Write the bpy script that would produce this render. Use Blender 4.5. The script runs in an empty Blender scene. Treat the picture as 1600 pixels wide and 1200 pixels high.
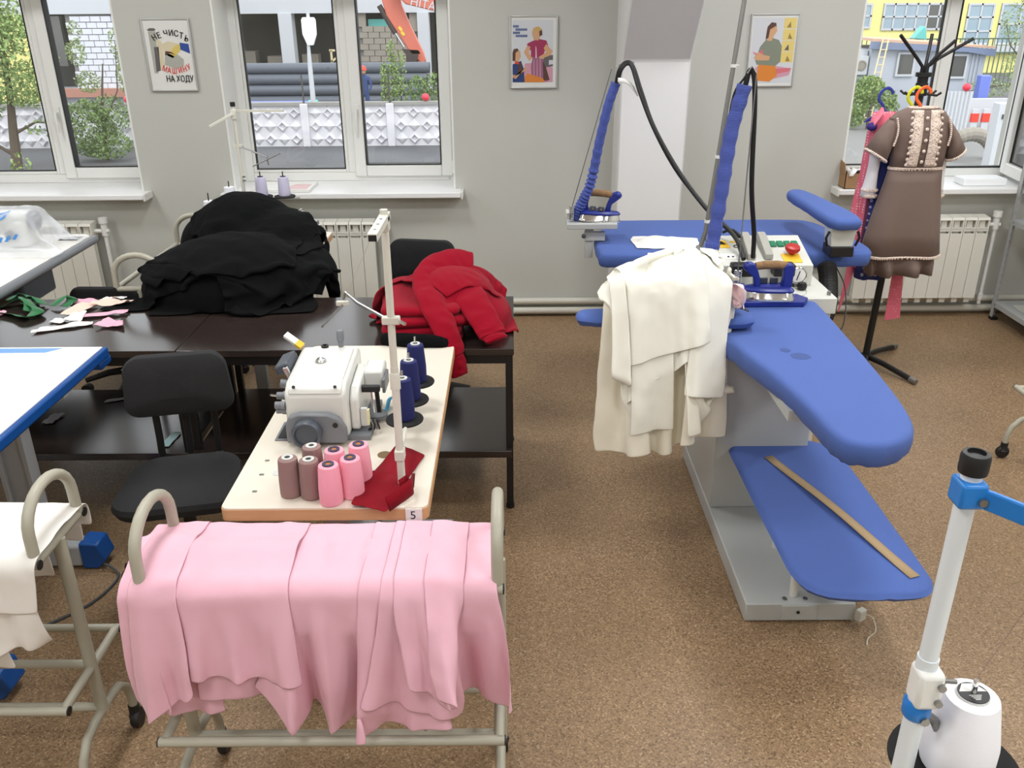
import bpy, math, random
import numpy as np
from mathutils import Vector, Matrix, Euler, noise as mnoise
sc = bpy.context.scene
COL = sc.collection
R = math.radians

# ------------------------------------------------------------------ camera
cam_d = bpy.data.cameras.new('camera'); cam = bpy.data.objects.new('camera', cam_d); COL.objects.link(cam)
sc.camera = cam
cam_d.sensor_width = 36.0; cam_d.lens = 1360 / 1600 * 36.0; cam_d.clip_start = 0.05; cam_d.clip_end = 300
_P, _R, _Y = R(23.9), R(-.45), R(-.15)
_f = Vector((math.sin(_Y) * math.cos(_P), math.cos(_Y) * math.cos(_P), -math.sin(_P)))
_r0 = Vector((math.cos(_Y), -math.sin(_Y), 0)); _u0 = _r0.cross(_f)
_r = _r0 * math.cos(_R) + _u0 * math.sin(_R); _u = _r.cross(_f)
cam.matrix_world = Matrix(((_r.x, _u.x, -_f.x, 0), (_r.y, _u.y, -_f.y, 0), (_r.z, _u.z, -_f.z, 1.95), (0, 0, 0, 1)))

# ------------------------------------------------------------------ world: even overcast sky
w = bpy.data.worlds.new('overcast_sky'); sc.world = w; w.use_nodes = True
bg = w.node_tree.nodes['Background']
bg.inputs[0].default_value = (.93, .97, 1.0, 1); bg.inputs[1].default_value = 2.1
# weak soft sun through thin cloud, high over the street side
sun_d = bpy.data.lights.new('sun', 'SUN'); sun_d.energy = 1.2; sun_d.angle = R(25); sun_d.color = (1, .98, .95)
sun = bpy.data.objects.new('sun', sun_d); COL.objects.link(sun); sun.rotation_euler = (R(38), R(14), 0)
PANEL_W = 20.5          # watts of each ceiling light panel
sc.view_settings.view_transform = 'Standard'; sc.view_settings.look = 'None'
sc.view_settings.gamma = 1.0; sc.view_settings.use_curve_mapping = False
sc.view_settings.exposure = 0.0
sc.cycles.use_denoising = True
sc.cycles.max_bounces = 8; sc.cycles.diffuse_bounces = 4; sc.cycles.transparent_max_bounces = 16
sc.cycles.caustics_reflective = False; sc.cycles.caustics_refractive = False
sc.cycles.sample_clamp_indirect = 6

# ------------------------------------------------------------------ materials
def lin(c):
    return tuple(((v / 255) / 12.92 if v / 255 <= .04045 else ((v / 255 + .055) / 1.055) ** 2.4) for v in c) + (1,)
MATS = {}
def M(name, col, rough=.5, metal=0.0, bump=0.0, bscale=40.0, var=0.0, vscale=6.0, sheen=0.0, spec=.5, stretch=None, emit=0.0, trans=0.0, coat=0.0):
    """procedural principled material: sRGB colour, optional noise colour variation and fine bump"""
    if name in MATS: return MATS[name]
    m = bpy.data.materials.new(name); m.use_nodes = True; nt = m.node_tree; n = nt.nodes; l = nt.links
    b = n['Principled BSDF']; c = lin(col)
    b.inputs['Base Color'].default_value = c; b.inputs['Roughness'].default_value = rough
    b.inputs['Metallic'].default_value = metal; b.inputs['Specular IOR Level'].default_value = spec
    if sheen: b.inputs['Sheen Weight'].default_value = sheen; b.inputs['Sheen Roughness'].default_value = .4
    if coat: b.inputs['Coat Weight'].default_value = coat; b.inputs['Coat Roughness'].default_value = .1
    if trans: b.inputs['Transmission Weight'].default_value = trans
    if emit: b.inputs['Emission Color'].default_value = c; b.inputs['Emission Strength'].default_value = emit
    tc = n.new('ShaderNodeTexCoord'); src = tc.outputs['Object']
    if stretch:
        mp = n.new('ShaderNodeMapping'); mp.inputs['Scale'].default_value = stretch
        l.new(src, mp.inputs[0]); src = mp.outputs[0]
    if var:
        nz = n.new('ShaderNodeTexNoise'); nz.inputs['Scale'].default_value = vscale; nz.inputs['Detail'].default_value = 4
        l.new(src, nz.inputs['Vector'])
        mx = n.new('ShaderNodeMix'); mx.data_type = 'RGBA'
        mx.inputs['A'].default_value = tuple(v * (1 - var) for v in c[:3]) + (1,)
        mx.inputs['B'].default_value = tuple(min(1, v * (1 + var)) for v in c[:3]) + (1,)
        l.new(nz.outputs['Fac'], mx.inputs['Factor']); l.new(mx.outputs['Result'], b.inputs['Base Color'])
    if bump:
        nz = n.new('ShaderNodeTexNoise'); nz.inputs['Scale'].default_value = bscale; nz.inputs['Detail'].default_value = 5
        l.new(src, nz.inputs['Vector'])
        bp = n.new('ShaderNodeBump'); bp.inputs['Strength'].default_value = bump; bp.inputs['Distance'].default_value = .01
        l.new(nz.outputs['Fac'], bp.inputs['Height']); l.new(bp.outputs[0], b.inputs['Normal'])
    MATS[name] = m; return m

def glass_mat(name, tint=(1, 1, 1), refl=.07, rough=0.0):
    m = bpy.data.materials.new(name); m.use_nodes = True; nt = m.node_tree; n = nt.nodes; l = nt.links
    n.clear(); out = n.new('ShaderNodeOutputMaterial')
    t = n.new('ShaderNodeBsdfTransparent'); t.inputs[0].default_value = tint + (1,)
    g = n.new('ShaderNodeBsdfGlossy'); g.inputs['Roughness'].default_value = rough
    lw = n.new('ShaderNodeLayerWeight'); lw.inputs[0].default_value = .25
    mr = n.new('ShaderNodeMapRange'); mr.inputs['To Min'].default_value = refl * .5; mr.inputs['To Max'].default_value = .6
    l.new(lw.outputs['Fresnel'], mr.inputs[0])
    x = n.new('ShaderNodeMixShader'); l.new(mr.outputs[0], x.inputs[0]); l.new(t.outputs[0], x.inputs[1]); l.new(g.outputs[0], x.inputs[2])
    l.new(x.outputs[0], out.inputs[0]); MATS[name] = m; return m

# ------------------------------------------------------------------ mesh builder
class B:
    def __init__(s): s.v = []; s.f = []; s.m = Matrix.Identity(4)
    def xf(s, m): s.m = m; return s
    def add(s, vs, fs):
        o = len(s.v); s.v += [tuple(s.m @ Vector(p)) for p in vs]; s.f += [tuple(i + o for i in f) for f in fs]; return s
    def box(s, x0, x1, y0, y1, z0, z1):
        return s.add([(x0,y0,z0),(x1,y0,z0),(x1,y1,z0),(x0,y1,z0),(x0,y0,z1),(x1,y0,z1),(x1,y1,z1),(x0,y1,z1)],
                     [(3,2,1,0),(4,5,6,7),(0,1,5,4),(1,2,6,5),(2,3,7,6),(3,0,4,7)])
    def obox(s, c, size, rot=(0,0,0)):
        a, b, d = [q / 2 for q in size]; m = Matrix.Translation(c) @ Euler(rot).to_matrix().to_4x4()
        vs = [m @ Vector(p) for p in ((-a,-b,-d),(a,-b,-d),(a,b,-d),(-a,b,-d),(-a,-b,d),(a,-b,d),(a,b,d),(-a,b,d))]
        return s.add(vs, [(3,2,1,0),(4,5,6,7),(0,1,5,4),(1,2,6,5),(2,3,7,6),(3,0,4,7)])
    def tube(s, pts, r, n=10, caps=True, closed=False, sy=1.0):
        """sweep a circle along pts; r number or list; sy flattens the section"""
        P = [Vector(p) for p in pts]; k = len(P); rr = r if isinstance(r, (list, tuple)) else [r] * k
        vs = []; up = None
        for i in range(k):
            t = (P[(i+1) % k] - P[i-1]) if closed else (P[min(i+1, k-1)] - P[max(i-1, 0)])
            t.normalize()
            if up is None:
                up = Vector((0,0,1)) if abs(t.z) < .9 else Vector((0,1,0))
            a = t.cross(up)
            if a.length < 1e-6: a = t.orthogonal()
            a.normalize(); up = a.cross(t)
            for j in range(n):
                th = 2 * math.pi * j / n
                vs.append(P[i] + a * (math.cos(th) * rr[i]) + up * (math.sin(th) * rr[i] * sy))
        fs = []
        for i in range(k if closed else k - 1):
            for j in range(n):
                a0 = i * n + j; a1 = i * n + (j + 1) % n; b0 = ((i+1) % k) * n + j; b1 = ((i+1) % k) * n + (j + 1) % n
                fs.append((a0, a1, b1, b0))
        if caps and not closed:
            fs.append(tuple(range(n - 1, -1, -1))); fs.append(tuple((k-1) * n + j for j in range(n)))
        return s.add(vs, fs)
    def lathe(s, prof, n=24, loc=(0,0,0), m=None, caps=True):
        """prof [(r,z)] revolved round z"""
        m = (Matrix.Translation(loc) @ m) if m is not None else Matrix.Translation(loc)
        vs = []; k = len(prof)
        for r, z in prof:
            for j in range(n):
                th = 2 * math.pi * j / n; vs.append(m @ Vector((r * math.cos(th), r * math.sin(th), z)))
        fs = [(i*n+j, i*n+(j+1) % n, (i+1)*n+(j+1) % n, (i+1)*n+j) for i in range(k-1) for j in range(n)]
        if caps:
            if prof[0][0] > 1e-6: fs.append(tuple(range(n-1, -1, -1)))
            if prof[-1][0] > 1e-6: fs.append(tuple((k-1)*n+j for j in range(n)))
        return s.add(vs, fs)
    def cyl(s, a, b, r, n=16):
        return s.tube([a, b], r, n)
    def ball(s, c, r, n=16, k=8, sc3=(1,1,1)):
        vs = []; 
        for i in range(k + 1):
            ph = math.pi * i / k
            for j in range(n):
                th = 2 * math.pi * j / n
                vs.append((c[0]+r*sc3[0]*math.sin(ph)*math.cos(th), c[1]+r*sc3[1]*math.sin(ph)*math.sin(th), c[2]-r*sc3[2]*math.cos(ph)))
        return s.add(vs, [(i*n+j, i*n+(j+1) % n, (i+1)*n+(j+1) % n, (i+1)*n+j) for i in range(k) for j in range(n)])
    def prism(s, poly, h0, h1, axis='z'):
        """extrude a 2-D polygon; axis z: (x,y), axis y: (x,z), axis x: (y,z)"""
        def p3(p, h): return (p[0], p[1], h) if axis == 'z' else ((p[0], h, p[1]) if axis == 'y' else (h, p[0], p[1]))
        n = len(poly); vs = [p3(p, h0) for p in poly] + [p3(p, h1) for p in poly]
        fs = [tuple(range(n-1, -1, -1)), tuple(range(n, 2*n))] + [(i, (i+1) % n, n+(i+1) % n, n+i) for i in range(n)]
        if axis == 'y': fs = [tuple(reversed(f)) for f in fs]
        return s.add(vs, fs)
    def loft(s, rings, caps=True, closed=True):
        n = len(rings[0]); vs = [p for r_ in rings for p in r_]; k = len(rings)
        fs = [(i*n+j, i*n+(j+1) % n, (i+1)*n+(j+1) % n, (i+1)*n+j) for i in range(k-1) for j in range(n if closed else n-1)]
        if caps and closed: fs += [tuple(range(n-1, -1, -1)), tuple((k-1)*n+j for j in range(n))]
        return s.add(vs, fs)
    def grid(s, P):
        """P: array (rows, cols, 3)"""
        a, b = len(P), len(P[0]); vs = [tuple(P[i][j]) for i in range(a) for j in range(b)]
        return s.add(vs, [(i*b+j, i*b+j+1, (i+1)*b+j+1, (i+1)*b+j) for i in range(a-1) for j in range(b-1)])
    def mesh(s, name):
        me = bpy.data.meshes.new(name); me.from_pydata(s.v, [], s.f); me.update(); return me
    def o(s, name, mat, parent=None, smooth=True, bevel=0.0, seg=2, subsurf=0, solid=0.0, label=None, angle=38, kind=None):
        base = Vector((0,0,0)); p = parent
        while p is not None: base += p.location; p = p.parent
        if base.length > 0: s.v = [(v[0]-base.x, v[1]-base.y, v[2]-base.z) for v in s.v]
        me = s.mesh(name)
        if isinstance(mat, str): mat = MATS[mat]
        me.materials.append(mat)
        ob = bpy.data.objects.new(name, me); COL.objects.link(ob)
        if parent is not None: ob.parent = parent
        if smooth:
            me.polygons.foreach_set('use_smooth', [True] * len(me.polygons)); me.set_sharp_from_angle(angle=R(angle))
        if solid:
            md = ob.modifiers.new('thickness', 'SOLIDIFY'); md.thickness = solid; md.offset = 0
        if bevel:
            md = ob.modifiers.new('bevel', 'BEVEL'); md.width = bevel; md.segments = seg; md.limit_method = 'ANGLE'; md.angle_limit = R(40)
        if subsurf:
            md = ob.modifiers.new('subdivision', 'SUBSURF'); md.levels = subsurf; md.render_levels = subsurf
        if label: ob['label'] = label
        if kind: ob['kind'] = kind
        return ob
def thing(name, label, cat, loc=(0,0,0), group=None, kind=None):
    o = bpy.data.objects.new(name, None); COL.objects.link(o); o.location = loc; o.empty_display_size = .1
    if label: o['label'] = label
    if cat: o['category'] = cat
    if group: o['group'] = group
    if kind: o['kind'] = kind
    return o
def tag(o, label, cat, group=None):
    o['label'] = label; o['category'] = cat
    if group: o['group'] = group
    return o
def struct(o): o['kind'] = 'structure'; return o
def dup(root, loc=None, rot=None, label=None, group=None):
    r = root.copy(); COL.objects.link(r)
    if loc is not None: r.location = loc
    if rot is not None: r.rotation_euler = rot
    if label: r['label'] = label
    if group: r['group'] = group
    for ch in list(root.children):
        c = ch.copy(); COL.objects.link(c); c.parent = r
        for g in list(ch.children):
            d = g.copy(); COL.objects.link(d); d.parent = c
    return r
def piece(mesh, name, parent, loc, rot=(0,0,0), scale=(1,1,1)):
    """one of many alike pieces that share mesh data"""
    o = bpy.data.objects.new(name, mesh); COL.objects.link(o); o.parent = parent
    o.location = loc; o.rotation_euler = rot; o.scale = scale; return o
def arc(c, r, a0, a1, n, plane='xz'):
    out = []
    for i in range(n + 1):
        a = R(a0 + (a1 - a0) * i / n); u, v_ = r * math.cos(a), r * math.sin(a)
        out.append((c[0]+u, c[1], c[2]+v_) if plane == 'xz' else ((c[0], c[1]+u, c[2]+v_) if plane == 'yz' else (c[0]+u, c[1]+v_, c[2])))
    return out
def bez(pts, n=12):
    """Catmull-Rom through pts"""
    P = [Vector(p) for p in pts]; P = [P[0]*2-P[1]] + P + [P[-1]*2-P[-2]]; out = []
    for i in range(1, len(P)-2):
        for k in range(n):
            t = k / n
            out.append(.5*((2*P[i])+(P[i+1]-P[i-1])*t+(2*P[i-1]-5*P[i]+4*P[i+1]-P[i+2])*t*t+(3*P[i]-P[i-1]-3*P[i+1]+P[i+2])*t**3))
    out.append(P[-2]); return out
def rrect(x0, x1, y0, y1, r, n=5):
    out = []
    for cx, cy, a in ((x1-r,y1-r,0),(x0+r,y1-r,90),(x0+r,y0+r,180),(x1-r,y0+r,270)):
        for i in range(n+1):
            t = R(a + 90*i/n); out.append((cx+r*math.cos(t), cy+r*math.sin(t)))
    return out
def text_b(string, size, extrude=0.0):
    """text outlines as a B in the xy plane, left aligned at the origin"""
    cu = bpy.data.curves.new('t', 'FONT'); cu.body = string; cu.size = size; cu.extrude = extrude; cu.resolution_u = 3
    ob = bpy.data.objects.new('t', cu); COL.objects.link(ob)
    me = ob.evaluated_get(bpy.context.evaluated_depsgraph_get()).to_mesh()
    b = B(); b.v = [tuple(v.co) for v in me.vertices]; b.f = [tuple(p.vertices) for p in me.polygons]
    bpy.data.objects.remove(ob); bpy.data.curves.remove(cu); return b
def fbm(x, y, z=0.0, o=4):
    return mnoise.fractal(Vector((x, y, z)), 1.0, 2.0, o)
# ------------------------------------------------------------------ shared materials
M('wall_paint', (192,192,185), .85, bump=.05, bscale=60, var=.02, vscale=2)
M('column_paint', (226,225,224), .8, bump=.03, bscale=60)
M('ceiling_paint', (232,232,230), .9)
M('pvc', (232,232,228), .3)
M('pvc_sill', (240,240,240), .28)
M('gasket', (22,22,22), .6)
M('radiator', (226,224,214), .35)
M('radiator_gap', (120,118,108), .6)
M('pipe_paint', (205,202,190), .4)
M('alu', (196,197,196), .35, metal=.8)
M('chrome', (225,225,225), .12, metal=1)
M('steel', (150,150,148), .35, metal=.9)
M('black_plastic', (20,20,21), .45)
M('black_metal', (22,21,22), .4)
M('tube_beige', (172,168,152), .38)
M('white_plastic', (228,228,224), .4)
M('dark_plastic', (70,72,76), .5)
M('paper', (236,236,232), .6)
glass_mat('pane_glass')
def floor_mat():
    m = bpy.data.materials.new('cork_lino'); m.use_nodes = True; nt = m.node_tree; n = nt.nodes; l = nt.links; b = n['Principled BSDF']
    tc = n.new('ShaderNodeTexCoord')
    v = n.new('ShaderNodeTexVoronoi'); v.inputs['Scale'].default_value = 215; v.inputs['Randomness'].default_value = 1
    nz = n.new('ShaderNodeTexNoise'); nz.inputs['Scale'].default_value = 160; nz.inputs['Detail'].default_value = 3
    mxv = n.new('ShaderNodeMix'); mxv.data_type = 'VECTOR'; mxv.inputs['Factor'].default_value = .006
    l.new(tc.outputs['Object'], mxv.inputs['A']); l.new(nz.outputs['Color'], mxv.inputs['B']); l.new(mxv.outputs[1], v.inputs['Vector'])
    r = n.new('ShaderNodeValToRGB'); e = r.color_ramp.elements
    sep = n.new('ShaderNodeSeparateColor'); l.new(v.outputs['Color'], sep.inputs[0]); l.new(sep.outputs[0], r.inputs[0])
    e[0].position = 0; e[0].color = lin((112,90,66)); e[1].position = 1; e[1].color = lin((196,172,142))
    for p, c in ((.1,(130,105,78)),(.35,(142,116,87)),(.65,(152,125,95)),(.88,(165,138,107)),(.965,(176,150,119))):
        q = e.new(p); q.color = lin(c)
    r.color_ramp.interpolation = 'CONSTANT'
    big = n.new('ShaderNodeTexNoise'); big.inputs['Scale'].default_value = 1.4; big.inputs['Detail'].default_value = 5
    l.new(tc.outputs['Object'], big.inputs['Vector'])
    mr = n.new('ShaderNodeMapRange'); mr.inputs['From Min'].default_value=.3; mr.inputs['From Max'].default_value=.7; mr.inputs['To Min'].default_value = .9; mr.inputs['To Max'].default_value = 1.08
    l.new(big.outputs['Fac'], mr.inputs[0])
    mu = n.new('ShaderNodeMix'); mu.data_type = 'RGBA'; mu.blend_type = 'MULTIPLY'; mu.inputs['Factor'].default_value = 1
    l.new(r.outputs[0], mu.inputs['A']); l.new(mr.outputs[0], mu.inputs['B']); l.new(mu.outputs['Result'], b.inputs['Base Color'])
    b.inputs['Roughness'].default_value = .42; b.inputs['Specular IOR Level'].default_value = .4
    MATS['cork_lino'] = m
floor_mat()

# ------------------------------------------------------------------ room shell
XL, XR, YB, YD, ZC = -4.6, 3.95, -3.6, 5.55, 3.05      # left, right, behind, window wall (inner face), ceiling
WT = .50                                              # window-wall thickness
struct(B().box(XL-.2, XR+.2, YB-.2, YD+WT, -.12, 0).o('floor', 'cork_lino', smooth=False))
struct(B().box(XL-.2, XR+.2, YB-.2, YD+WT, ZC, ZC+.2).o('ceiling', 'ceiling_paint', smooth=False))
struct(B().box(XL-.2, XL, YB, YD, 0, ZC).o('wall_left', 'wall_paint', smooth=False))
struct(B().box(XR, XR+.2, YB, YD, 0, ZC).o('wall_right', 'wall_paint', smooth=False))
struct(B().box(XL-.2, XR+.2, YB-.2, YB, 0, ZC).o('wall_behind', 'wall_paint', smooth=False))
SILL_Z, WIN_TOP = .85, 2.08
WINS = [(-3.86, -2.34), (-1.765, -.362), (2.068, 3.29)]
bw = B(); xs = [XL-.2] + [x for a in WINS for x in a] + [XR+.2]
for i in range(0, len(xs), 2): bw.box(xs[i], xs[i+1], YD, YD+WT, 0, ZC)
for a, c in WINS:
    bw.box(a, c, YD, YD+WT, 0, SILL_Z-.03); bw.box(a, c, YD, YD+WT, WIN_TOP, ZC)
struct(bw.o('wall_back', 'wall_paint', smooth=False))
# structural column with a sloping haunch under the roof beam
cl = B()
x0, x1 = .624, 1.024
cl.prism([(YD+.02, 0), (YD-.27, 0), (YD-.27, 1.62), (YD-.56, 1.95), (YD-1.5, ZC), (YD+.02, ZC)], x0, x1, 'x')
struct(cl.o('wall_pier', 'column_paint', bevel=.012))

# windows: frames, sashes, glass, handles, sills
def frame_rect(b, x0, x1, z0, z1, wd, y0, y1):
    b.box(x0, x0+wd, y0, y1, z0, z1); b.box(x1-wd, x1, y0, y1, z0, z1)
    b.box(x0+wd, x1-wd, y0, y1, z0, z0+wd); b.box(x0+wd, x1-wd, y0, y1, z1-wd, z1)
YF = YD + .28                        # room-side face of the frames
def window(idx, x0, x1, xm, fixed_left, open_right=False):
    t = thing('window_%d' % idx, None, None, ((x0+x1)/2, YF, SILL_Z), kind='structure')
    b = B(); frame_rect(b, x0, x1, SILL_Z, WIN_TOP, .055, YF, YF+.07); b.box(xm-.035, xm+.035, YF, YF+.07, SILL_Z+.055, WIN_TOP-.055)
    b.o('window_frame', 'pvc', t, bevel=.006)
    def fixed(a, c):
        g = B(); frame_rect(g, a, c, SILL_Z+.055, WIN_TOP-.055, .022, YF+.008, YF+.03); g.o('glazing_bead', 'pvc', t, bevel=.004)
        g = B(); frame_rect(g, a+.022, c-.022, SILL_Z+.077, WIN_TOP-.077, .006, YF+.006, YF+.034); g.o('gasket', 'gasket', t, smooth=False)
        g = B().box(a+.024, c-.024, YF+.018, YF+.024, SILL_Z+.08, WIN_TOP-.08); g.o('pane', 'pane_glass', t, smooth=False)
    def sash(a, c, hand, name='sash'):
        z0, z1 = SILL_Z+.03, WIN_TOP-.03; a -= .025; c += .025
        g = B(); frame_rect(g, a, c, z0, z1, .075, YF-.02, YF+.04); s_ = g.o(name, 'pvc', t, bevel=.008)
        g = B(); frame_rect(g, a+.075, c-.075, z0+.075, z1-.075, .006, YF-.021, YF+.042); g.o('gasket', 'gasket', s_, smooth=False)
        g = B().box(a+.077, c-.077, YF+.006, YF+.012, z0+.077, z1-.077); g.o('pane', 'pane_glass', s_, smooth=False)
        if hand:
            hx = a+.037 if hand < 0 else c-.037; hz = 1.30
            h = B(); h.box(hx-.016, hx+.016, YF-.032, YF-.02, hz-.035, hz+.035); h.tube([(hx, YF-.03, hz), (hx, YF-.06, hz), (hx, YF-.064, hz-.02), (hx, YF-.062, hz-.12)], [.011,.012,.011,.009], 8)
            h.o('handle', 'white_plastic', s_)
        hb = B()
        hx = c+.004 if hand < 0 else a-.004
        for hz in (z0+.06, z1-.06): hb.cyl((hx, YF-.026, hz-.04), (hx, YF-.026, hz+.04), .009, 10)
        hb.o('hinge', 'white_plastic', s_)
        return s_
    if fixed_left: fixed(x0+.055, xm-.035); sash(xm+.035, x1-.055, -1)
    if open_right:
        fixed(x0+.055, xm-.035)
        # right-hand sash swung into the room, hinged at the right jamb
        wd, z0, z1 = x1-.03-xm-.01, SILL_Z+.03, WIN_TOP-.03; hx, hy = x1-.05, YF-.03
        ang = R(-96); ca, sa = math.cos(ang), math.sin(ang)
        mm = Matrix.Translation((hx, hy, 0)) @ Matrix.Rotation(R(82), 4, 'Z')
        g = B().xf(mm); frame_rect(g, -wd, 0, z0, z1, .075, -.02, .04); s_ = g.o('sash', 'pvc', t, bevel=.008)
        g = B().xf(mm); frame_rect(g, -wd+.075, -.075, z0+.075, z1-.075, .005, .002, .016); g.o('gasket', 'gasket', s_, smooth=False)
        g = B().xf(mm).box(-wd+.077, -.077, .006, .012, z0+.077, z1-.077); g.o('pane', 'pane_glass', s_, smooth=False)
        g = B(); frame_rect(g, xm+.035, x1-.055, SILL_Z+.055, WIN_TOP-.055, .01, YF+.002, YF+.03); g.o('gasket', 'gasket', t, smooth=False)
        g = B()
        for hz in (z0+.1, z1-.1): g.obox((hx+.01, hy+.02, hz), (.02, .05, .09))
        g.o('hinge', 'black_plastic', t)
    # sill board with end caps
    s0 = x0-.025 if idx == 1 else x0+.0
    sb = B(); sb.prism([(x0-.04,YD-.13),(x1+.04,YD-.13),(x1+.04,YD-.001),(x1,YD-.001),(x1,YF+.01),(x0,YF+.01),(x0,YD-.001),(x0-.04,YD-.001)], SILL_Z-.035, SILL_Z)
    sl = sb.o('window_sill', 'pvc_sill', t, bevel=.006)
    e = B()
    for ex in (x0-.052, x1+.04): e.box(ex, ex+.012, YD-.135, YD-.001, SILL_Z-.042, SILL_Z+.003)
    e.o('end_cap', 'white_plastic', sl, bevel=.003)
    rv = B()
    rv.box(x0, x0+.012, YD+.002, YF, SILL_Z, WIN_TOP); rv.box(x1-.012, x1, YD+.002, YF, SILL_Z, WIN_TOP); rv.box(x0, x1, YD+.002, YF, WIN_TOP-.012, WIN_TOP)
    rv.o('reveal_lining', 'pvc', t, smooth=False)
    return t
window(1, WINS[0][0], WINS[0][1], -2.96, True)
window(2, WINS[1][0], WINS[1][1], -1.045, True)
window(3, WINS[2][0], WINS[2][1], 2.735, False, True)

# radiators
def radiator(xa, n, label, side):
    """n sections of 80 mm from xa to the right; side: end with the valve riser"""
    y0, y1, z0, z1 = YD-.14, YD-.045, .11, .675
    t = thing('radiator', label, 'radiator', (xa+n*.04, (y0+y1)/2, z0), group='panel radiators under the windows')
    sec = B()
    sec.prism(rrect(-.037, .037, 0, .0, .0, 1), 0, 0) if False else None
    sec.box(-.0385, .0385, -.048, -.040, .035, .46)               # front plate
    sec.box(-.0385, .0385, -.048, -.036, .475, .49); sec.box(-.036, .036, -.048, -.044, .485, .50)
    sec.prism([(-.048,.545),(-.04,.56),(.04,.565),(.045,.555),(.045,.54),(-.02,.535)], -.0385, .0385, 'x')   # sloped top lip
    sec.box(-.0385, -.030, -.046, .04, .46, .545); sec.box(.030, .0385, -.046, .04, .46, .545)
    sec.box(-.018, .018, -.03, .03, .0, .55); sec.box(-.036, .036, -.01, .0, .03, .5)
    ms = sec.mesh('section'); ms.materials.append(MATS['radiator'])
    for i in range(n): piece(ms, 'section', t, (xa+.04+i*.08-t.location.x, 0, 0))
    for mz in (.60,.16): B().cyl((xa+.01, YD-.09, mz), (xa+n*.08-.01, YD-.09, mz), .02, 12).o('manifold', 'radiator', t)
    xe = xa + n*.08; 
    v = B(); v.cyl((xe, YD-.09, .615), (xe+.09, YD-.09, .615), .013, 10); v.cyl((xe+.062, YD-.09, .585), (xe+.062, YD-.09, .665), .02, 14); v.cyl((xe+.062, YD-.09, .665), (xe+.062, YD-.09, .70), .027, 14)
    v.o('valve', 'white_plastic', t)
    v = B(); v.cyl((xe+.062, YD-.09, .59), (xe+.062, YD-.09, .09), .0125, 12); v.cyl((xe+.062, YD-.09, .12), (xe+.062, YD-.09, .16), .018, 12); v.o('riser', 'white_plastic', t)
    return t
radiator(-2.66-.80, 10, 'cream sectional radiator behind the bagged sewing machine', 1)
radiator(-1.275-.16, 7, 'cream sectional radiator under the middle window, behind the black cloth heap', 1)
radiator(2.361-.16, 10, 'cream sectional radiator under the right window, behind the brown dress', 1)
for z, r_, nm, lb in ((.105,.022,'heating_pipe','upper cream heating pipe along the window wall, feeding the radiators'), (.04,.024,'heating_pipe','lower cream heating pipe along the window wall just above the floor')):
    p = B(); p.cyl((XL+.02, YD-.025, z), (XR-.02, YD-.025, z), r_, 12)
    tag(p.o(nm, 'pipe_paint'), lb, 'pipe')
# ceiling light panels (above and behind the frame)
M('lamp_diffuser', (255,252,246), .4, emit=3.0)
k = 0
for cx in (-3.2, -.9, 1.4, 3.1):
    for cy in (-2.2, .2, 2.4, 4.1):
        t = thing('ceiling_light', 'square white ceiling light panel over the workshop', 'light', (cx, cy, ZC), group='ceiling light panels')
        b = B(); frame_rect(b, -.3, .3, -.3, .3, .025, -.03, 0); b.v = [(x+cx, z+cy, y+ZC) for x, y, z in b.v]; b.o('frame', 'white_plastic', t, smooth=False)
        B().box(cx-.276, cx+.276, cy-.276, cy+.276, ZC-.012, ZC-.004).o('diffuser', 'lamp_diffuser', t, smooth=False)
        ld = bpy.data.lights.new('panel_light', 'AREA'); ld.shape = 'SQUARE'; ld.size = .55; ld.energy = PANEL_W; ld.color = (.96, .985, 1)
        lo = bpy.data.objects.new('panel_light', ld); COL.objects.link(lo); lo.parent = t; lo.location = (0, 0, -.035)
# ------------------------------------------------------------------ outside: street level 2.7 m below the workshop floor
G = -2.7
M('asphalt', (98,99,101), .9, bump=.4, bscale=9, var=.45, vscale=.35)
M('pale_paving', (130,130,128), .9, bump=.2, bscale=6, var=.12, vscale=.5)
M('fence_concrete', (214,213,217), .9, bump=.3, bscale=14, var=.14, vscale=1.3)
M('coping', (150,148,144), .95, bump=.3, bscale=14, var=.2, vscale=2)
M('black_pipe', (92,98,108), .5)
M('blue_pipe', (112,128,206), .45)
M('teal', (104,190,182), .5)
M('pale_render', (196,200,205), .9, var=.05, vscale=.5)
M('grey_block', (150,144,134), .95, bump=.3, bscale=5, var=.15, vscale=1)
M('white_block', (214,217,224), .9, bump=.2, bscale=6, var=.05, vscale=2)
M('mortar', (126,124,122), .95)
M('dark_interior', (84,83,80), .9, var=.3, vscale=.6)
M('digger_red', (206,112,92), .45, var=.08, vscale=1)
M('digger_dark', (66,56,54), .6)
M('helmet_red', (222,72,56), .4)
M('jacket_blue', (52,72,120), .8)
M('skin', (200,150,120), .6)
M('yellow_wall', (238,230,150), .85, var=.03, vscale=.4)
M('shed_wall', (182,188,198), .6, var=.06, vscale=.8)
M('shed_blue', (120,132,160), .6)
M('roof_peach', (226,190,160), .8)
M('far_glass', (150,170,182), .15, spec=.8)
M('far_glass_dark', (80,80,76), .2, spec=.8)
M('far_white', (196,199,203), .6)
M('leaf_light', (140,164,98), .7, var=.25, vscale=1.5)
M('leaf_mid', (122,146,88), .7, var=.25, vscale=1.5)
M('leaf_pale', (152,168,118), .75, var=.2, vscale=1.5)
M('bark', (98,86,74), .95, bump=.4, bscale=20)
M('wood_pale', (214,200,160), .8)
M('orange_red', (176,128,112), .8)
M('mesh_fence', (96,112,96), .6)
M('lamp_white', (250,251,252), .4)
random.seed(7)
struct(B().box(-70, 70, YD+WT, 110, G-.3, G).o('ground', 'asphalt', smooth=False))
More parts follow.
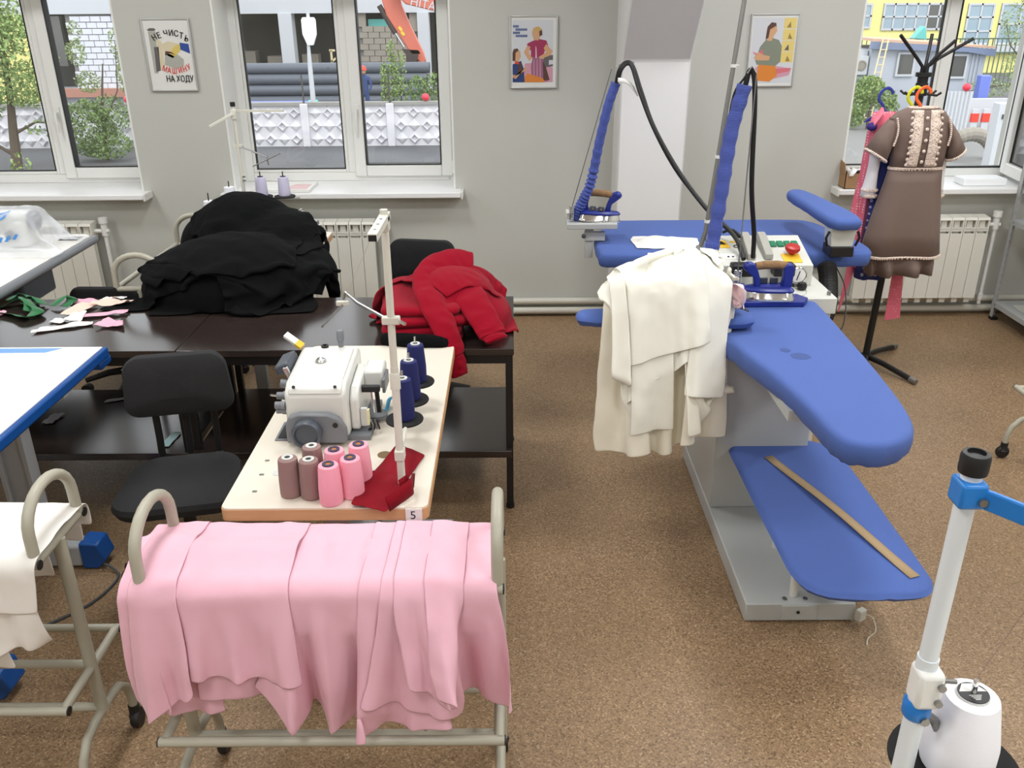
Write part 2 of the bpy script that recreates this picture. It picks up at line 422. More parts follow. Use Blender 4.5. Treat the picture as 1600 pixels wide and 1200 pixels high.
struct(B().box(8.6, 40, 9, 44, G, G+.02).o('ground_paving', 'pale_paving', smooth=False))
M('sky_backdrop', (225,230,235), .9)

# concrete fence with diamond relief
FY = 31.0; PW = 2.93
ft = thing('concrete_fence', 'whitewashed concrete fence with diamond relief along the street outside', 'fence', (-9, FY, G))
def fence_panel(xa, xb, z0, z1):
    b = B(); b.box(xa, xb, FY, FY+.14, z0, z1)
    nx, nz = 6, 3; dx, dz = (xb-xa)/nx, (z1-z0-.06)/nz
    for i in range(nx):
        for j in range(nz):
            cx, cz = xa+(i+.5)*dx, z0+.03+(j+.5)*dz; a, c = dx*.5, dz*.5
            d = .11
            b.add([(cx-a,FY,cz),(cx,FY,cz-c),(cx+a,FY,cz),(cx,FY,cz+c),(cx-a*.62,FY-d,cz),(cx,FY-d,cz-c*.62),(cx+a*.62,FY-d,cz),(cx,FY-d,cz+c*.62),
                   (cx-a*.34,FY-.01,cz),(cx,FY-.01,cz-c*.34),(cx+a*.34,FY-.01,cz),(cx,FY-.01,cz+c*.34)] if (i+j) % 2 else
                  [(cx-a,FY,cz),(cx,FY,cz-c),(cx+a,FY,cz),(cx,FY,cz+c),(cx-a*.5,FY-d*.7,cz),(cx,FY-d*.7,cz-c*.5),(cx+a*.5,FY-d*.7,cz),(cx,FY-d*.7,cz+c*.5),
                   (cx-a*.1,FY-d,cz),(cx,FY-d,cz-c*.1),(cx+a*.1,FY-d,cz),(cx,FY-d,cz+c*.1)],
                  [(0,1,5,4),(1,2,6,5),(2,3,7,6),(3,0,4,7),(4,5,9,8),(5,6,10,9),(6,7,11,10),(7,4,8,11),(8,9,10,11)])
    return b
for i in range(-4, 3):
    xa = -7.1 + i * PW
    fence_panel(xa+.13, xa+PW-.13, G, G+1.36).o('fence_panel', 'fence_concrete', ft, smooth=False)
    B().box(xa+.06, xa+PW-.06, FY-.1, FY+.22, G+1.36, G+1.46).o('coping', 'coping', ft, smooth=False)
    B().box(xa-.13, xa+.13, FY-.14, FY+.2, G, G+1.42).o('post', 'fence_concrete', ft, bevel=.02)
b = B()
for i in (0, 1): B().cyl((-7.1+i*PW, FY, G+1.4), (-7.1+i*PW, FY, G+2.35), .03, 6).o('stub_rod', 'dark_interior', ft)

# stacked black pipes behind the fence
n = 0
for row, (z, y) in enumerate([(-2.49,35.5),(-2.09,35.6),(-1.69,35.7),(-1.29,35.8),(-.89,35.9),(-.49,36.0),(-.28+.02,36.35)]):
    if row == 5: z = -.49
    if row == 6: continue
    b = B(); xr = -3.7 + .12*row; r_ = .205
    m = Matrix.Rotation(R(90), 4, 'Y')
    b.lathe([(r_*.9,0),(r_,0),(r_,10.5),(r_*.9,10.5),(r_*.88,10.3)], 20, (-14.2+.1*row, y, z+.0), m, caps=True)
    lab = ['lowest','second lowest','third from the bottom','third from the top','second from the top','topmost'][row]
    tag(b.o('drain_pipe', 'black_pipe'), 'long black plastic pipe, %s of the stack behind the concrete fence' % lab, 'pipe', 'stacked black pipes on the building site')
b = B().lathe([(.0,0),(.17,0),(.17,4.2),(0,4.2)], 20, (-11.6, 33.6, -1.62), Matrix.Rotation(R(90),4,'Y'), caps=False)
bp = thing('blue_pipe', 'blue pipe with a turquoise end cap lying behind the fence', 'pipe', (-9.5, 33.6, -1.8))
b.o('tube', 'blue_pipe', bp)
B().lathe([(0,0),(.2,0),(.2,.34),(0,.34)], 20, (-7.5, 33.6, -1.62), Matrix.Rotation(R(90),4,'Y'), caps=False).o('end_cap', 'teal', bp)
M('soil', (128,118,104), 1, bump=.8, bscale=5, var=.3, vscale=2)
b = B(); P = []
for i in range(22):
    row = []
    for j in range(60):
        x = -14 + j*.25; y = 31.95 + i*.15; e = max(0, min(1, i/3, (21-i)/3)); row.append((x, y, G - .02 + e*(.72+.22*fbm(x*.9, y*.9, 3) + .25*math.exp(-((x+4.6)/1.2)**2))))
    P.append(row)
tag(b.grid(P).o('soil_heap', 'soil'), 'long heap of grey soil and rubble behind the concrete fence', 'soil heap')

# street lamp
sl = thing('street_lamp', 'grey street lamp with a white paddle-shaped head outside the middle window', 'street lamp', (-7.12, 32.6, G))
B().tube([(-7.12,32.6,G),(-7.12,32.6,-.2),(-7.1,32.6,.62)], [.11,.08,.05], 10).o('pole', 'pale_render', sl)
B().prism([(x-7.02,z) for x, z in ((-.1,.5),(.1,.5),(.24,.86),(.24,1.32),(.19,1.4),(-.19,1.4),(-.24,1.32),(-.24,.86))], 32.5, 32.66, 'y').o('lamp_head', 'lamp_white', sl, bevel=.02)
B().box(-7.07,-6.97,32.56,32.62,1.38,1.62).o('bracket', 'far_white', sl)

# unfinished frame building behind the pipes
ub = thing('frame_building', 'unfinished concrete frame building with dark open bays behind the pipe stack', 'building', (-9, 50, G))
B().box(-17, -2.2, 50, 50.6, 1.3, 2.7).o('beam', 'pale_render', ub, smooth=False)
for xa, xb in ((-16.6,-15.9), (-12.35,-11.65), (-5.0,-4.4)):
    B().box(xa, xb, 49.9, 50.7, G, 1.3).o('column', 'pale_render', ub, smooth=False)
B().box(-17, -2.2, 50.6, 58, 2.3, 2.7).o('slab', 'grey_block', ub, smooth=False)
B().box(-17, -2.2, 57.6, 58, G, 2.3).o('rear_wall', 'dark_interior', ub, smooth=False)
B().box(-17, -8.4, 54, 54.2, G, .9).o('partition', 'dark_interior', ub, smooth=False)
wl = B().box(-8.3, -5.0, 50.28, 50.5, G, .62).o('infill_wall', 'mortar', ub, smooth=False)
blk = B().box(-.29,.29,-.06,.06,-.14,.14).mesh('block'); blk.materials.append(MATS['grey_block'])
for r_ in range(8):
    for c_ in range(5):
        piece(blk, 'block', wl, (-8.0+.62*c_+(.3 if r_%2 else 0)-ub.location.x, 50.24-ub.location.y, -1.6+.3*r_-ub.location.z))
for xa in (-8.2, -5.45):
    B().box(xa, xa+.42, 50.2, 50.5, .62, 1.3).o('block_pier', 'grey_block', ub, smooth=False)
B().box(-7.7, -5.5, 50.36, 50.4, .28, .98).o('netting', 'teal', ub, smooth=False).location.y += .2
for cx, s_ in ((-14.9,.55),(-13.3,.4),(-11.3,.45)):
    B().box(cx-s_, cx+s_, 52, 52.8, -1.6, -1.6+s_*1.7).o('pallet', 'grey_block', ub, smooth=False)
tb = B(); tb.obox((-9.1,49.2,-.5),(1.1,.1,.1)); tb.obox((-9.55,49.2,-1.6),(.1,.1,2.2)); tb.obox((-8.7,49.2,-1.6),(.1,.1,2.2)); tb.obox((-9.2,49.2,-.8),(.1,.1,.9),(0,R(55),0))
tag(tb.o('timber_trestle', 'wood_pale'), 'pale timber trestle standing behind the black pipes', 'trestle')

# white block building on the left
lb = thing('block_building', 'white block building with a dark window opening seen through the left window', 'building', (-18, 40, G))
B().box(-20.6, -15.4, 40, 44, G, -1.55).o('plinth', 'pale_render', lb, smooth=False)
B().box(-21.5, -15.4, 39.9, 44, 1.47, 2.9).o('beam', 'pale_render', lb, smooth=False)
wl = B().box(-18.95, -15.4, 40.06, 40.4, -1.55, 1.47).o('block_wall', 'mortar', lb, smooth=False)
blk = B().box(-.205,.205,-.06,.06,-.108,.108).mesh('brick'); blk.materials.append(MATS['white_block'])
for r_ in range(12):
    for c_ in range(9):
        x = -18.72 + .44*c_ + (.2 if r_ % 2 else 0)
        if x > -15.5: continue
        piece(blk, 'brick', wl, (x-lb.location.x, 40.03-lb.location.y+random.uniform(-.015,.015), -1.42+.245*r_-lb.location.z))
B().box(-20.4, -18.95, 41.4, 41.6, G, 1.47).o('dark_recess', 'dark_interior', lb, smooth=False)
B().box(-19.75, -19.2, 40.05, 40.3, -.6, 1.4).o('window_opening', 'far_glass_dark', lb, smooth=False)
B().box(-20.5, -19.8, 40.02, 40.4, -1.55, 1.47).o('pier', 'grey_block', lb, smooth=False)
B().box(-16.8, -16.2, 39.96, 40.06, -.6, .55).o('window_opening', 'far_glass', lb, smooth=False)
B().box(-20.6, -16.4, 39.6, 39.9, -1.85, -1.5).o('red_band', 'orange_red', lb, smooth=False)
tag(B().box(-33, -21.5, 46, 50, G, 6).o('yellow_building', 'yellow_wall'), 'pale yellow building behind the leafy tree at the far left', 'building')

# excavator: jib, stick, ram and bucket linkage
ex = thing('excavator', 'orange-red excavator with its arm reaching down over the pipe stack', 'excavator', (-3.6, 42, G))
B().prism([(-5.95,2.9),(-5.55,1.3),(-5.2,.75),(-4.55,-.3),(-4.05,-.75),(-3.88,-.6),(-3.98,-.25),(-4.5,.86),(-4.85,1.7),(-5.0,2.9)], 41.8, 42.2, 'y').o('stick', 'digger_red', ex, bevel=.05)
B().prism([(-5.2,2.35),(-4.6,1.75),(-1.2,.95),(-.9,.2),(-.4,.3),(-.2,1.3),(-3.2,2.5),(-4.7,3.0)], 41.2, 41.6, 'y').o('boom', 'digger_red', ex, bevel=.05)
B().cyl((-5.85,41.95,1.7), (-5.2,41.95,.55), .12, 10).o('ram', 'digger_dark', ex)
B().cyl((-5.2,41.95,.55), (-4.85,41.95,-.02), .05, 8).o('ram_rod', 'chrome', ex)
b = B(); b.prism([(-4.95,-.1),(-4.2,-.15),(-4.1,-.3),(-4.8,-.3)], 41.8, 42.1, 'y'); b.prism([(-4.75,-.3),(-4.2,-.3),(-4.3,-.7),(-4.6,-1.0),(-4.75,-.8)], 41.6, 42.3, 'y'); b.o('linkage', 'digger_dark', ex)
B().prism([(-4.5,-.8),(-3.95,-.62),(-3.75,-1.2),(-4.1,-1.9),(-4.8,-2.0)], 41.5, 42.5, 'y').o('bucket', 'grey_block', ex, bevel=.04)
B().box(-1.6,1.6,41.2,43.4,G+.9,.3).o('cab', 'digger_red', ex, bevel=.06)
for yy in (41.0, 43.1): B().prism(rrect(-2,2,G,G+.9,.4), yy, yy+.5, 'y').o('track', 'digger_dark', ex)
tx = text_b('HITACHI', .5); tx.v = [(-4.42+x*math.cos(R(-13))-y*math.sin(R(-13)), 41.18, 1.72+x*math.sin(R(-13))+y*math.cos(R(-13))) for x, y, z in tx.v]; tx.o('lettering', 'far_white', ex, smooth=False)
b = B(); b.obox((-4.95,41.78,.75),(.2,.02,.12),(0,R(50),0)); b.obox((-4.85,41.78,.55),(.2,.02,.12),(0,R(50),0)); M('yellow_sign',(240,200,70),.5); b.o('warning_plate', 'yellow_sign', ex)

# worker behind the fence, back to the street, in blue with a red helmet
def skin_person(loc):
    V = [(0,0,.86),(0,.02,1.1),(0,.03,1.32),(0,.0,1.46),(0,-.01,1.58),(-.17,.02,1.36),(-.26,.0,1.12),(-.22,-.16,.95),(.17,.02,1.36),(.27,.0,1.12),(.24,-.16,.95),
         (-.1,0,.8),(-.12,-.05,.44),(-.12,0,.06),(-.13,-.14,.03),(.1,0,.8),(.13,-.05,.44),(.13,0,.06),(.14,-.14,.03)]
    E_ = [(0,1),(1,2),(2,3),(3,4),(2,5),(5,6),(6,7),(2,8),(8,9),(9,10),(0,11),(11,12),(12,13),(13,14),(0,15),(15,16),(16,17),(17,18)]
    rad = [.15,.14,.16,.065,.1,.075,.055,.04,.075,.055,.04,.095,.07,.05,.045,.095,.07,.05,.045]
    me = bpy.data.meshes.new('person'); me.from_pydata(V, E_, []); o = bpy.data.objects.new('person', me); COL.objects.link(o)
    md = o.modifiers.new('skin', 'SKIN')
    for i, sv in enumerate(me.skin_vertices[0].data): sv.radius = (rad[i], rad[i]); sv.use_root = (i == 0)
    md2 = o.modifiers.new('sub', 'SUBSURF'); md2.levels = 1; md2.render_levels = 1
    me.materials.append(MATS['jacket_blue']); o.location = loc; return o
pr = skin_person((-5.4, 33.4, -2.02)); tag(pr, 'person in blue work clothes and a red helmet behind the fence', 'person')
B().ball((0,0,1.6), .12, 12, 8, (.9,1,1.1)).o('head', 'skin', pr)
b = B(); b.lathe([(.15,0),(.15,.02),(.135,.03),(.12,.1),(.07,.15),(0,.165)], 14, (0,0,1.63), caps=False); 
hm = b.o('helmet', 'helmet_red', pr); hm.location = (0,0,0)
for ch in pr.children:   # authored in the person's own frame
    me = ch.data
    for v in me.vertices: v.co += pr.location

# vegetation -------------------------------------------------------
def leaves(blobs, n, size, seed):
    """many small bent leaves scattered in ellipsoid shells; one uncountable mass"""
    rg = random.Random(seed); b = B(); tot = sum(q[3]*q[4]*q[5] for q in blobs)
    vs = []; fs = []
    for cx, cy, cz, rx, ry, rz in blobs:
        for _ in range(max(8, int(n*rx*ry*rz/tot))):
            while True:
                u = Vector((rg.uniform(-1,1), rg.uniform(-1,1), rg.uniform(-1,1)))
                if u.length < 1: break
            u = u.normalized() * (u.length ** .55)
            p = Vector((cx+u.x*rx, cy+u.y*ry, cz+u.z*rz)); q = Euler((rg.uniform(-1.2,1.2), rg.uniform(-1.2,1.2), rg.uniform(0,6.3))).to_matrix()
            s_ = size*rg.uniform(.6,1.3); o = len(vs)
            for c in ((-s_,0,0),(0,-s_*.5,.1*s_),(s_,0,-.1*s_),(0,s_*.5,.1*s_)): vs.append(p + q @ Vector(c))
            fs.append((o,o+1,o+2,o+3))
    b.v = [tuple(v) for v in vs]; b.f = fs; return b
def tree(name, label, base, trunk, blobs, n, size, mat, seed, cat='tree', group=None):
    t = thing(name, label, cat, base, group)
    for i, (pts, r0, r1) in enumerate(trunk):
        k = len(pts); B().tube(pts, [r0+(r1-r0)*j/(k-1) for j in range(k)], 7).o('trunk' if i == 0 else 'branch', 'bark', t)
    o = leaves(blobs, n, size, seed).o('foliage', mat, t, smooth=False); o['kind'] = 'stuff'
    return t
tree('leafy_tree', 'tall light green tree just outside the left window', (-14.7,26.2,G), [([(-14.7,26.2,G),(-14.55,26.2,-1.4),(-14.4,26.2,-.4),(-14.3,26.2,1.5)],.16,.06), ([(-14.6,26.2,-1.6),(-13.9,26.3,-1.25),(-13.2,26.4,-1.3)],.05,.015), ([(-14.65,26.2,-2.2),(-15.3,26.1,-1.7),(-15.9,26,-1.2)],.06,.02)],
     [(-14.1,26,.5,1.3,1.2,1.3),(-15.2,26,1.2,1.3,1.2,1.5),(-14.0,26.2,1.9,1.0,1.0,.9),(-13.7,26,-.2,.7,.7,.6),(-15.6,26,-.6,1.0,1.0,.9),(-13.6,26.3,-1.4,.6,.4,.25),(-14.2,25.6,-2.3,.35,.3,.3)], 7500, .075, 'leaf_light', 1)
tree('leafy_bush', 'wide green bush against the fence, low in the left window', (-13.0,28.5,G), [([(-13,28.5,G),(-12.9,28.5,-1.2),(-12.6,28.5,.2)],.07,.02), ([(-12.9,28.5,-1.6),(-12.3,28.5,-.6),(-12.1,28.5,.8)],.03,.01)],
     [(-13.3,28.3,-1.7,.85,.7,.9),(-12.8,28.2,-2.2,.8,.6,.45),(-12.6,28.4,-1.3,.6,.5,.6)], 3400, .06, 'leaf_mid', 2)
tree('slim_sapling', 'slim pale sapling in front of the white block wall', (-12.1,28.8,G), [([(-12.1,28.8,G),(-12.1,28.8,-1),(-12.2,28.8,1.1)],.035,.01)],
     [(-12.15,28.8,.75,.28,.25,.5),(-12.05,28.8,-.2,.33,.3,.6),(-11.8,28.8,-.7,.3,.3,.5),(-13.3,28.8,-.35,.42,.3,.35),(-13.5,28.8,.5,.3,.3,.4),(-13.4,28.8,1.15,.2,.2,.3)], 1500, .055, 'leaf_pale', 3)
for i, (x, z1, r_, lab) in enumerate(((-4.2,.68,.16,'tallest leafy sapling growing behind the fence, middle window'),(-3.92,.36,.2,'second leafy sapling beside the tallest one behind the fence'),(-4.48,-.05,.13,'short sapling at the left of the saplings behind the fence'))):
    tree('leafy_sapling', lab, (x,32.3,G+.6), [([(x,32.3,G+.6),(x,32.3,z1)],.03,.008)], [(x,32.3,z1-.3-.42*k,r_*(1+.1*k),r_,.28) for k in range(5) if z1-.3-.42*k > -1.7], 420, .06, 'leaf_light', 10+i, group='saplings behind the fence')
tree('leafy_shrub', 'round green shrub behind the fence at the right of the middle window', (-3.0,32.4,G+.6), [([(-3,32.4,G+.6),(-3,32.4,-1)],.04,.02)], [(-3.3,32.4,-1.0,.4,.35,.5),(-2.7,32.5,-.9,.45,.35,.5)], 1000, .06, 'leaf_mid', 14)
tree('round_bush', 'bright green bush at the left edge of the right window', (13.4,34,G), [([(13.4,34,G),(13.4,34,-1.6)],.06,.03)], [(13.3,34,-1.25,.55,.5,.5),(13.9,34,-1.6,.45,.4,.4),(12.95,34,-1.8,.4,.4,.4),(12.9,34,-2.3,.35,.3,.3),(14.2,34,-1.9,.3,.3,.25)], 2400, .07, 'leaf_light', 5)
tree('bare_tree', 'sparse grey-leaved tree at the right edge of the right window', (20.2,36,G), [([(20.2,36,G),(20,36,-.5),(19.6,36,1.8)],.1,.03), ([(20.1,36,-1.2),(18.9,36,-1.35),(17.6,36,-1.6)],.04,.01), ([(20,36,-.6),(19.2,36,.2),(18.9,36,1)],.03,.01)], [(19.7,36,1.0,1.0,.7,.9),(18.7,36,-1.4,1.0,.6,.35),(19.9,36,-.6,.8,.6,.6)], 1500, .06, 'leaf_pale', 6)
tb_ = B().box(-2.55,-2.0,33.2,33.8,G,-.6); tag(tb_.o('turquoise_tarp', 'teal', bevel=.08, seg=3), 'turquoise tarp bundle behind the shrub at the right of the middle window', 'tarp')
P = [[(-4.6+.09*j, 32.6+.12*i, -1.62+.1*fbm(j*.4,i*.5,9)-.02*i) for j in range(26)] for i in range(8)]
b = B().grid(P); tag(b.o('turquoise_sheet', 'teal'), 'turquoise sheet spread over the heap behind the saplings', 'sheet')

# right window: shed, yellow building, site bits
M('shed_roof_mat', (206,170,146), .8)
sh = thing('site_shed', 'blue-grey site shed with two windows and a blue roof edge', 'shed', (16.6,37,G))
B().box(14.3, 18.9, 37, 41, G, -.02).o('wall', 'shed_wall', sh, smooth=False)
B().prism([(14.15,.02),(14.2,.3),(19.1,-.02),(19.1,-.3),(18.0,-.12)], 36.7, 36.95, 'y').o('fascia', 'shed_blue', sh, smooth=False)
B().prism([(14.2,.3),(19.1,.0),(19.1,.08),(14.2,.4)], 36.8, 41, 'y').o('roof', 'shed_roof_mat', sh, smooth=False)
b = B(); 
for k in [q for q in range(14) if not 16.7+.15*q > 17.2 or 16.7+.15*q > 18.2]: b.box(16.7+.15*k, 16.76+.15*k, 36.95, 37, G, -.2)
b.o('cladding_rib', 'shed_wall', sh, smooth=False)
for xa, xb, za, zb in ((15.43,16.0,-.95,-.2),(17.4,18.1,-1.05,-.28)):
    wf = B(); frame_rect(wf, xa-.08, xb+.08, za-.08, zb+.08, .08, 36.9, 36.99); wo = wf.o('window', 'far_white', sh, smooth=False)
    B().box(xa, xb, 36.95, 36.98, za, zb).o('pane', 'far_glass_dark', wo, smooth=False)
lw = thing('site_cabin', 'low pale cabin with an air conditioner beside the blue-grey shed', 'cabin', (13.2,37.2,G))
B().box(12, 14.25, 37.2, 40, G, -.05).o('wall', 'far_white', lw, smooth=False)
ac = B().box(13.7, 14.2, 36.9, 37.2, -.95, -.25).o('air_conditioner', 'pale_render', lw, smooth=False)
B().lathe([(.2,0),(.2,.04),(.15,.05),(.15,.03),(0,.03)], 16, (13.95,36.9,-.6), Matrix.Rotation(R(90),4,'X'), caps=False).o('fan_grille', 'grey_block', ac)
tag(B().box(12.2,14.4,36.0,36.8,G,-1.0).o('dark_container', 'mesh_fence', bevel=.05), 'dark green container in front of the pale cabin', 'container')
yb = thing('yellow_school', 'bright yellow building with rows of windows behind the blue-grey shed', 'building', (28,60,G))
B().box(20, 44, 60, 66, G, 6).o('wall', 'yellow_wall', yb, smooth=False)
def ywin(x0, x1, z0, z1, nx, nz, dark=()):
    w_ = B(); frame_rect(w_, x0, x1, z0, z1, .12, 59.9, 60.0)
    for i in range(1, nx): w_.box(x0+(x1-x0)*i/nx-.05, x0+(x1-x0)*i/nx+.05, 59.9, 59.98, z0, z1)
    for j in range(1, nz): w_.box(x0, x1, 59.9, 59.98, z0+(z1-z0)*j/nz-.05, z0+(z1-z0)*j/nz+.05)
    wo = w_.o('window', 'far_white', yb, smooth=False)
    for i in range(nx): B().box(x0+(x1-x0)*i/nx, x0+(x1-x0)*(i+1)/nx, 59.95, 59.99, z0, z1).o('pane', 'far_glass_dark' if i in dark else 'far_glass', wo, smooth=False)
ywin(21.0, 22.85, .02, 1.5, 2, 2); ywin(23.55, 27.8, -.1, 1.5, 6, 2, (4,5)); ywin(28.9, 30.6, -1.0, 1.45, 2, 3); ywin(31.0, 33.6, -1.0, 1.45, 2, 2); ywin(34.2, 37, -1.0, 1.45, 3, 2)
B().box(20, 44, 59.6, 60, -1.5, -1.05).o('string_course', 'far_white', yb, smooth=False)
mf = thing('mesh_fence', 'dark green mesh fence in front of the yellow building', 'fence', (24,50,G))
b = B()
for z in (-.9, -.2): b.cyl((15,50,z),(38,50,z),.04,6)
b.o('rail', 'mesh_fence', mf); 
pk = B().box(-.025,.025,-.02,.02,G+.0-G,2.5).mesh('picket'); pk.materials.append(MATS['mesh_fence'])
for k in range(92): piece(pk, 'picket', mf, (15+.25*k-24, 0, .0))
gs = B().prism([(-.75,0),(.75,-.1),(.55,.75),(.25,1.05),(-.2,.6)], 45, 46.4, 'y'); 
for v in range(len(gs.v)): gs.v[v] = (gs.v[v][0]*.42+19.75, gs.v[v][1]*.4+27.2, gs.v[v][2]*.55+.02)
gt = thing('play_tower', 'turquoise-roofed play tower in front of the yellow building', 'play tower', (19.6,45.7,G)); gs.o('roof', 'teal', gt, bevel=.04)
for dx in (-.2,.2): B().cyl((19.75+dx,45.5,G),(19.75+dx,45.5,.1),.07,8).o('post', 'yellow_sign', gt)
ld = thing('ladder', 'pale wooden ladder leaning on the corner of the shed', 'ladder', (13.8,35.6,G))
a0, a1 = Vector((13.7,35.3,G)), Vector((14.55,36.6,.55))
for off in (0,.3): B().cyl(a0+Vector((off,0,0)), a1+Vector((off*.7,0,0)), .03, 6).o('rail', 'wood_pale', ld)
for k in range(1,12): p = a0.lerp(a1,k/12); B().cyl(p, p+Vector((.28,0,0)), .022, 6).o('rung', 'wood_pale', ld)
b = B(); 
for k in range(8): b.prism([(14.1+.13*k,30),(14.14+.13*k,29.95),(14.19+.13*k,29.95),(14.23+.13*k,30),(14.23+.13*k,30.02),(14.1+.13*k,30.02)], G, -.95)
tag(b.o('corrugated_fence', 'far_white'), 'short piece of white corrugated fence right of the coat rack', 'fence')
tag(B().box(15.35, 20, 33.5, 33.7, G, -1.55).o('white_wall', 'far_white', smooth=False), 'low white wall in front of the sparse tree', 'wall')
tag(B().box(17.85,18.25,34.95,35.35,G,-.86).o('blue_bin', 'blue_pipe', bevel=.04), 'blue bin standing beside the shed', 'bin')
for k, (x, lab) in enumerate(((16.85,'leftmost'),(17.25,'middle'),(17.65,'rightmost'))):
    b = B(); b.box(x-.12,x+.12,32.9,33,G,-1.85); o = thing('barrier_post', 'red and white barrier post, %s of the three by the low white wall' % lab, 'barrier', (x,32.9,G), 'barrier posts')
    b.o('body', 'far_white', o, smooth=False); B().box(x-.13,x+.13,32.88,33.01,-2.3,-2.0).o('red_band', 'helmet_red', o, smooth=False)
M('balloon_red', (225,60,80), .3)
for x, y, z, lab in ((14.9,30.0,-.82,'small red ball on top of the white corrugated fence'),(-2.95,31.05,-1.105,'small red ball on the fence coping at the right of the middle window'),(-13.1,31.05,-1.105,'small red ball on the fence seen in the left window')):
    tag(B().ball((x,y,z), .13, 12, 8).o('red_ball', 'balloon_red'), lab, 'ball')
cb = thing('white_cabinet', 'tall white utility cabinet outside at the right of the right window', 'cabinet', (13.85,25.4,G))
B().box(13.66,14.08,25.4,25.8,G,-.84).o('body', 'far_white', cb, bevel=.02); B().box(13.76,13.86,25.37,25.41,-1.25,-1.13).o('lock', 'dark_interior', cb)
# big ribbed duct lying in an arch
b = B(); pts = arc((13.95,27.2,G+.0), .78, 180, 0, 30, 'xz'); b.tube(pts, [.2+.02*(i%2) for i in range(31)], 12, caps=True)
tag(b.o('ribbed_duct', 'grey_block', smooth=False), 'arched grey ribbed duct standing on the paving outside the right window', 'duct')
# ------------------------------------------------------------------ furniture
def wood_mat(name, c1, c2, rough, scale=(1.2,18,18), spec=.5):
    m = bpy.data.materials.new(name); m.use_nodes = True; nt = m.node_tree; n = nt.nodes; l = nt.links; b = n['Principled BSDF']
    tc = n.new('ShaderNodeTexCoord'); mp = n.new('ShaderNodeMapping'); mp.inputs['Scale'].default_value = scale
    nz = n.new('ShaderNodeTexNoise'); nz.inputs['Scale'].default_value = 3; nz.inputs['Detail'].default_value = 6
    mx = n.new('ShaderNodeMix'); mx.data_type = 'RGBA'; mx.inputs['A'].default_value = lin(c1); mx.inputs['B'].default_value = lin(c2)
    l.new(tc.outputs['Object'], mp.inputs[0]); l.new(mp.outputs[0], nz.inputs['Vector']); l.new(nz.outputs['Fac'], mx.inputs['Factor']); l.new(mx.outputs['Result'], b.inputs['Base Color'])
    b.inputs['Roughness'].default_value = rough; b.inputs['Specular IOR Level'].default_value = spec
    MATS[name] = m
wood_mat('wenge', (34,27,25), (56,46,42), .16, spec=.6)
wood_mat('beech_edge', (196,150,104), (214,172,128), .45, (3,3,40))
M('white_laminate', (226,217,202), .35, var=.015, vscale=3)
M('white_top', (246,243,236), .35); M('blue_edge', (16,76,148), .35)
M('grey_metal', (172,174,176), .4)
M('dark_fabric', (36,36,37), .95, bump=.3, bscale=300)
M('black_fabric', (20,20,22), .95, bump=.3, bscale=300)
M('machine_white', (222,222,216), .32)
M('machine_grey', (120,123,128), .4)
M('machine_dark', (72,78,88), .4)
M('pad_foam', (28,28,29), .95)
M('iron_blue', (30,44,130), .35)
M('cork', (140,108,74), .9, bump=.4, bscale=160, var=.3, vscale=60)
M('board_blue', (72,97,164), .85, bump=.12, bscale=350, var=.04, vscale=4, sheen=.05)
M('hose_blue', (76,92,170), .9, bump=.5, bscale=45, sheen=.1, stretch=(1,1,8))
M('station_grey', (184,186,184), .4)
M('station_light', (208,208,200), .4)
M('hammered', (165,163,155), .5, bump=.4, bscale=220)
M('hose_black', (16,16,17), .55)
M('green_switch', (22,120,84), .35)
M('red_knob', (176,34,30), .35)
M('sign_yellow', (236,190,50), .5)
M('dial_white', (240,240,236), .3)

def wenge_table(xa, xb, label, legs=True):
    y0, y1, zt = 3.11, 3.755, .72
    t = thing('work_table', label, 'table', ((xa+xb)/2, (y0+y1)/2, 0), 'dark work tables')
    B().box(xa, xb, y0, y1, zt-.028, zt).o('tabletop', 'wenge', t, bevel=.002)
    a = B(); a.box(xa+.02, xb-.02, y0+.01, y0+.03, zt-.065, zt-.028); a.box(xa+.02, xb-.02, y1-.03, y1-.01, zt-.065, zt-.028); a.o('apron', 'black_metal', t, smooth=False)
    B().box(xa+.012, xb-.012, y0-.02, y1-.03, .255, .285).o('shelf', 'wenge', t, bevel=.002)
    for lx in (xa+.005, xb-.033):
        for ly in (y0+.008, y1-.036):
            B().box(lx, lx+.028, ly, ly+.028, 0.012, zt-.028).o('leg', 'black_metal', t, bevel=.002)
            B().cyl((lx+.014, ly+.014, 0), (lx+.014, ly+.014, .015), .018, 12).o('foot', 'black_plastic', t)
    return t
wenge_table(-1.3, 0.0, 'dark wenge work table carrying the red sweaters, with a low shelf')
wenge_table(-2.65, -1.304, 'dark wenge work table carrying the green and pink scraps, with a low shelf')

def sewing_table(xa, xb, ya, yb, zt, label, edge='beech_edge', legmat='grey_metal'):
    t = thing('sewing_table', label, 'table', ((xa+xb)/2, (ya+yb)/2, 0))
    B().prism(rrect(xa, xb, ya, yb, .02, 3), zt-.004, zt).o('tabletop', 'white_laminate', t)
    B().prism(rrect(xa-.002, xb+.002, ya-.002, yb+.002, .02, 3), zt-.036, zt-.0042).o('edge_band', edge, t)
    for y in (ya+.15, yb-.15):
        B().box((xa+xb)/2-.03, (xa+xb)/2+.03, y-.02, y+.02, .06, zt-.07).o('leg', legmat, t, bevel=.004)
        B().box(xa+.04, xb-.04, y-.025, y+.025, zt-.07, zt-.036).o('support_bar', legmat, t, bevel=.004)
        B().box(xa+.02, xb-.02, y-.025, y+.025, .015, .06).o('base_foot', legmat, t, bevel=.006)
        for x in (xa+.05, xb-.05): B().cyl((x,y,0),(x,y,.018),.02,12).o('glide', 'black_plastic', t)
    B().box((xa+xb)/2-.02,(xa+xb)/2+.02,ya+.15,yb-.15,.3,.34).o('crossbar', legmat, t, smooth=False)
    return t
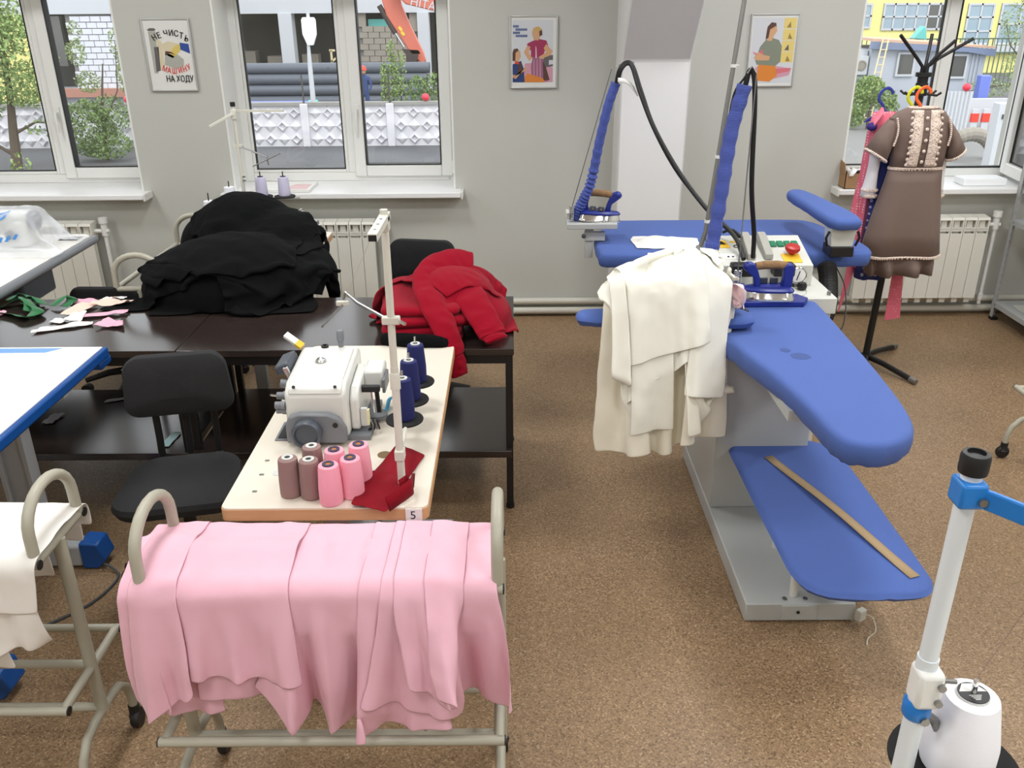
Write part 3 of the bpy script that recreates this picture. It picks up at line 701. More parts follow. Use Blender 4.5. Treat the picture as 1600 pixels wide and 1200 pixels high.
t5 = sewing_table(-.762, -.226, 1.925, 3.075, .75, 'white sewing table with a wooden edge, numbered 5, carrying the overlock machine')
B().box(-.283,-.240,1.9205,1.9235,.713,.748).o('number_label', 'paper', t5, smooth=False)
M('ink', (26,26,60), .6)
tx = text_b('5', .034); tx.v = [(-.272+x, 1.92, .7185+y) for x, y, z in tx.v]; tx.o('lettering', 'ink', t5, smooth=False)
M('hole_brown', (120,96,60), .6); M('cap_grey', (206,206,202), .4)
for x, y, r_, m_ in ((-.375,2.21,.02,'hole_brown'),(-.39,2.11,.019,'cap_grey'),(-.655,2.11,.017,'cap_grey'),(-.32,2.40,.017,'cap_grey')):
    B().lathe([(r_,0),(r_,.0015),(0,.0015)], 16, (x,y,.75), caps=False).o('grommet', m_, t5)
for x, y in ((-.695,2.01),(-.70,2.1),(-.705,2.18)): B().box(x-.006,x+.006,y-.004,y+.004,.75,.7515).o('staple', 'steel', t5)
rt = sewing_table(-1.56, -1.022, 3.95, 4.85, .75, 'white sewing table with a wooden edge behind the black cloth heap')

# white table with a blue edge, left
bt = thing('machine_table', 'white machine table with a bright blue edge at the left', 'table', (-1.85, 2.5, 0))
B().prism([(-2.25,1.85),(-1.50,1.85),(-1.50,3.0),(-2.25,3.0)], .745, .785).o('edge_band', 'blue_edge', bt, bevel=.008)
B().prism([(-2.24,1.86),(-1.515,1.86),(-1.515,2.985),(-2.24,2.985)], .785, .788).o('tabletop', 'white_top', bt)
b = B(); b.prism([(-2.22,2.93),(-1.70,2.93),(-1.655,2.972),(-2.22,2.972)], .788, .7892); M('blue_print', (110,160,226), .4); b.o('printed_strip', 'blue_print', bt)
B().box(-1.60,-1.51,2.94,3.03,.71,.745).o('corner_bracket', 'blue_edge', bt, bevel=.01)
for y in (2.08, 2.75):
    c = B(); c.box(-1.83,-1.75,y-.012,y+.012,.1,.72); c.box(-1.845,-1.83,y-.03,y+.03,.1,.72); c.box(-1.75,-1.735,y-.03,y+.03,.1,.72)
    c.o('leg', 'grey_metal', bt, smooth=False)
    B().box(-2.15,-1.55,y-.03,y+.03,.70,.745).o('support_bar', 'grey_metal', bt, smooth=False)
    B().box(-2.2,-1.62,y-.04,y+.04,.01,.1).o('base_foot', 'grey_metal', bt, bevel=.01)
    B().prism([(-1.62,.005),(-1.56,.005),(-1.53,.04),(-1.55,.11),(-1.62,.115)], y-.045, y+.045, 'y').o('foot_cap', 'blue_edge', bt, bevel=.006)
cb_ = B().tube(bez([(-1.56,2.72,.03),(-1.47,2.66,.006),(-1.5,2.5,.006),(-1.62,2.36,.006),(-1.75,2.2,.006)]), .005, 6)
tag(cb_.o('power_cable', 'dark_plastic'), 'thin dark cable curling on the floor beside the blue foot', 'cable')
cbx = thing('motor_box', 'small beige motor control box hanging below the blue-edged table', 'box', (-1.93,2.3,.45))
B().box(-1.99,-1.87,2.2,2.42,.45,.7).o('body', 'station_light', cbx, bevel=.01); B().cyl((-1.9,2.21,.45),(-1.88,2.21,.2),.006,6).o('cable', 'black_plastic', cbx)

# sewing table under the bagged machine, far left
gt_ = thing('machine_table', 'white machine table with a rounded grey edge, far left by the window', 'table', (-2.6,4.15,0))
B().prism([(-2.95,3.55),(-2.30,3.55),(-2.30,4.66),(-2.34,4.70),(-2.95,4.70)], .745, .785).o('tabletop', 'white_top', gt_, bevel=.006)
B().tube([(-2.285,3.55,.765),(-2.285,4.66,.765)], .026, 12, sy=.85).o('grey_edge', 'machine_grey', gt_)
B().prism([(-2.43,4.56),(-2.33,4.56),(-2.33,4.64),(-2.41,4.64),(-2.43,4.60)], .785, .7865).o('inset_tray', 'dark_plastic', gt_)
B().box(-2.50,-2.40,3.95,4.03,.08,.745).o('leg', 'machine_dark', gt_, bevel=.006); B().box(-2.86,-2.36,3.93,4.05,.0,.08).o('base_foot', 'machine_dark', gt_, bevel=.01)
B().box(-2.6,-2.35,4.0,4.3,.6,.745).o('drive_box', 'machine_dark', gt_, bevel=.01)

# office chairs
def chair(label, fab, h=0.0, bars=3):
    t = thing('office_chair', label, 'chair', (0,0,0), 'dark office chairs')
    # seat: rounded trapezoid cushion; chair faces -y
    def ring(z, k): return [(x*k*(1+.12*(-y)/.2), y*k, z) for x, y in rrect(-.2,.2,-.19,.19,.09,6)]
    zs = .45+h
    b = B(); b.loft([ring(zs-.05,.86), ring(zs-.045,.95), ring(zs-.02,1.0), ring(zs-.002,.97), ring(zs+.006,.85), ring(zs+.008,.4)]); b.o('seat', fab, t)
    rings = []
    for d, k in ((.025,.9),(.018,.98),(0,1.0),(-.018,.98),(-.025,.9),(-.027,.4)):
        rings.append([(x*k*(1-.06*(z-.0)/.12), .215+d+.02*(x/.18)**2*-1+.06*z, zs+.27+z*k) for x, z in rrect(-.18,.18,-.11,.11,.055,6)])
    B().loft(rings).o('backrest', fab, t)
    for x in ([-.1,0.0,.1] if bars == 3 else [0.0]):
        B().tube([(x,.18,zs-.04),(x,.225,zs-.02),(x,.235,zs+.06),(x,.235,zs+.2)], .013, 8, sy=.5).o('back_bar', 'black_plastic', t)
    B().lathe([(.022,.09),(.022,zs-.06)], 14, (0,0,0)).o('column', 'black_metal', t)
    B().lathe([(.0,.06),(.05,.06),(.05,.14),(.035,.2),(.03,.2)], 14, (0,0,0), caps=False).o('hub', 'black_plastic', t)
    B().box(-.1,.1,-.1,.1,zs-.07,zs-.05).o('seat_plate', 'black_metal', t)
    for k in range(5):
        a = R(20+72*k); c, s_ = math.cos(a), math.sin(a)
        B().tube([(.03*c,.03*s_,.11),(.15*c,.15*s_,.105),(.27*c,.27*s_,.075)], [.022,.019,.014], 8).o('base_arm', 'black_plastic', t)
        B().lathe([(.0,-.02),(.026,-.02),(.028,0),(.026,.02),(0,.02)], 12, (.27*c,.27*s_,.028), Matrix.Rotation(R(90),4,'X'), caps=False).o('caster', 'black_plastic', t)
    return t
c1 = chair('charcoal office chair facing the viewer beside the white table numbered 5', 'dark_fabric'); c1.location = (-1.14, 2.60, 0); c1.rotation_euler = (0,0,R(12))
c2 = chair('black office chair behind the pile of red sweaters', 'black_fabric', .0); c2.location = (-.50, 4.14, 0); c2.rotation_euler = (0,0,R(-10))
c3 = chair('low black chair behind the dark table with the pink scraps', 'black_fabric', -.19, 1); c3.location = (-2.06, 4.40, 0); c3.rotation_euler = (0,0,R(178))

# garment trolleys
def trolley(label):
    t = thing('garment_trolley', label, 'trolley', (0,0,0), 'beige tube trolleys')
    L = .395; tb = 'tube_beige'
    for s_ in (-1,1):
        x = s_*L
        B().tube([(x,-.15,.075),(x,-.15,.11),(x,-.135,.16),(x,-.10,.195),(x,-.05,.205),(x,.05,.205),(x,.10,.195),(x,.135,.16),(x,.15,.11),(x,.15,.075)], .0125, 10).o('base_tube', tb, t)
        B().tube([(x,0,.205),(x,0,.755)], .017, 12, sy=.75).o('post', tb, t)
        B().tube([(x,-.115,.757),(x,.115,.757)], .012, 10).o('cross_bar', tb, t)
        B().tube([(x,-.155,.352),(x,.155,.352)], .012, 10).o('cross_bar', tb, t)
        B().tube([(x,-.108,.76),(x,-.106,.83)] + [(x,.106*math.cos(R(a)), .83+.084*math.sin(R(a))) for a in range(165,0,-15)] + [(x,.106,.83),(x,.108,.76)], .0135, 12).o('hoop', tb, t)
        for y in (-.15,.15):
            c = B().lathe([(0,-.012),(.026,-.012),(.03,-.006),(.03,.006),(.026,.012),(0,.012)], 14, (x+.004,y,.03), Matrix.Rotation(R(90),4,'Y'), caps=False).o('caster', 'black_plastic', t)
            g = B(); g.prism(arc_poly(.034,20,160,8), -.019, .019); 
            B().lathe([(.011,.05),(.011,.08),(.016,.08),(.016,.045),(.02,.04)], 10, (x,y,0), caps=True).o('caster_stem', 'black_plastic', c)
    for y, z in ((-.115,.757),(.115,.757),(-.155,.352),(.155,.352)):
        r_ = B().tube([(-L-.012,y,z),(L+.012,y,z)], .012, 10).o('rail', tb, t)
        for s_ in (-1,1): B().lathe([(0,0),(.0125,0),(.012,.003),(0,.004)], 10, (s_*(L+.012),y,z), Matrix.Rotation(R(90*s_),4,'Y'), caps=False).o('end_cap', 'black_plastic', r_)
    B().tube([(-L,0,.215),(L,0,.215)], .012, 10).o('rail', tb, t); B().tube([(-L,.012,.352),(L,.012,.352)], .0115, 10).o('rail', tb, t)
    return t
def arc_poly(r, a0, a1, n): return [(r*math.cos(R(a0+(a1-a0)*i/n)), r*math.sin(R(a0+(a1-a0)*i/n))) for i in range(n+1)]
TP = (-.435, 1.69)
tr = trolley('beige tube trolley in front, draped with pink cloth'); tr.location = (TP[0], TP[1], 0)
dup(tr, (-1.51,1.79,0), (0,0,0), 'beige tube trolley at the left edge, draped with white cloth')
dup(tr, (-1.69,4.18,0), (0,0,R(90)), 'beige tube trolley under the black cloth heap')
dup(tr, (2.39,3.13,0), (0,0,R(90)), 'beige tube trolley cut off at the right edge, only a wheel in view')

# overlock machine on table 5
mc = thing('overlock_machine', 'white overlock sewing machine with grey handwheel cover on the numbered table', 'sewing machine', (-.575,2.42,.75))
Z0 = .75
body = B(); x0, x1 = -.668, -.488
body.prism([(2.30,Z0+.012),(2.285,Z0+.05),(2.29,Z0+.155),(2.30,Z0+.165),(2.33,Z0+.182),(2.56,Z0+.20),(2.585,Z0+.18),(2.59,Z0+.012)], x0, x1, 'x')
body.o('body', 'machine_white', mc, bevel=.012, seg=3)
B().prism([(2.29,Z0+.155),(2.296,Z0+.170),(2.335,Z0+.189),(2.53,Z0+.204),(2.55,Z0+.196),(2.35,Z0+.178)], x0+.012, x1-.012, 'x').o('top_cover', 'machine_white', mc, bevel=.004)
for x in (x0+.03, x1-.03): B().lathe([(.005,0),(.005,.003),(0,.003)], 10, (x,2.298,Z0+.176), Matrix.Rotation(R(60),4,'X'), caps=False).o('screw', 'black_plastic', mc)
B().lathe([(.018,0),(.018,.004),(.012,.012),(0,.015)], 16, (-.585,2.44,Z0+.196), caps=False).o('oil_sight', 'chrome', mc)
B().lathe([(.009,0),(.009,.02),(.012,.022),(.012,.05),(.009,.054),(0,.054)], 12, (-.545,2.56,Z0+.2), caps=False).o('lift_knob', 'machine_grey', mc)
B().lathe([(.012,0),(.012,.006),(.007,.006),(.007,.001),(0,.001)], 12, (-.595,2.555,Z0+.2), caps=False).o('oil_hole', 'black_plastic', mc)
B().prism([(-.666,Z0+.01),(-.49,Z0+.01),(-.49,Z0+.055),(-.51,Z0+.09),(-.54,Z0+.104),(-.625,Z0+.106),(-.655,Z0+.095),(-.666,Z0+.07)], 2.262, 2.287, 'y').o('wheel_cover', 'machine_grey', mc, bevel=.006)
hw = B(); hw.lathe([(.0,0),(.035,0),(.042,.004),(.044,.012),(.044,.03),(.04,.036),(.034,.036),(.03,.026),(.012,.024),(0,.026)], 28, (-.60,2.262,Z0+.052), Matrix.Rotation(R(90),4,'X'), caps=False); hw.o('handwheel', 'machine_dark', mc)
M('oil_slot', (24,24,26), .5)
B().lathe([(.008,0),(.008,.002),(0,.002)], 12, (-.520,2.262,Z0+.07), Matrix.Rotation(R(90),4,'X'), caps=False).o('slot', 'oil_slot', mc)
# tension knobs on the left side
for y, z in ((2.30,.118),(2.33,.135),(2.31,.098)):
    B().lathe([(.0,0),(.013,0),(.013,.012),(.011,.014),(.011,.03),(0,.031)], 14, (x0,y,Z0+z), Matrix.Rotation(R(-90),4,'Y'), caps=False).o('tension_knob', 'machine_grey', mc)
B().cyl((x0-.028,2.33,Z0+.135),(x0-.05,2.33,Z0+.137),.003,8).o('tension_pin', 'chrome', mc)
B().obox((x0-.012,2.47,Z0+.165),(.018,.12,.055),(0,R(-20),0)).o('thread_bracket', 'chrome', mc, bevel=.003)
B().obox((x0-.03,2.47,Z0+.182),(.045,.11,.03),(0,R(-22),0)).o('tension_box', 'machine_dark', mc, bevel=.006)
B().cyl((x0-.005,2.40,Z0+.14),(x0-.035,2.40,Z0+.145),.013,12).o('tension_knob', 'machine_grey', mc)
tg = B().obox((x0-.03,2.56,Z0+.225),(.05,.02,.012),(R(25),R(30),R(-20))); tg.o('paper_tag', 'paper', mc); B().obox((x0-.005,2.55,Z0+.21),(.022,.022,.012),(R(25),R(30),R(-20))).o('yellow_tag', 'sign_yellow', mc)
B().box(x0-.045,x0-.0,2.30,2.42,Z0,Z0+.004).o('base_plate', 'machine_grey', mc); B().box(x0-.038,x0-.006,2.31,2.40,Z0+.004,Z0+.0055).o('base_slot', 'oil_slot', mc)
# sewing head at right: cylinder arm, presser foot, loopers
B().prism([(2.33,Z0+.02),(2.33,Z0+.12),(2.36,Z0+.15),(2.50,Z0+.165),(2.55,Z0+.14),(2.55,Z0+.02)], x1, x1+.028, 'x').o('head_flank', 'machine_white', mc, bevel=.008)
B().obox((x1+.055,2.50,Z0+.13),(.06,.10,.06)).o('needle_head', 'machine_white', mc, bevel=.008)
B().obox((x1+.088,2.48,Z0+.115),(.01,.09,.045)).o('guard_plate', 'machine_grey', mc, bevel=.003)
B().obox((x1+.045,2.40,Z0+.125),(.075,.018,.02)).o('presser_arm', 'oil_slot', mc, bevel=.003)
B().obox((x1+.012,2.40,Z0+.12),(.02,.03,.03)).o('arm_pivot', 'black_plastic', mc, bevel=.004)
for dx in (.055,.068,.075): B().cyl((x1+dx,2.40,Z0+.12),(x1+dx+.004,2.40,Z0+.045),.0035,8).o('needle_bar', 'black_plastic' if dx > .06 else 'chrome', mc)
B().obox((x1+.04,2.34,Z0+.06),(.022,.012,.06)).o('looper_cover', 'cap_grey', mc, bevel=.003)
M('tag_cream',(232,226,180),.5); B().obox((x1+.052,2.338,Z0+.06),(.008,.012,.05)).o('scale_strip', 'tag_cream', mc)
for k in range(5): B().tube(bez([(x1+.05+.006*k,2.35,Z0+.045),(x1+.06+.004*k,2.33+.006*k,Z0+.03),(x1+.05+.008*k,2.345,Z0+.015)],5), .003, 6).o('looper_wire', 'steel' if k%2 else 'oil_slot', mc)
B().prism([(q[0]*1.0-.435,q[1]+2.445) for q in rrect(-.04,.04,-.03,.03,.029,6)], Z0+.012, Z0+.02).o('work_plate', 'machine_grey', mc); B().cyl((-.435,2.445,Z0),(-.435,2.445,Z0+.014),.01,8).o('plate_post', 'machine_grey', mc)
B().box(x0+.01,x1+.06,2.30,2.56,Z0,Z0+.014).o('bed', 'machine_grey', mc)

# cones of thread
M('thread_brown', (146,116,112), .8, bump=.25, bscale=120, stretch=(1,1,14)); M('thread_pink', (248,166,184), .8, bump=.25, bscale=120, stretch=(1,1,14))
M('thread_blue', (24,30,92), .8, bump=.25, bscale=120, stretch=(1,1,14)); M('thread_lilac', (206,202,226), .8, bump=.25, bscale=120, stretch=(1,1,14)); M('thread_white', (240,240,246), .75, bump=.1, bscale=90, stretch=(1,1,14))
M('bobbin_dark', (40,34,70), .4); M('copper', (170,110,60), .35, metal=.6)
def cone(name, label, loc, mat, r0, r1, h, core, group, bands=0):
    t = thing(name, label, 'thread cone', loc, group); x, y, z = loc
    if bands:
        pr = [(r0*.9,0),(r0,.004)]
        for k in range(bands):
            a = k/bands; c = (k+1)/bands
            pr += [(r0+(r1-r0)*a+.0004, .004+(h-.012)*(a+.02)), (r0+(r1-r0)*c+.0004, .004+(h-.012)*(c-.12)), (r0+(r1-r0)*c-.0004, .004+(h-.012)*c)]
        pr += [(r1*.92,h),(r1*.5,h)]
    else:
        pr = [(r0*.86,0),(r0*.97,.003),(r0,.008),(r0*.99+r1*.01,h*.4),(r1,h-.01),(r1*.94,h-.002),(r1*.8,h),(r1*.5,h)]
    B().lathe(pr, 28, loc, caps=True).o('thread', mat, t)
    B().lathe([(r1*.58,h-.001),(r1*.58,h+.003),(r1*.3,h+.003),(r1*.28,h-.004),(0,h-.004)], 18, loc, caps=False).o('core_rim', core, t)
    B().lathe([(r1*.26,h-.004),(r1*.26,h+.002),(0,h+.002)], 12, loc, caps=False).o('core_hole', 'copper' if core == 'bobbin_dark' else 'oil_slot', t)
    return t
for (x, y), lb in zip(((-.543,2.06),(-.592,1.995),(-.535,1.985)), ('mauve-brown thread cone at the back of its trio, in front of the machine','mauve-brown thread cone at the far left of the row','mauve-brown thread cone next to the front pink one')):
    cone('thread_cone', lb, (x,y,.75), 'thread_brown', .029, .026, .11, 'cap_grey', 'mauve-brown cones on the numbered table')
for (x, y), lb in zip(((-.478,2.035),(-.418,2.065),(-.428,1.99),(-.478,1.955)), ('pink thread cone between the brown trio and the other pinks, at the back','pink thread cone at the back right of the pink four','pink thread cone touching the red strip','pink thread cone nearest the front edge of the table')):
    cone('thread_cone', lb, (x,y,.75), 'thread_pink', .031, .027, .112, 'bobbin_dark', 'pink cones on the numbered table')

# thread stand on table 5
M('stand_white', (214,212,200), .45)
st = thing('thread_stand', 'tall white thread stand with three black pads on the numbered table', 'thread stand', (-.303,2.03,.75))
px, py = -.303, 2.03
B().tube([(px,py,.752),(px,py,1.10)], .0105, 14).o('pole', 'stand_white', st)
B().tube([(px,py,1.06),(px,py,1.50)], .0095, 14).o('upper_pole', 'stand_white', st)
B().lathe([(.0135,0),(.0135,.04),(.0115,.045)], 14, (px,py,1.04)).o('collar', 'stand_white', st)
b = B().box(px-.013,px+.013,py-.016,py+.016,.835,.865); b.o('clamp', 'stand_white', st, bevel=.003)
B().lathe([(.022,0),(.022,.004),(.012,.008)], 14, (px,py,.75)).o('base_plate', 'stand_white', st)
b = B().box(px-.011,px+.011,py-.015,py+.016,1.45,1.485); b.o('clamp', 'stand_white', st, bevel=.002)
ar = B(); ar.box(px-.011,px+.011,py-.19,py+.03,1.486,1.489); ar.box(px-.011,px-.009,py-.19,py+.03,1.472,1.488); ar.box(px+.009,px+.011,py-.19,py+.03,1.472,1.488)
ar.xf(Matrix()).o('top_arm', 'stand_white', st, bevel=.0008)
B().box(px-.0085,px+.0085,py-.19,py-.186,1.4725,1.486).o('arm_plug', 'black_plastic', st)
for k in range(4): B().lathe([(.0035,0),(.0035,.001),(0,.001)], 8, (px,py-.15+.05*k,1.489), caps=False).o('arm_hole', 'machine_grey', st)
b = B().obox((px,py,1.225),(.045,.02,.02)); b.o('clamp', 'stand_white', st, bevel=.003)
B().cyl((px+.02,py-.005,1.225),(px+.038,py-.03,1.225),.004,8).o('thumb_screw', 'chrome', st)
B().tube([(px-.01,py,1.228),(-.393,2.09,1.25),(-.43,2.13,1.265),(-.437,2.135,1.245)], .0042, 8).o('guide_rod', 'steel', st)
B().obox((-.437,2.12,1.24),(.032,.012,.012)).o('guide_block', 'stand_white', st, bevel=.002)
B().tube([(-.437,2.12,1.236),(-.458,1.96,1.235)], .0028, 8).o('guide_pin', 'steel', st)
B().tube([(px,py,.85),(px-.006,2.14,.835),(-.316,2.56,.825)], .006, 8).o('pad_rail', 'stand_white', st)
B().tube([(-.316,2.53,.825),(-.316,2.53,.751)], .004, 8).o('rail_leg', 'steel', st)
bl = [(-.318,2.265),(-.314,2.40),(-.308,2.535)]
for i, (x, y) in enumerate(bl):
    B().lathe([(0,0),(.054,0),(.055,.003),(.054,.006),(0,.006)], 28, (x,y,.834), caps=False).o('cone_pad', 'pad_foam', st)
    B().cyl((x,y,.84),(x,y,.99),.003,8).o('spool_pin', 'chrome', st)
    cone('thread_cone', 'navy thread cone on a black pad, %s of the three on the stand' % ('nearest','middle','farthest')[i], (x,y,.8405), 'thread_blue', .031, .026, .125, 'cap_grey', 'navy cones on the thread stand')
# thread lines
ln = B(); ln.tube([(-.437,2.13,1.24),(-.303,1.85,1.486)], .0006, 4); ln.o('thread_line', 'stand_white', st)
# curl of blue ribbon
M('ribbon_cyan', (70,170,216), .6)
def ribbon(pts, wd, mat, name, label, cat, up=(0,0,1), group=None, n=8):
    P = bez(pts, n); rows = []
    for i, p in enumerate(P):
        t = (P[min(i+1,len(P)-1)]-P[max(i-1,0)]).normalized(); a = t.cross(Vector(up)); a = a.normalized() if a.length > 1e-4 else Vector((1,0,0))
        rows.append([tuple(p-a*wd/2), tuple(p+a*wd/2)])
    o = B().grid(rows).o(name, mat, solid=.0008); return tag(o, label, cat, group)
ribbon([(-.415,2.47,.756),(-.405,2.50,.76),(-.40,2.54,.775),(-.375,2.55,.78),(-.365,2.53,.765),(-.34,2.52,.762),(-.33,2.53,.765)], .012, 'ribbon_cyan', 'ribbon_scrap', 'curl of sky-blue ribbon on the white table beside the machine', 'ribbon', (.3,.2,1))
ribbon([(-.405,2.455,.752),(-.41,2.475,.757),(-.40,2.48,.753)], .012, 'ribbon_cyan', 'ribbon_scrap', 'short blue ribbon end on the white table by the needle', 'ribbon')

# thread stand and machine on the rear sewing table
s2 = thing('thread_stand', 'slim white thread stand with cross arms in front of the middle window', 'thread stand', (-1.42,4.62,.75)); qx, qy = -1.415, 4.60
B().tube([(qx,qy,.752),(qx,qy,1.46)], .010, 12).o('pole', 'stand_white', s2); B().lathe([(.0,0),(.013,0),(.013,.02),(0,.022)], 12, (qx,qy,1.46), caps=False).o('cap', 'black_plastic', s2)
B().obox((qx,qy,1.42),(.026,.026,.05)).o('clamp', 'stand_white', s2, bevel=.003)
B().obox((qx+.12,qy+.02,1.435),(.26,.012,.012)).o('top_arm', 'stand_white', s2); B().obox((qx-.06,qy-.03,1.395),(.13,.018,.014),(0,R(-26),R(18))).o('top_arm', 'stand_white', s2, bevel=.002)
B().obox((qx-.0,qy,1.265),(.05,.016,.014)).o('clamp', 'stand_white', s2); B().tube([(qx,qy,1.265),(qx+.16,qy-.05,1.215)], .004, 8).o('guide_rod', 'steel', s2)
B().tube([(qx+.08,qy-.06,1.17),(qx+.23,qy-.05,1.235)], .003, 8).o('guide_pin', 'steel', s2); B().cyl((qx+.155,qy-.05,1.21),(qx+.16,qy-.05,1.175),.004,8).o('guide_post', 'steel', s2)
for z in (1.09,1.11): B().cyl((qx+.008,qy-.012,z),(qx+.022,qy-.02,z),.004,8).o('thumb_screw', 'steel', s2)
B().tube([(qx,qy,.99),(qx+.28,qy+.05,.985)], .005, 8).o('pad_rail', 'steel', s2)
for i, x in enumerate((-1.335,-1.215)):
    B().lathe([(0,0),(.055,0),(.055,.006),(0,.006)], 24, (x,4.65,.99), caps=False).o('cone_pad', 'pad_foam', s2); B().cyl((x,4.65,.99),(x,4.65,1.125),.003,8).o('spool_pin', 'black_plastic', s2)
    cone('thread_cone', ('pale lilac thread cone, left of the two below the middle window','pale lilac thread cone, right of the two below the middle window')[i], (x,4.65,.9965), 'thread_lilac', .031, .027, .10, 'oil_slot', 'lilac cones on the rear stand')
B().lathe([(.03,0),(.026,.08),(.0,.08)], 16, (qx-.05,4.52,.99), caps=False).o('spool', 'thread_white', s2); B().cyl((qx-.05,4.52,.75),(qx-.05,4.52,1.10),.003,6).o('spool_pin', 'black_plastic', s2)
B().lathe([(.03,0),(.026,.06),(.0,.06)], 16, (qx-.13,4.42,.96), caps=False).o('spool', 'thread_white', s2); B().cyl((qx-.13,4.42,.75),(qx-.13,4.42,1.06),.003,6).o('spool_pin', 'black_plastic', s2)
m2 = thing('overlock_machine', 'white sewing machine mostly buried under the black cloth heap', 'sewing machine', (-1.2,4.45,.75))
B().box(-1.3,-1.1,4.36,4.60,.75,.93).o('body', 'machine_white', m2, bevel=.015); B().ball((-1.10,4.40,.93), .04, 14, 8, (1.2,1,.7)).o('top_cover', 'machine_white', m2)
B().obox((-1.03,4.40,.91),(.07,.04,.02)).o('tension_bar', 'machine_grey', m2); B().cyl((-1.16,4.42,.92),(-1.165,4.42,.985),.006,8).o('lever', 'white_plastic', m2); B().tube([(-1.12,4.4,.94),(-1.07,4.38,.985)],.004,6).o('thread_guide', 'white_plastic', m2)

# near thread stand, right foreground
nt_ = thing('sewing_table', 'white sewing table below the frame under the near thread stand', 'table', (.9,.6,0))
B().box(.42,1.5,.3,.93,.72,.75).o('tabletop', 'white_laminate', nt_)
for x in (.6,1.35): B().box(x-.03,x+.03,.5,.6,0,.72).o('leg', 'grey_metal', nt_)
M('pole_white', (222,228,232), .35); M('stand_blue', (30,120,200), .35)
s3 = thing('thread_stand', 'white pole with a blue arm and blue clamps in the right foreground', 'thread stand', (.512,.85,.75)); px, py = .512, .85
B().tube([(px,py,.752),(px,py,1.20)], .013, 20).o('lower_pole', 'pole_white', s3); B().tube([(px,py,1.16),(px,py,1.47)], .0115, 20).o('pole', 'pole_white', s3)
B().lathe([(.0,0),(.0155,0),(.016,.004),(.016,.02),(.0145,.024),(.010,.025),(.0095,.021),(0,.021)], 24, (px,py,1.462), caps=False).o('cap', 'black_plastic', s3)
B().obox((px-.001,py-.002,1.438),(.03,.032,.032)).o('clamp', 'stand_blue', s3, bevel=.004)
B().lathe([(.005,0),(.005,.004),(0,.004)], 8, (px+.008,py-.0185,1.434), Matrix.Rotation(R(90),4,'X'), caps=False).o('screw', 'steel', s3)
B().obox((px+.095,py-.115,1.435),(.27,.008,.024),(0,0,R(-51))).o('arm', 'stand_blue', s3, bevel=.002)
B().obox((px+.002,py-.004,1.158),(.032,.034,.055)).o('bracket', 'white_plastic', s3, bevel=.006)
for z in (1.145,1.17): B().cyl((px+.012,py-.026,z),(px+.012,py-.014,z),.005,8).o('bolt', 'steel', s3)
B().cyl((px+.018,py-.01,1.17),(px+.035,py-.012,1.17),.003,8).o('bolt', 'steel', s3)
B().lathe([(.0155,0),(.0175,.004),(.0175,.022),(.0155,.026)], 18, (px,py,1.105)).o('clamp', 'stand_blue', s3)
B().cyl((px+.004,py-.02,1.11),(px+.004,py-.012,1.11),.006,8).o('bolt', 'steel', s3)
cx, cy, cz = .588, .862, 1.0
B().tube([(px,py,1.118),(px+.03,py+.006,1.09),(cx,cy,cz-.006)], .006, 8).o('pad_arm', 'steel', s3)
B().lathe([(0,0),(.082,0),(.084,.003),(.083,.007),(0,.007)], 40, (cx,cy,cz), caps=False).o('cone_pad', 'pad_foam', s3)
B().cyl((cx,cy,cz),(cx,cy,cz+.15),.0035,10).o('spool_pin', 'chrome', s3)
k_ = cone('thread_cone', 'large white thread cone with a black label in the right foreground', (cx,cy,cz+.0075), 'thread_white', .046, .035, .118, 'cap_grey', None, 0)
B().lathe([(.019,.1185),(.019,.1222),(.0,.1222)], 24, (cx,cy,cz+.0075), caps=False).o('label_disc', 'oil_slot', k_)
b = B(); b.prism([(cx-.0175,cy+.002),(cx-.008,cy+.016),(cx+.008,cy+.016),(cx+.0175,cy+.002)], cz+.1297, cz+.1302); b.o('label_white', 'paper', k_)
for k in range(4): B().obox((cx,cy-.005-.0025*k,cz+.13),(.016-.003*k,.0008,.0004)).o('label_line', 'paper', k_)
ln = B(); ln.tube(bez([(cx,cy,cz+.155),(cx+.02,cy+.004,cz+.2),(cx+.03,cy-.02,cz+.3),(px+.075,py-.09,1.424)],6), .0005, 4); ln.o('thread_line', 'thread_brown', k_)

# metal shelving on the right wall
M('shelf_grey', (176,178,178), .45); 
sv = thing('metal_shelving', 'light grey perforated metal shelving beside the right window', 'shelving', (3.36,4.8,0))
for x in (3.13,3.58):
    for y in (5.42,4.2):
        u = B(); sx = 1 if x < 3.3 else -1; sy = -1 if y > 5 else 1
        u.box(min(x,x+sx*.035),max(x,x+sx*.035),min(y,y+sy*.002),max(y,y+sy*.002),.01,2.3); u.box(min(x,x+sx*.002),max(x,x+sx*.002),min(y,y+sy*.035),max(y,y+sy*.035),.01,2.3)
        up = u.o('upright', 'shelf_grey', sv, smooth=False)
        B().box(min(x,x+sx*.037)-.002,max(x,x+sx*.037)+.002,min(y,y+sy*.037)-.002,max(y,y+sy*.037)+.002,0,.02).o('foot', 'black_plastic', up)
        if x < 3.3 and y > 5:
            h = B()
            for k in range(30): h.box(x+.012,x+.022,y-.0032,y-.0022,.1+.045*k,.12+.045*k)
            h.o('slot', 'oil_slot', up, smooth=False, kind='stuff')
for z in (.09,.63,2.2):
    s_ = B(); s_.box(3.13,3.58,4.2,5.42,z+.028,z+.03); s_.box(3.128,3.131,4.2,5.42,z,z+.03); s_.box(3.579,3.582,4.2,5.42,z,z+.03); s_.box(3.13,3.58,5.418,5.421,z,z+.03); s_.o('shelf', 'shelf_grey', sv, smooth=False)
    for y in (5.38,): B().cyl((3.126,y,z+.015),(3.131,y,z+.015),.006,8).o('bolt', 'steel', sv)
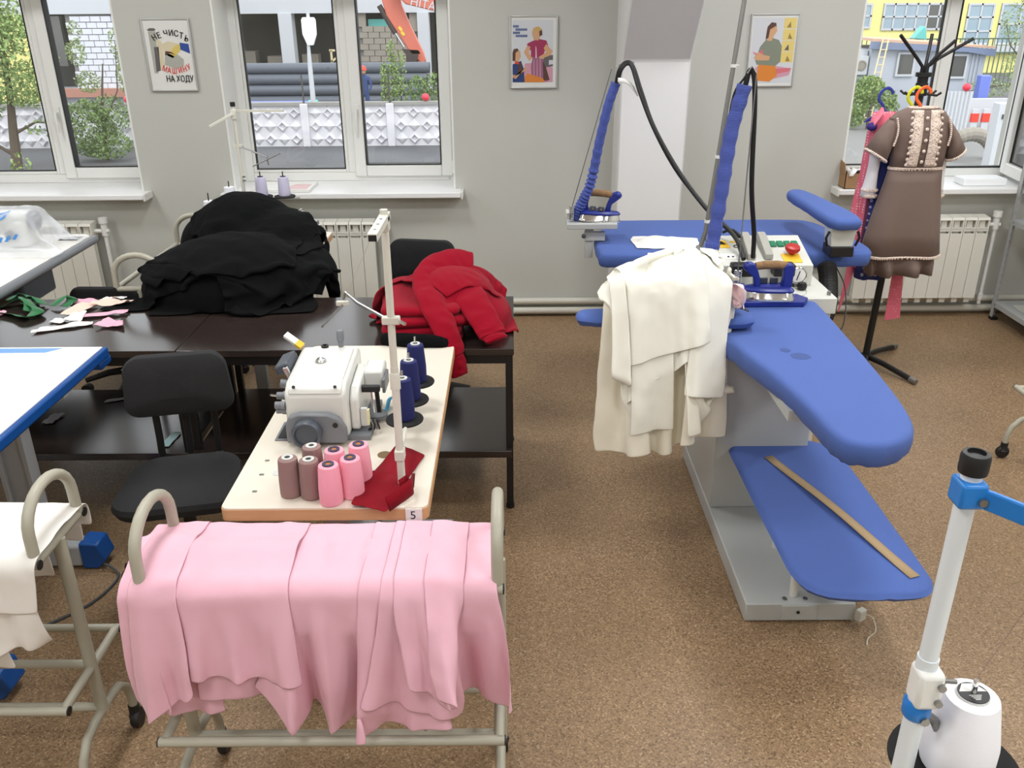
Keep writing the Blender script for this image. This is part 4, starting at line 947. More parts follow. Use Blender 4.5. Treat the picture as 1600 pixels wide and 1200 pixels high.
tag(B().box(3.2,3.5,4.35,5.3,.121,.13).o('carton_sheet', 'station_light'), 'flat pale sheet on the bottom shelf of the metal shelving', 'sheet')
# things on the sills
M('cardboard', (160,126,90), .85, var=.06, vscale=4); M('foam', (244,246,248), .7)
cbx = thing('cardboard_box', 'open brown cardboard box with white film on the right window sill', 'box', (2.17,5.5,.85))
bb = B(); X0,X1,Y0,Y1 = 2.06,2.36,5.44,5.64
bb.box(X0,X1,Y0,Y0+.004,.85,.945); bb.box(X0,X1,Y1-.004,Y1,.85,.945); bb.box(X0,X0+.004,Y0,Y1,.85,.945); bb.box(X1-.004,X1,Y0,Y1,.85,.945); bb.box(X0,X1,Y0,Y1,.85,.854); bb.o('carton', 'cardboard', cbx, smooth=False)
B().prism([(5.44,.945),(5.445,.945),(5.47,1.0),(5.60,1.02),(5.64,.96),(5.64,.945)], X0-.004, X0, 'x').o('flap', 'cardboard', cbx, smooth=False)
B().box(X0+.14,X0+.22,Y0-.001,Y0,.87,.90).o('sticker', 'paper', cbx)
P = [[(X0+.02+.3*i/14, Y0+.0+.2*j/10-.01, .93+.05*math.sin(i*.5+j*.3)*.5+.035*fbm(i*.6,j*.7,4)+(.03 if 3<i<12 else 0)) for j in range(11)] for i in range(15)]
M('film_white', (240,240,240), .35); B().grid(P).o('packing_film', 'film_white', cbx, solid=.001)
tag(B().box(2.83,3.1,5.50,5.64,.85,.895).o('foam_block', 'foam', bevel=.006), 'white foam block on the right window sill', 'foam block')
fp = thing('framed_print', 'white framed print lying flat on the middle window sill', 'picture', (-1.45,5.58,.85))
fb = B(); frame_rect(fb, -1.64,-1.27,5.45,5.72,.015,0,0.016); fb.v = [(x, z, .852+y) for x, y, z in fb.v]; fb.o('frame', 'pvc', fp, smooth=False)
B().box(-1.63,-1.28,5.46,5.71,.851,.858).o('sheet', 'paper', fp); M('print_pink', (226,190,190), .5); B().prism([(-1.46,5.48),(-1.30,5.48),(-1.30,5.68),(-1.40,5.69),(-1.44,5.6)], .858, .8585).o('printed_shape', 'print_pink', fp)

# posters ------------------------------------------------------------
M('frame_silver', (196,196,194), .35, metal=.5); M('poster_white', (222,222,218), .35); M('poster_grey', (205,207,212), .35)
def poster(xa, label):
    x0, x1, z0, z1 = xa, xa+.286, 1.45, 1.858; y = YD-.016
    t = thing('poster', label, 'poster', (xa+.143, YD-.008, z0))
    f = B(); frame_rect(f, x0, x1, z0, z1, .009, y, YD-.001); f.o('frame', 'frame_silver', t, bevel=.002)
    B().box(x0+.008, x1-.008, y+.006, YD-.002, z0+.008, z1-.008).o('sheet', 'poster_white', t, smooth=False)
    def shape(name, poly, mat, lv=0): # poly in 0..1 coordinates of the sheet
        P = [(x0+.009+u*(.268), z0+.009+v_*(.39)) for u, v_ in poly]; yy = y+.0055-.0004*lv
        B().prism(P, yy, y+.0062, 'y').o(name, mat, t, smooth=False)
    def text(s_, u, v_, size, mat, rot=0, sx=1.0, bold=0.0):
        q = text_b(s_, size); c, s2_ = math.cos(R(rot)), math.sin(R(rot))
        q.v = [(x0+.009+u*.268+(x*sx*c-yv*s2_), y+.003, z0+.009+v_*.39+(x*sx*s2_+yv*c)) for x, yv, z in q.v]
        if bold:
            vv = list(q.v); ff = list(q.f); o = len(vv); q.v = vv + [(x+bold,yy-.0001,z+bold*.4) for x, yy, z in vv]; q.f = ff + [tuple(i+o for i in f) for f in ff]
        q.o('lettering', mat, t, smooth=False)
    return t, shape, text
for nm, c in (('p_black',(30,28,30)),('p_red',(214,64,52)),('p_blue',(44,74,150)),('p_skin',(206,160,120)),('p_grey',(170,170,162)),('p_cream',(212,200,170)),('p_yellow',(214,190,100)),('p_crimson',(156,44,84)),('p_hair',(86,58,48)),('p_blond',(200,164,100)),('p_navy',(36,58,112)),('p_mauve',(150,96,124)),('p_orange',(214,130,52)),('p_green',(128,134,118)),('p_pinkish',(206,110,120)),('p_rose',(204,150,168)),('p_sand',(222,200,120)),('p_dgrey',(96,92,92)),('p_text',(50,84,140)),('p_olive',(150,126,70))): M(nm, c, .4)
t, sh_, tx_ = poster(-2.183, 'safety poster with black and red lettering over a sewing machine head')
sh_('printed_shape', [(.10,.24),(.19,.24),(.27,.84),(.10,.84)], 'p_grey', 0); sh_('printed_shape', [(.15,.26),(.25,.28),(.28,.62),(.18,.62)], 'p_dgrey', 1); sh_('printed_shape', [(.26,.28),(.36,.34),(.36,.7),(.26,.74)], 'p_cream', 1)
sh_('printed_shape', [(.08,.86),(.14,.885),(.24,.885),(.28,.865),(.24,.845),(.12,.845)], 'p_dgrey', 1)
sh_('printed_shape', [(.36,.36),(.6,.30),(.78,.34),(.8,.44),(.66,.52),(.4,.52)], 'p_grey', 1); sh_('printed_shape', [(.38,.52),(.56,.46),(.76,.56),(.76,.66),(.5,.7),(.36,.66)], 'p_cream', 1); sh_('printed_shape', [(.5,.52),(.62,.48),(.76,.58),(.74,.66),(.62,.62)], 'p_yellow', 2); sh_('printed_shape', [(.40,.50),(.52,.53),(.64,.50),(.54,.55),(.42,.56)], 'p_hair', 3)
sh_('printed_shape', [(.76,.58),(.96,.52),(.955,.66),(.76,.68)], 'p_blue', 2)
for ch, u, v_, ro in zip('НЕЧИСТЬ', (.20,.30,.44,.545,.655,.76,.86), (.70,.735,.765,.775,.77,.745,.71), (28,16,8,0,-6,-14,-24)): tx_(ch, u, v_, .047, 'p_black', ro, .85, .002)
for ch, u, v_, ro in zip('МАШИНУ', (.27,.385,.49,.645,.755,.865), (.285,.25,.235,.24,.255,.285), (-24,-12,-4,6,12,20)): tx_(ch, u, v_, .045, 'p_red', ro, .75, .0015)
tx_('НА ХОДУ', .34, .115, .050, 'p_black', 0, .72, .002)
t, sh_, tx_ = poster(-.013, 'poster of a woman in a crimson blouse and a seated girl, above the table end')
sh_('printed_shape', [(.03,.07),(.93,.07),(.93,.96),(.03,.96)], 'poster_grey', 0)
sh_('printed_shape', [(.25,.07),(.93,.07),(.93,.28),(.6,.36),(.3,.34)], 'p_rose', 1)
sh_('printed_shape', [(.70,.28),(.93,.30),(.93,.46),(.78,.46),(.66,.36)], 'p_dgrey', 2); sh_('printed_shape', [(.84,.32),(.93,.33),(.93,.39),(.84,.39)], 'poster_grey', 3)
sh_('printed_shape', [(.46,.10),(.82,.08),(.78,.22),(.70,.42),(.48,.44),(.44,.3)], 'p_mauve', 3); sh_('printed_shape', [(.72,.10),(.86,.10),(.78,.28),(.70,.38)], 'p_hair', 4)
for u in (.5,.57,.64): sh_('printed_shape', [(u,.12),(u+.018,.12),(u+.012,.4),(u,.4)], 'p_rose', 4)
sh_('printed_shape', [(.44,.43),(.70,.43),(.76,.55),(.82,.6),(.78,.67),(.62,.69),(.50,.67),(.36,.63),(.35,.57),(.44,.53)], 'p_crimson', 4)
sh_('printed_shape', [(.36,.60),(.28,.50),(.40,.38),(.47,.42),(.39,.5),(.43,.58)], 'p_skin', 5); sh_('printed_shape', [(.78,.62),(.92,.52),(.88,.46),(.64,.40),(.62,.44),(.78,.5),(.72,.56)], 'p_skin', 5)
sh_('printed_shape', [(.54,.42),(.57,.42),(.56,.56),(.545,.6)], 'poster_grey', 5)
sh_('printed_shape', [(.50,.68),(.60,.67),(.66,.75),(.62,.83),(.52,.84),(.46,.78)], 'p_skin', 5); sh_('printed_shape', [(.46,.79),(.5,.85),(.6,.87),(.68,.83),(.69,.75),(.64,.73),(.6,.79),(.52,.82)], 'p_blond', 6); sh_('printed_shape', [(.63,.73),(.69,.75),(.68,.82),(.62,.80)], 'p_hair', 7)
sh_('printed_shape', [(.03,.07),(.30,.07),(.28,.26),(.22,.38),(.03,.33)], 'p_navy', 3); sh_('printed_shape', [(.14,.20),(.26,.18),(.22,.36),(.16,.35)], 'p_hair', 4)
sh_('printed_shape', [(.03,.18),(.12,.18),(.32,.24),(.36,.3),(.3,.28),(.1,.12),(.03,.14)], 'p_skin', 5); sh_('printed_shape', [(.08,.36),(.15,.36),(.21,.44),(.20,.52),(.14,.54),(.08,.5)], 'p_skin', 5); sh_('printed_shape', [(.03,.38),(.09,.38),(.10,.5),(.17,.53),(.14,.56),(.06,.55),(.03,.5)], 'p_hair', 6); sh_('printed_shape', [(.08,.34),(.17,.33),(.16,.37),(.08,.38)], 'p_red', 6)
sh_('printed_shape', [(.30,.07),(.76,.07),(.70,.13),(.5,.17),(.36,.2),(.30,.14)], 'p_orange', 6)
for s_, u, v_, bw_ in (('p_text',.045,.855,.13),('p_text',.10,.81,.24),('p_text',.045,.765,.15),('p_text',.105,.72,.26)):   # unreadable lettering, kept as broken strokes
    k = 0; uu = u
    while uu < u+bw_: sh_('lettering', [(uu,v_),(uu+.018,v_),(uu+.020,v_+.032),(uu+.002,v_+.032)], s_, 5); uu += .026
t, sh_, tx_ = poster(1.408, 'poster of a woman in a grey-green blouse with four yellow pictures beside her')
sh_('printed_shape', [(.03,.03),(.97,.03),(.97,.97),(.03,.97)], 'poster_grey', 0)
for k, v_ in enumerate((.81,.65,.49,.33)):
    sh_('printed_shape', [(.70,v_),(.97,v_),(.97,v_+.15),(.70,v_+.15)], 'p_sand', 1); sh_('printed_shape', [(.76+.05*(k%2),v_+.015),(.86+.05*(k%2),v_+.015),(.84,v_+.10)], 'p_dgrey' if k == 2 else 'p_olive', 2)
sh_('printed_shape', [(.08,.10),(.5,.08),(.92,.14),(.97,.24),(.6,.28),(.2,.28),(.08,.2)], 'p_rose', 1); sh_('printed_shape', [(.6,.16),(.92,.20),(.95,.25),(.62,.24)], 'p_pinkish', 2)
sh_('printed_shape', [(.20,.07),(.50,.05),(.66,.14),(.60,.28),(.22,.30)], 'p_orange', 3)
sh_('printed_shape', [(.22,.30),(.60,.28),(.70,.34),(.70,.56),(.62,.65),(.48,.68),(.34,.66),(.22,.56),(.14,.36),(.18,.30)], 'p_green', 3)
sh_('printed_shape', [(.10,.40),(.2,.48),(.3,.44),(.46,.42),(.44,.36),(.3,.36),(.18,.36)], 'p_skin', 5); sh_('printed_shape', [(.06,.49),(.16,.46),(.28,.52),(.34,.36),(.24,.38),(.10,.46)], 'p_pinkish', 4)
sh_('printed_shape', [(.36,.64),(.46,.64),(.50,.72),(.56,.78),(.52,.86),(.42,.85),(.38,.76)], 'p_skin', 5); sh_('printed_shape', [(.32,.66),(.38,.68),(.40,.8),(.52,.85),(.54,.82),(.52,.89),(.42,.90),(.34,.84)], 'p_hair', 6)
# ------------------------------------------------------------------ ironing stations
def offset_poly(P, d):
    n = len(P); out = []
    A = sum(P[i][0]*P[(i+1)%n][1]-P[(i+1)%n][0]*P[i][1] for i in range(n)); sg = 1 if A > 0 else -1
    for i in range(n):
        a, b_ = Vector(P[i-1]), Vector(P[(i+1) % n]); t = (b_-a); nrm = Vector((t.y,-t.x)).normalized()*sg; p = Vector(P[i])+nrm*d; out.append((p.x,p.y))
    return out
def smooth_loop(P, n=6):
    V = [Vector((p[0],p[1],0)) for p in P]; k = len(V); out = []
    for i in range(k):
        p0,p1,p2,p3 = V[i-1],V[i],V[(i+1)%k],V[(i+2)%k]
        for j in range(n):
            t = j/n; q = .5*((2*p1)+(p2-p0)*t+(2*p0-5*p1+4*p2-p3)*t*t+(3*p1-p0-3*p2+p3)*t**3); out.append((q.x,q.y))
    return out
def round_poly(C, rad, n=7):
    out = []; k = len(C)
    for i in range(k):
        p, a, b_ = Vector(C[i]), Vector(C[i-1]), Vector(C[(i+1)%k]); u = (a-p).normalized(); w_ = (b_-p).normalized(); r_ = rad[i]
        p0, p1 = p+u*r_, p+w_*r_
        for j in range(n+1): t = j/n; q = p0*(1-t)**2+p*2*t*(1-t)+p1*t*t; out.append((q.x,q.y))
        nx_ = Vector(C[(i+1)%k]); e = nx_-w_*rad[(i+1)%k]
        for j in range(1,6): q = p1.lerp(e, j/6); out.append((q.x,q.y))
    return out
def board(b, P, zt, th, wob=.004, seed=0):
    """padded board with a gathered fabric skirt"""
    rings = []
    for d, z in ((-.012,zt-th+.002),(-.004,zt-th),(.004,zt-th+.012),(.008,zt-th*.5),(.006,zt-.014),(0,zt-.006),(-.008,zt-.001),(-.016,zt)):
        q = offset_poly(P, d); rings.append([(x+ (wob*fbm(x*25,y*25,seed+1) if z < zt-.3*th else 0), y+(wob*fbm(x*25,y*25,seed+5) if z < zt-.3*th else 0), z+(wob*1.5*fbm(x*30,y*30,seed) if z <= zt-th+.02 else 0)) for x, y in q])
    return b.loft(rings)
ia = thing('ironing_station', 'grey ironing station with a long blue board and a lower blue board', 'ironing table', (.98,2.95,0))
bs = B(); bs.box(.778,1.15,2.384,3.55,0.004,.075); bs.o('base', 'station_grey', ia, bevel=.004)
pl = B(); pl.box(.90,1.02,2.378,2.386,.012,.07); pl.o('base_plate', 'station_grey', ia, bevel=.001)
for x, y, z in ((.915,2.41,.0755),(.985,2.41,.0755)): B().lathe([(.008,0),(.008,.004),(0,.005)], 10, (x,y,z), caps=False).o('bolt', 'steel', ia)
B().lathe([(.006,0),(.006,.003),(0,.003)], 8, (.955,2.378,.045), Matrix.Rotation(R(90),4,'X'), caps=False).o('key_slot', 'oil_slot', ia)
B().cyl((.95,2.43,.075),(.95,2.45,.31),.014,12).o('shelf_post', 'station_light', ia); B().cyl((.97,2.72,.075),(.97,2.72,.31),.014,12).o('shelf_post', 'station_light', ia)
B().box(.782,1.14,2.995,3.52,.075,.79).o('column', 'station_grey', ia, bevel=.004)
board(B(), round_poly([(.845,2.074),(1.25,2.078),(1.247,3.056),(.834,3.06)], [.15,.11,.16,.12]), .352, .03, .003, 3).o('lower_board', 'board_blue', ia)
ob_ = smooth_loop([(.91,2.085),(.97,2.066),(1.03,2.082),(1.10,2.15),(1.14,2.30),(1.165,2.6),(1.18,2.95),(1.188,3.2),(1.17,3.275),(1.0,3.285),(.83,3.27),(.745,3.16),(.742,2.95),(.775,2.78),(.83,2.55),(.868,2.3),(.882,2.15)], 5)
board(B(), ob_, .852, .075, .004, 7).o('ironing_board', 'board_blue', ia)
M('damp_blue', (56,78,136), .7, bump=.1, bscale=300)
for cx, cy, rx, ry in ((.955,2.69,.033,.03),(.92,2.745,.017,.02)):
    B().prism([(cx+rx*math.cos(a*.5236)*(1+.1*math.sin(a*3)), cy+ry*math.sin(a*.5236)) for a in range(12)], .8518, .8526).o('water_stain', 'damp_blue', ia, smooth=False)
B().box(.84,1.12,2.4,3.2,.755,.79).o('board_frame', 'station_grey', ia, smooth=False)
B().box(.80,1.283,3.285,3.60,.79,.855).o('machine_top', 'station_light', ia, bevel=.003)
B().box(1.10,1.27,3.30,3.58,.03,.79).o('side_cabinet', 'station_light', ia, bevel=.003)
B().lathe([(.008,0),(.008,.012),(.006,.016),(0,.016)], 12, (1.262,3.33,.855), caps=False).o('stop_screw', 'steel', ia)
B().lathe([(.0,0),(.017,.004),(.02,.016),(.015,.03),(0,.034)], 16, (1.175,3.40,.855), caps=False).o('valve_knob', 'black_plastic', ia)
B().tube([(1.12+.07*math.cos(R(a)),3.40+.09*math.sin(R(a)),.8555) for a in range(-80,60,10)], .0008, 4).o('engraved_line', 'machine_grey', ia)
# control box with sloping panel
cx0, cx1 = .850, 1.232
ctl = B().prism([(3.46,.855),(3.46,.94),(3.70,1.005),(3.72,1.0),(3.72,.855)], cx0, cx1, 'x').o('control_box', 'station_light', ia, bevel=.003)
sl_ = math.atan2(.065,.24)
def onpanel(u, v, h=0.0): # u along x 0..1, v up the slope 0..1
    return Vector((cx0+u*(cx1-cx0), 3.46+.24*v-h*math.sin(sl_), .94+.065*v+h*math.cos(sl_)))
def pbox(u, v, su, sv, h0, h1, nm, mat, par, bev=.0):
    c = onpanel(u, v, (h0+h1)/2); B().obox(c, (su,sv,h1-h0), (sl_,0,0)).o(nm, mat, par, bevel=bev)
for k in range(4): pbox(.66+.082*k, .68, .026, .042, 0, .008, 'switch', 'green_switch', ctl, .002)
pbox(.80, .22, .075, .07, 0, .003, 'warning_plate', 'sign_yellow', ctl, .001)
kb = B(); kb.lathe([(.012,0),(.012,.012),(.026,.014),(.031,.022),(.029,.034),(.02,.038),(.0,.037)], 20, onpanel(.82,.36,.003), Matrix.Rotation(sl_,4,'X'), caps=False); kb.o('emergency_knob', 'red_knob', ctl)
c = onpanel(.09,.70,.0012); B().xf(Matrix.Translation(c) @ Matrix.Rotation(sl_,4,'X')).prism([(-.035,-.03),(.035,-.03),(.022,.03),(-.022,.03)], -.001, .001).o('warning_sticker', 'sign_yellow', ctl)
c = onpanel(.10,.74,.0032); B().xf(Matrix.Translation(c) @ Matrix.Rotation(sl_,4,'X')).prism([(-.016,-.014),(.016,-.014),(0,.014)], -.001, .0008).o('warning_triangle', 'black_plastic', ctl)
pbox(.13,.30,.07,.04,0,.0015,'label_plate','dial_white',ctl)
for u in (.12,.17): c = onpanel(u,.28,.001); B().lathe([(.005,0),(.005,.002),(0,.002)],10,c,Matrix.Rotation(sl_,4,'X'),caps=False).o('label_dot','oil_slot',ctl)
pbox(.26,.78,.05,.012,0,.0012,'label_strip','sign_yellow',ctl)
c = onpanel(.25,.62,.001); B().lathe([(.012,0),(.012,.002),(.009,.002),(.009,0)],16,c,Matrix.Rotation(sl_,4,'X'),caps=False).o('dial_ring','oil_slot',ctl)
c = onpanel(.44,.70,0); B().lathe([(.008,0),(.008,.006),(0,.007)],12,c,Matrix.Rotation(sl_,4,'X'),caps=False).o('button','dark_plastic',ctl)
for u in (.36,.545):
    gp = B(); c = onpanel(u,.48,0); gp.xf(Matrix.Translation(c)).prism([(-.075,-.018),(.085,.025),(.09,.06),(.055,.055),(-.075,.005)], -.017, .017, 'x'); gp.o('cable_gland', 'hammered', ctl, bevel=.003)
for u in (.255,.70):
    B().obox((cx0+u*(cx1-cx0)-.02,3.425,.935),(.085,.06,.05)).o('plug', 'dark_plastic' if False else 'black_plastic', ctl, bevel=.006)
gz = .905; g = B().lathe([(.0,0),(.034,0),(.036,.006),(.036,.028),(.032,.03),(.031,.026),(0,.026)], 28, (1.165,3.46,gz), Matrix.Rotation(R(90),4,'X'), caps=False).o('pressure_gauge', 'chrome', ctl)
B().lathe([(.030,0),(.030,.001),(0,.001)], 24, (1.165,3.433,gz), Matrix.Rotation(R(90),4,'X'), caps=False).o('dial', 'dial_white', g)
B().obox((1.165,3.431,gz),(.004,.001,.04),(0,R(15),0)).o('needle', 'black_plastic', g); B().cyl((1.165,3.445,gz-.034),(1.165,3.445,.857),.009,10).o('stem', 'steel', g)
# sleeve board carrying the cream cloth, and its arm
board(B(), smooth_loop([(.235,3.0),(.255,2.955),(.4,2.935),(.62,2.925),(.82,2.92),(.86,2.955),(.855,3.0),(.8,3.04),(.6,3.05),(.4,3.05),(.26,3.04)],5), .905, .04, .003, 11).o('sleeve_board', 'board_blue', ia)
B().tube([(.76,3.0,.865),(.80,3.05,.82),(.84,3.1,.79)], .016, 10).o('sleeve_board_arm', 'station_grey', ia)
# iron rest
B().prism([(.80,3.19),(1.12,3.19),(1.15,3.24),(1.12,3.29),(.80,3.29)], .853, .875).o('iron_rest', 'iron_blue', ia, bevel=.004)
B().obox((.845,3.11,.88),(.012,.12,.02),(0,R(20),R(20))).o('rest_lever', 'dark_plastic', ia, bevel=.002)
# chrome hose pole, leaning, with clips
pl_ = B(); pl_.tube([(.765,3.55,.93),(.80,3.56,1.06),(.895,3.60,2.1)], [.011,.010,.009], 12); po = pl_.o('hose_pole', 'steel', ia)
B().tube([(.745,3.50,.86),(.765,3.55,.94),(.778,3.555,1.0)], [.03,.022,.012], 14).o('pole_socket', 'steel', po); B().tube([(.79,3.56,.88),(.785,3.555,1.0)], .008, 10).o('pole_socket', 'steel', po)
for t_ in (.04,.29,.62): p = Vector((.80,3.56,1.06)).lerp(Vector((.895,3.60,2.1)), t_); B().lathe([(.013,-.006),(.013,.006)], 12, p).o('clip', 'white_plastic', po); B().cyl(p, p+Vector((.022,-.006,.002)), .003, 6).o('clip_tail', 'white_plastic', po)
B().tube([(.80,3.55,1.03),(.83,3.54,1.0),(.85,3.52,.93)], .005, 8).o('drain_tube', 'machine_grey', ia)
# spring-balanced hose carrier
def spring(p0, p1, r_, turns, wire):
    p0, p1 = Vector(p0), Vector(p1); n = turns*12; d = (p1-p0)
    return B().tube([p0+d*(i/n)+Vector((r_*math.cos(i*math.pi/6), r_*math.sin(i*math.pi/6), 0)) for i in range(n+1)], wire, 5)
spring((.868,3.25,.875),(.868,3.25,.985),.014,13,.0022).o('spring', 'chrome', ia); B().tube([(.868,3.25,.98),(.868,3.27,1.70)], .0025, 8).o('carrier_wire', 'steel', ia)
B().tube([(.868,3.27,1.70),(.85,3.27,1.725),(.835,3.27,1.70)], .003, 6).o('carrier_hook', 'steel', ia)
# hoses
def hose(pts, r_, nm, mat, par, n=10): return B().tube(bez(pts, 8), r_, n).o(nm, mat, par)
def sleeve_hose(pts, r0, nm, mat, par, gather=0):
    P = bez(pts, 14); k = len(P); rr = [r0*(1+.10*fbm(i*.35,2,1)+ (.22*math.sin(i*1.9) if gather and i < k*gather else .05*math.sin(i*1.3))) for i in range(k)]; return B().tube(P, rr, 12).o(nm, mat, par)
sleeve_hose([(.90,3.25,.905),(.80,3.25,.90),(.765,3.27,.98),(.775,3.3,1.1),(.79,3.3,1.3),(.805,3.3,1.5),(.835,3.29,1.66)], .026, 'iron_hose', 'hose_blue', ia)
hose([(.838,3.29,1.66),(.845,3.285,1.705),(.86,3.28,1.70),(.875,3.28,1.6),(.90,3.3,1.3),(.945,3.36,1.1),(.965,3.41,.99)], .0095, 'black_hose', 'hose_black', ia)
hose([(.80,3.3,1.55),(.79,3.31,1.45),(.80,3.3,1.62),(.835,3.288,1.69)], .004, 'black_hose', 'hose_black', ia)
# ribbed exhaust hose
P = bez([(1.46,3.93,.80),(1.45,3.85,.74),(1.41,3.72,.66),(1.33,3.6,.60),(1.27,3.5,.55)], 18); B().tube(P, [.038+.005*(i%2) for i in range(len(P))], 14).o('exhaust_hose', 'hose_black', ia, smooth=False)
hose([(1.50,3.92,.80),(1.52,3.82,.72),(1.47,3.66,.60),(1.35,3.55,.55)], .003, 'cable', 'hose_black', ia, 6)
lb_ = B(); lb_.obox((1.165,2.37,.04),(.03,.02,.04),(0,0,R(30))); lb_.o('foot_pedal', 'station_light', ia); M('string', (214,208,190), .9)
B().tube(bez([(1.16,2.36,.05),(1.185,2.33,.06),(1.19,2.30,.03),(1.165,2.29,.006),(1.15,2.26,.004)]), .002, 6).o('string', 'string', ia)
# cardboard strip on the lower board
st_ = B(); P = []
for i in range(13):
    t_ = i/12; c = Vector((.962,2.905,.3545)).lerp(Vector((1.198,2.15,.3545)), t_); P.append([(c.x-.017,c.y-.006,c.z+.012*math.sin(t_*3.1)**2+.001),(c.x+.017,c.y+.006,c.z+.010*math.sin(t_*3.1)**2+.001)])
M('card_strip', (166,142,108), .85); tag(st_.grid(P).o('cardboard_strip', 'card_strip', solid=.0012), 'long narrow cardboard strip lying across the lower blue board', 'cardboard strip')

def iron(label, loc, rot):
    """steam iron pointing +x, sole on z=0"""
    t = thing('steam_iron', label, 'iron', (0,0,0), 'steam irons')
    out = smooth_loop([(-.09,-.045),(-.03,-.05),(.04,-.042),(.09,-.018),(.11,0),(.09,.018),(.04,.042),(-.03,.05),(-.09,.045),(-.098,0)],4)
    B().loft([[(x,y,0) for x,y in out],[(x,y,.008) for x,y in out],[(x*.97,y*.95,.012) for x,y in out],[(x*.93,y*.88,.03) for x,y in out],[(x*.88,y*.8,.036) for x,y in out]]).o('soleplate', 'chrome', t)
    B().loft([[(x*.96,y*.96,.034) for x,y in out],[(x*.98,y*.98,.040) for x,y in out],[(x*.9,y*.85,.048) for x,y in out],[(x*.8,y*.7,.052) for x,y in out]]).o('heat_shield', 'iron_blue', t)
    B().prism([(-.088,.048),(-.05,.048),(-.055,.08),(-.05,.125),(-.06,.14),(-.085,.138),(-.092,.12)], -.02, .02, 'y').o('rear_post', 'iron_blue', t, bevel=.005)
    B().prism([(.03,.048),(.055,.048),(.06,.085),(.09,.11),(.098,.13),(.085,.145),(.06,.14),(.045,.11),(.035,.08)], -.016, .016, 'y').o('front_post', 'iron_blue', t, bevel=.005)
    B().ball((.082,0,.128), .02, 12, 8, (1.1,.9,1)).o('steam_switch', 'iron_blue', t)
    B().tube([(-.065,0,.128),(-.03,0,.133),(.02,0,.133),(.055,0,.128)], [.015,.0165,.0165,.015], 14).o('handle', 'cork', t)
    for x in (-.03,.01): B().obox((x,-.03,.062),(.03,.012,.022)).o('valve', 'machine_dark', t, bevel=.002); 
    for x in (-.03,.01): B().lathe([(.005,0),(.005,.004),(0,.004)],8,(x,-.036,.063),Matrix.Rotation(R(90),4,'X'),caps=False).o('screw','chrome',t)
    t.location = loc; t.rotation_euler = rot; return t
i2 = iron('blue steam iron with a cork handle resting behind the long blue board', (.985,3.235,.8755), (0,0,R(180)))

# rear station: wide blue board across, tray iron on the left
ib = thing('ironing_station', 'rear ironing station with a wide blue board parallel to the wall', 'ironing table', (1.05,4.3,0))
board(B(), smooth_loop([(.44,3.99),(.7,3.972),(1.0,3.97),(1.35,3.97),(1.60,3.968),(1.675,3.99),(1.70,4.08),(1.69,4.20),(1.64,4.42),(1.58,4.60),(1.45,4.645),(1.0,4.65),(.62,4.65),(.54,4.62),(.43,4.38),(.41,4.2),(.415,4.05)],4), .852, .07, .004, 21).o('ironing_board', 'board_blue', ib)
B().box(.62,1.5,4.1,4.5,.74,.785).o('board_frame', 'station_grey', ib, smooth=False); B().box(.92,1.36,4.16,4.5,.06,.74).o('column', 'station_grey', ib, bevel=.004); B().box(.9,1.4,4.12,4.6,0,.06).o('base', 'station_grey', ib, bevel=.004)
B().box(1.25,1.44,3.98,4.0,.745,.785).o('side_rail', 'station_grey', ib)
B().box(.262,.505,4.15,4.33,.925,.952).o('iron_tray', 'station_grey', ib, bevel=.003); B().box(.262,.29,4.25,4.33,.952,.985).o('tray_lip', 'station_light', ib, bevel=.003)
B().box(.353,.393,4.2,4.215,.77,.925).o('tray_bracket', 'station_grey', ib, bevel=.002); B().box(.35,.45,4.19,4.22,.86,.90).o('tray_bracket', 'station_grey', ib); B().lathe([(.0,0),(.01,.002),(.011,.012),(0,.016)],12,(.345,4.19,.885),Matrix.Rotation(R(90),4,'X'),caps=False).o('bracket_knob','dark_plastic',ib)
i1 = iron('blue steam iron with a cork handle on the grey tray of the rear board', (.415,4.225,.9525), (0,R(4),R(-4)))
spring((.285,4.2,.955),(.285,4.2,1.03),.012,9,.0022).o('spring', 'chrome', ib); B().tube([(.285,4.2,1.02),(.445,4.12,1.66)], .0022, 8).o('carrier_wire', 'steel', ib); B().tube([(.445,4.12,1.66),(.51,4.1,1.69),(.54,4.1,1.685)], .0028, 8).o('carrier_rod', 'chrome', ib)
sleeve_hose([(.315,4.225,.955),(.315,4.22,.99),(.335,4.20,1.05),(.365,4.18,1.12),(.385,4.16,1.22),(.405,4.14,1.35),(.435,4.12,1.50),(.465,4.11,1.60)], .0215, 'iron_hose', 'hose_blue', ib, .55)
M('guard_white', (228,228,226), .35); P = []
for i in range(11):
    a = i/10; c = Vector((.47,4.10,1.605)).lerp(Vector((.56,4.10,1.545)), a)+Vector((0,0,.02*math.sin(a*3.14))); P.append([(c.x,c.y-.02+.012*math.cos(q),c.z+.018*math.sin(q)) for q in [R(v) for v in range(0,181,20)]])
B().grid(P).o('hose_guide', 'guard_white', ib, solid=.003)
hose([(.468,4.11,1.60),(.478,4.1,1.655),(.505,4.1,1.685),(.535,4.09,1.67),(.575,4.05,1.56),(.63,4.0,1.42),(.73,3.9,1.25),(.83,3.75,1.12),(.93,3.6,1.03),(.945,3.47,.965)], .010, 'black_hose', 'hose_black', ib)
hose([(.475,4.10,1.61),(.485,4.09,1.655),(.508,4.09,1.68),(.53,4.08,1.665),(.565,4.04,1.56),(.635,3.99,1.40),(.735,3.9,1.232),(.86,3.74,1.09),(.93,3.66,1.03),(.96,3.62,1.02)], .007, 'black_hose', 'hose_black', ib)
hose([(.895,3.66,1.03),(.93,3.64,1.045),(.965,3.61,1.02)], .006, 'cable', 'hose_black', ib)
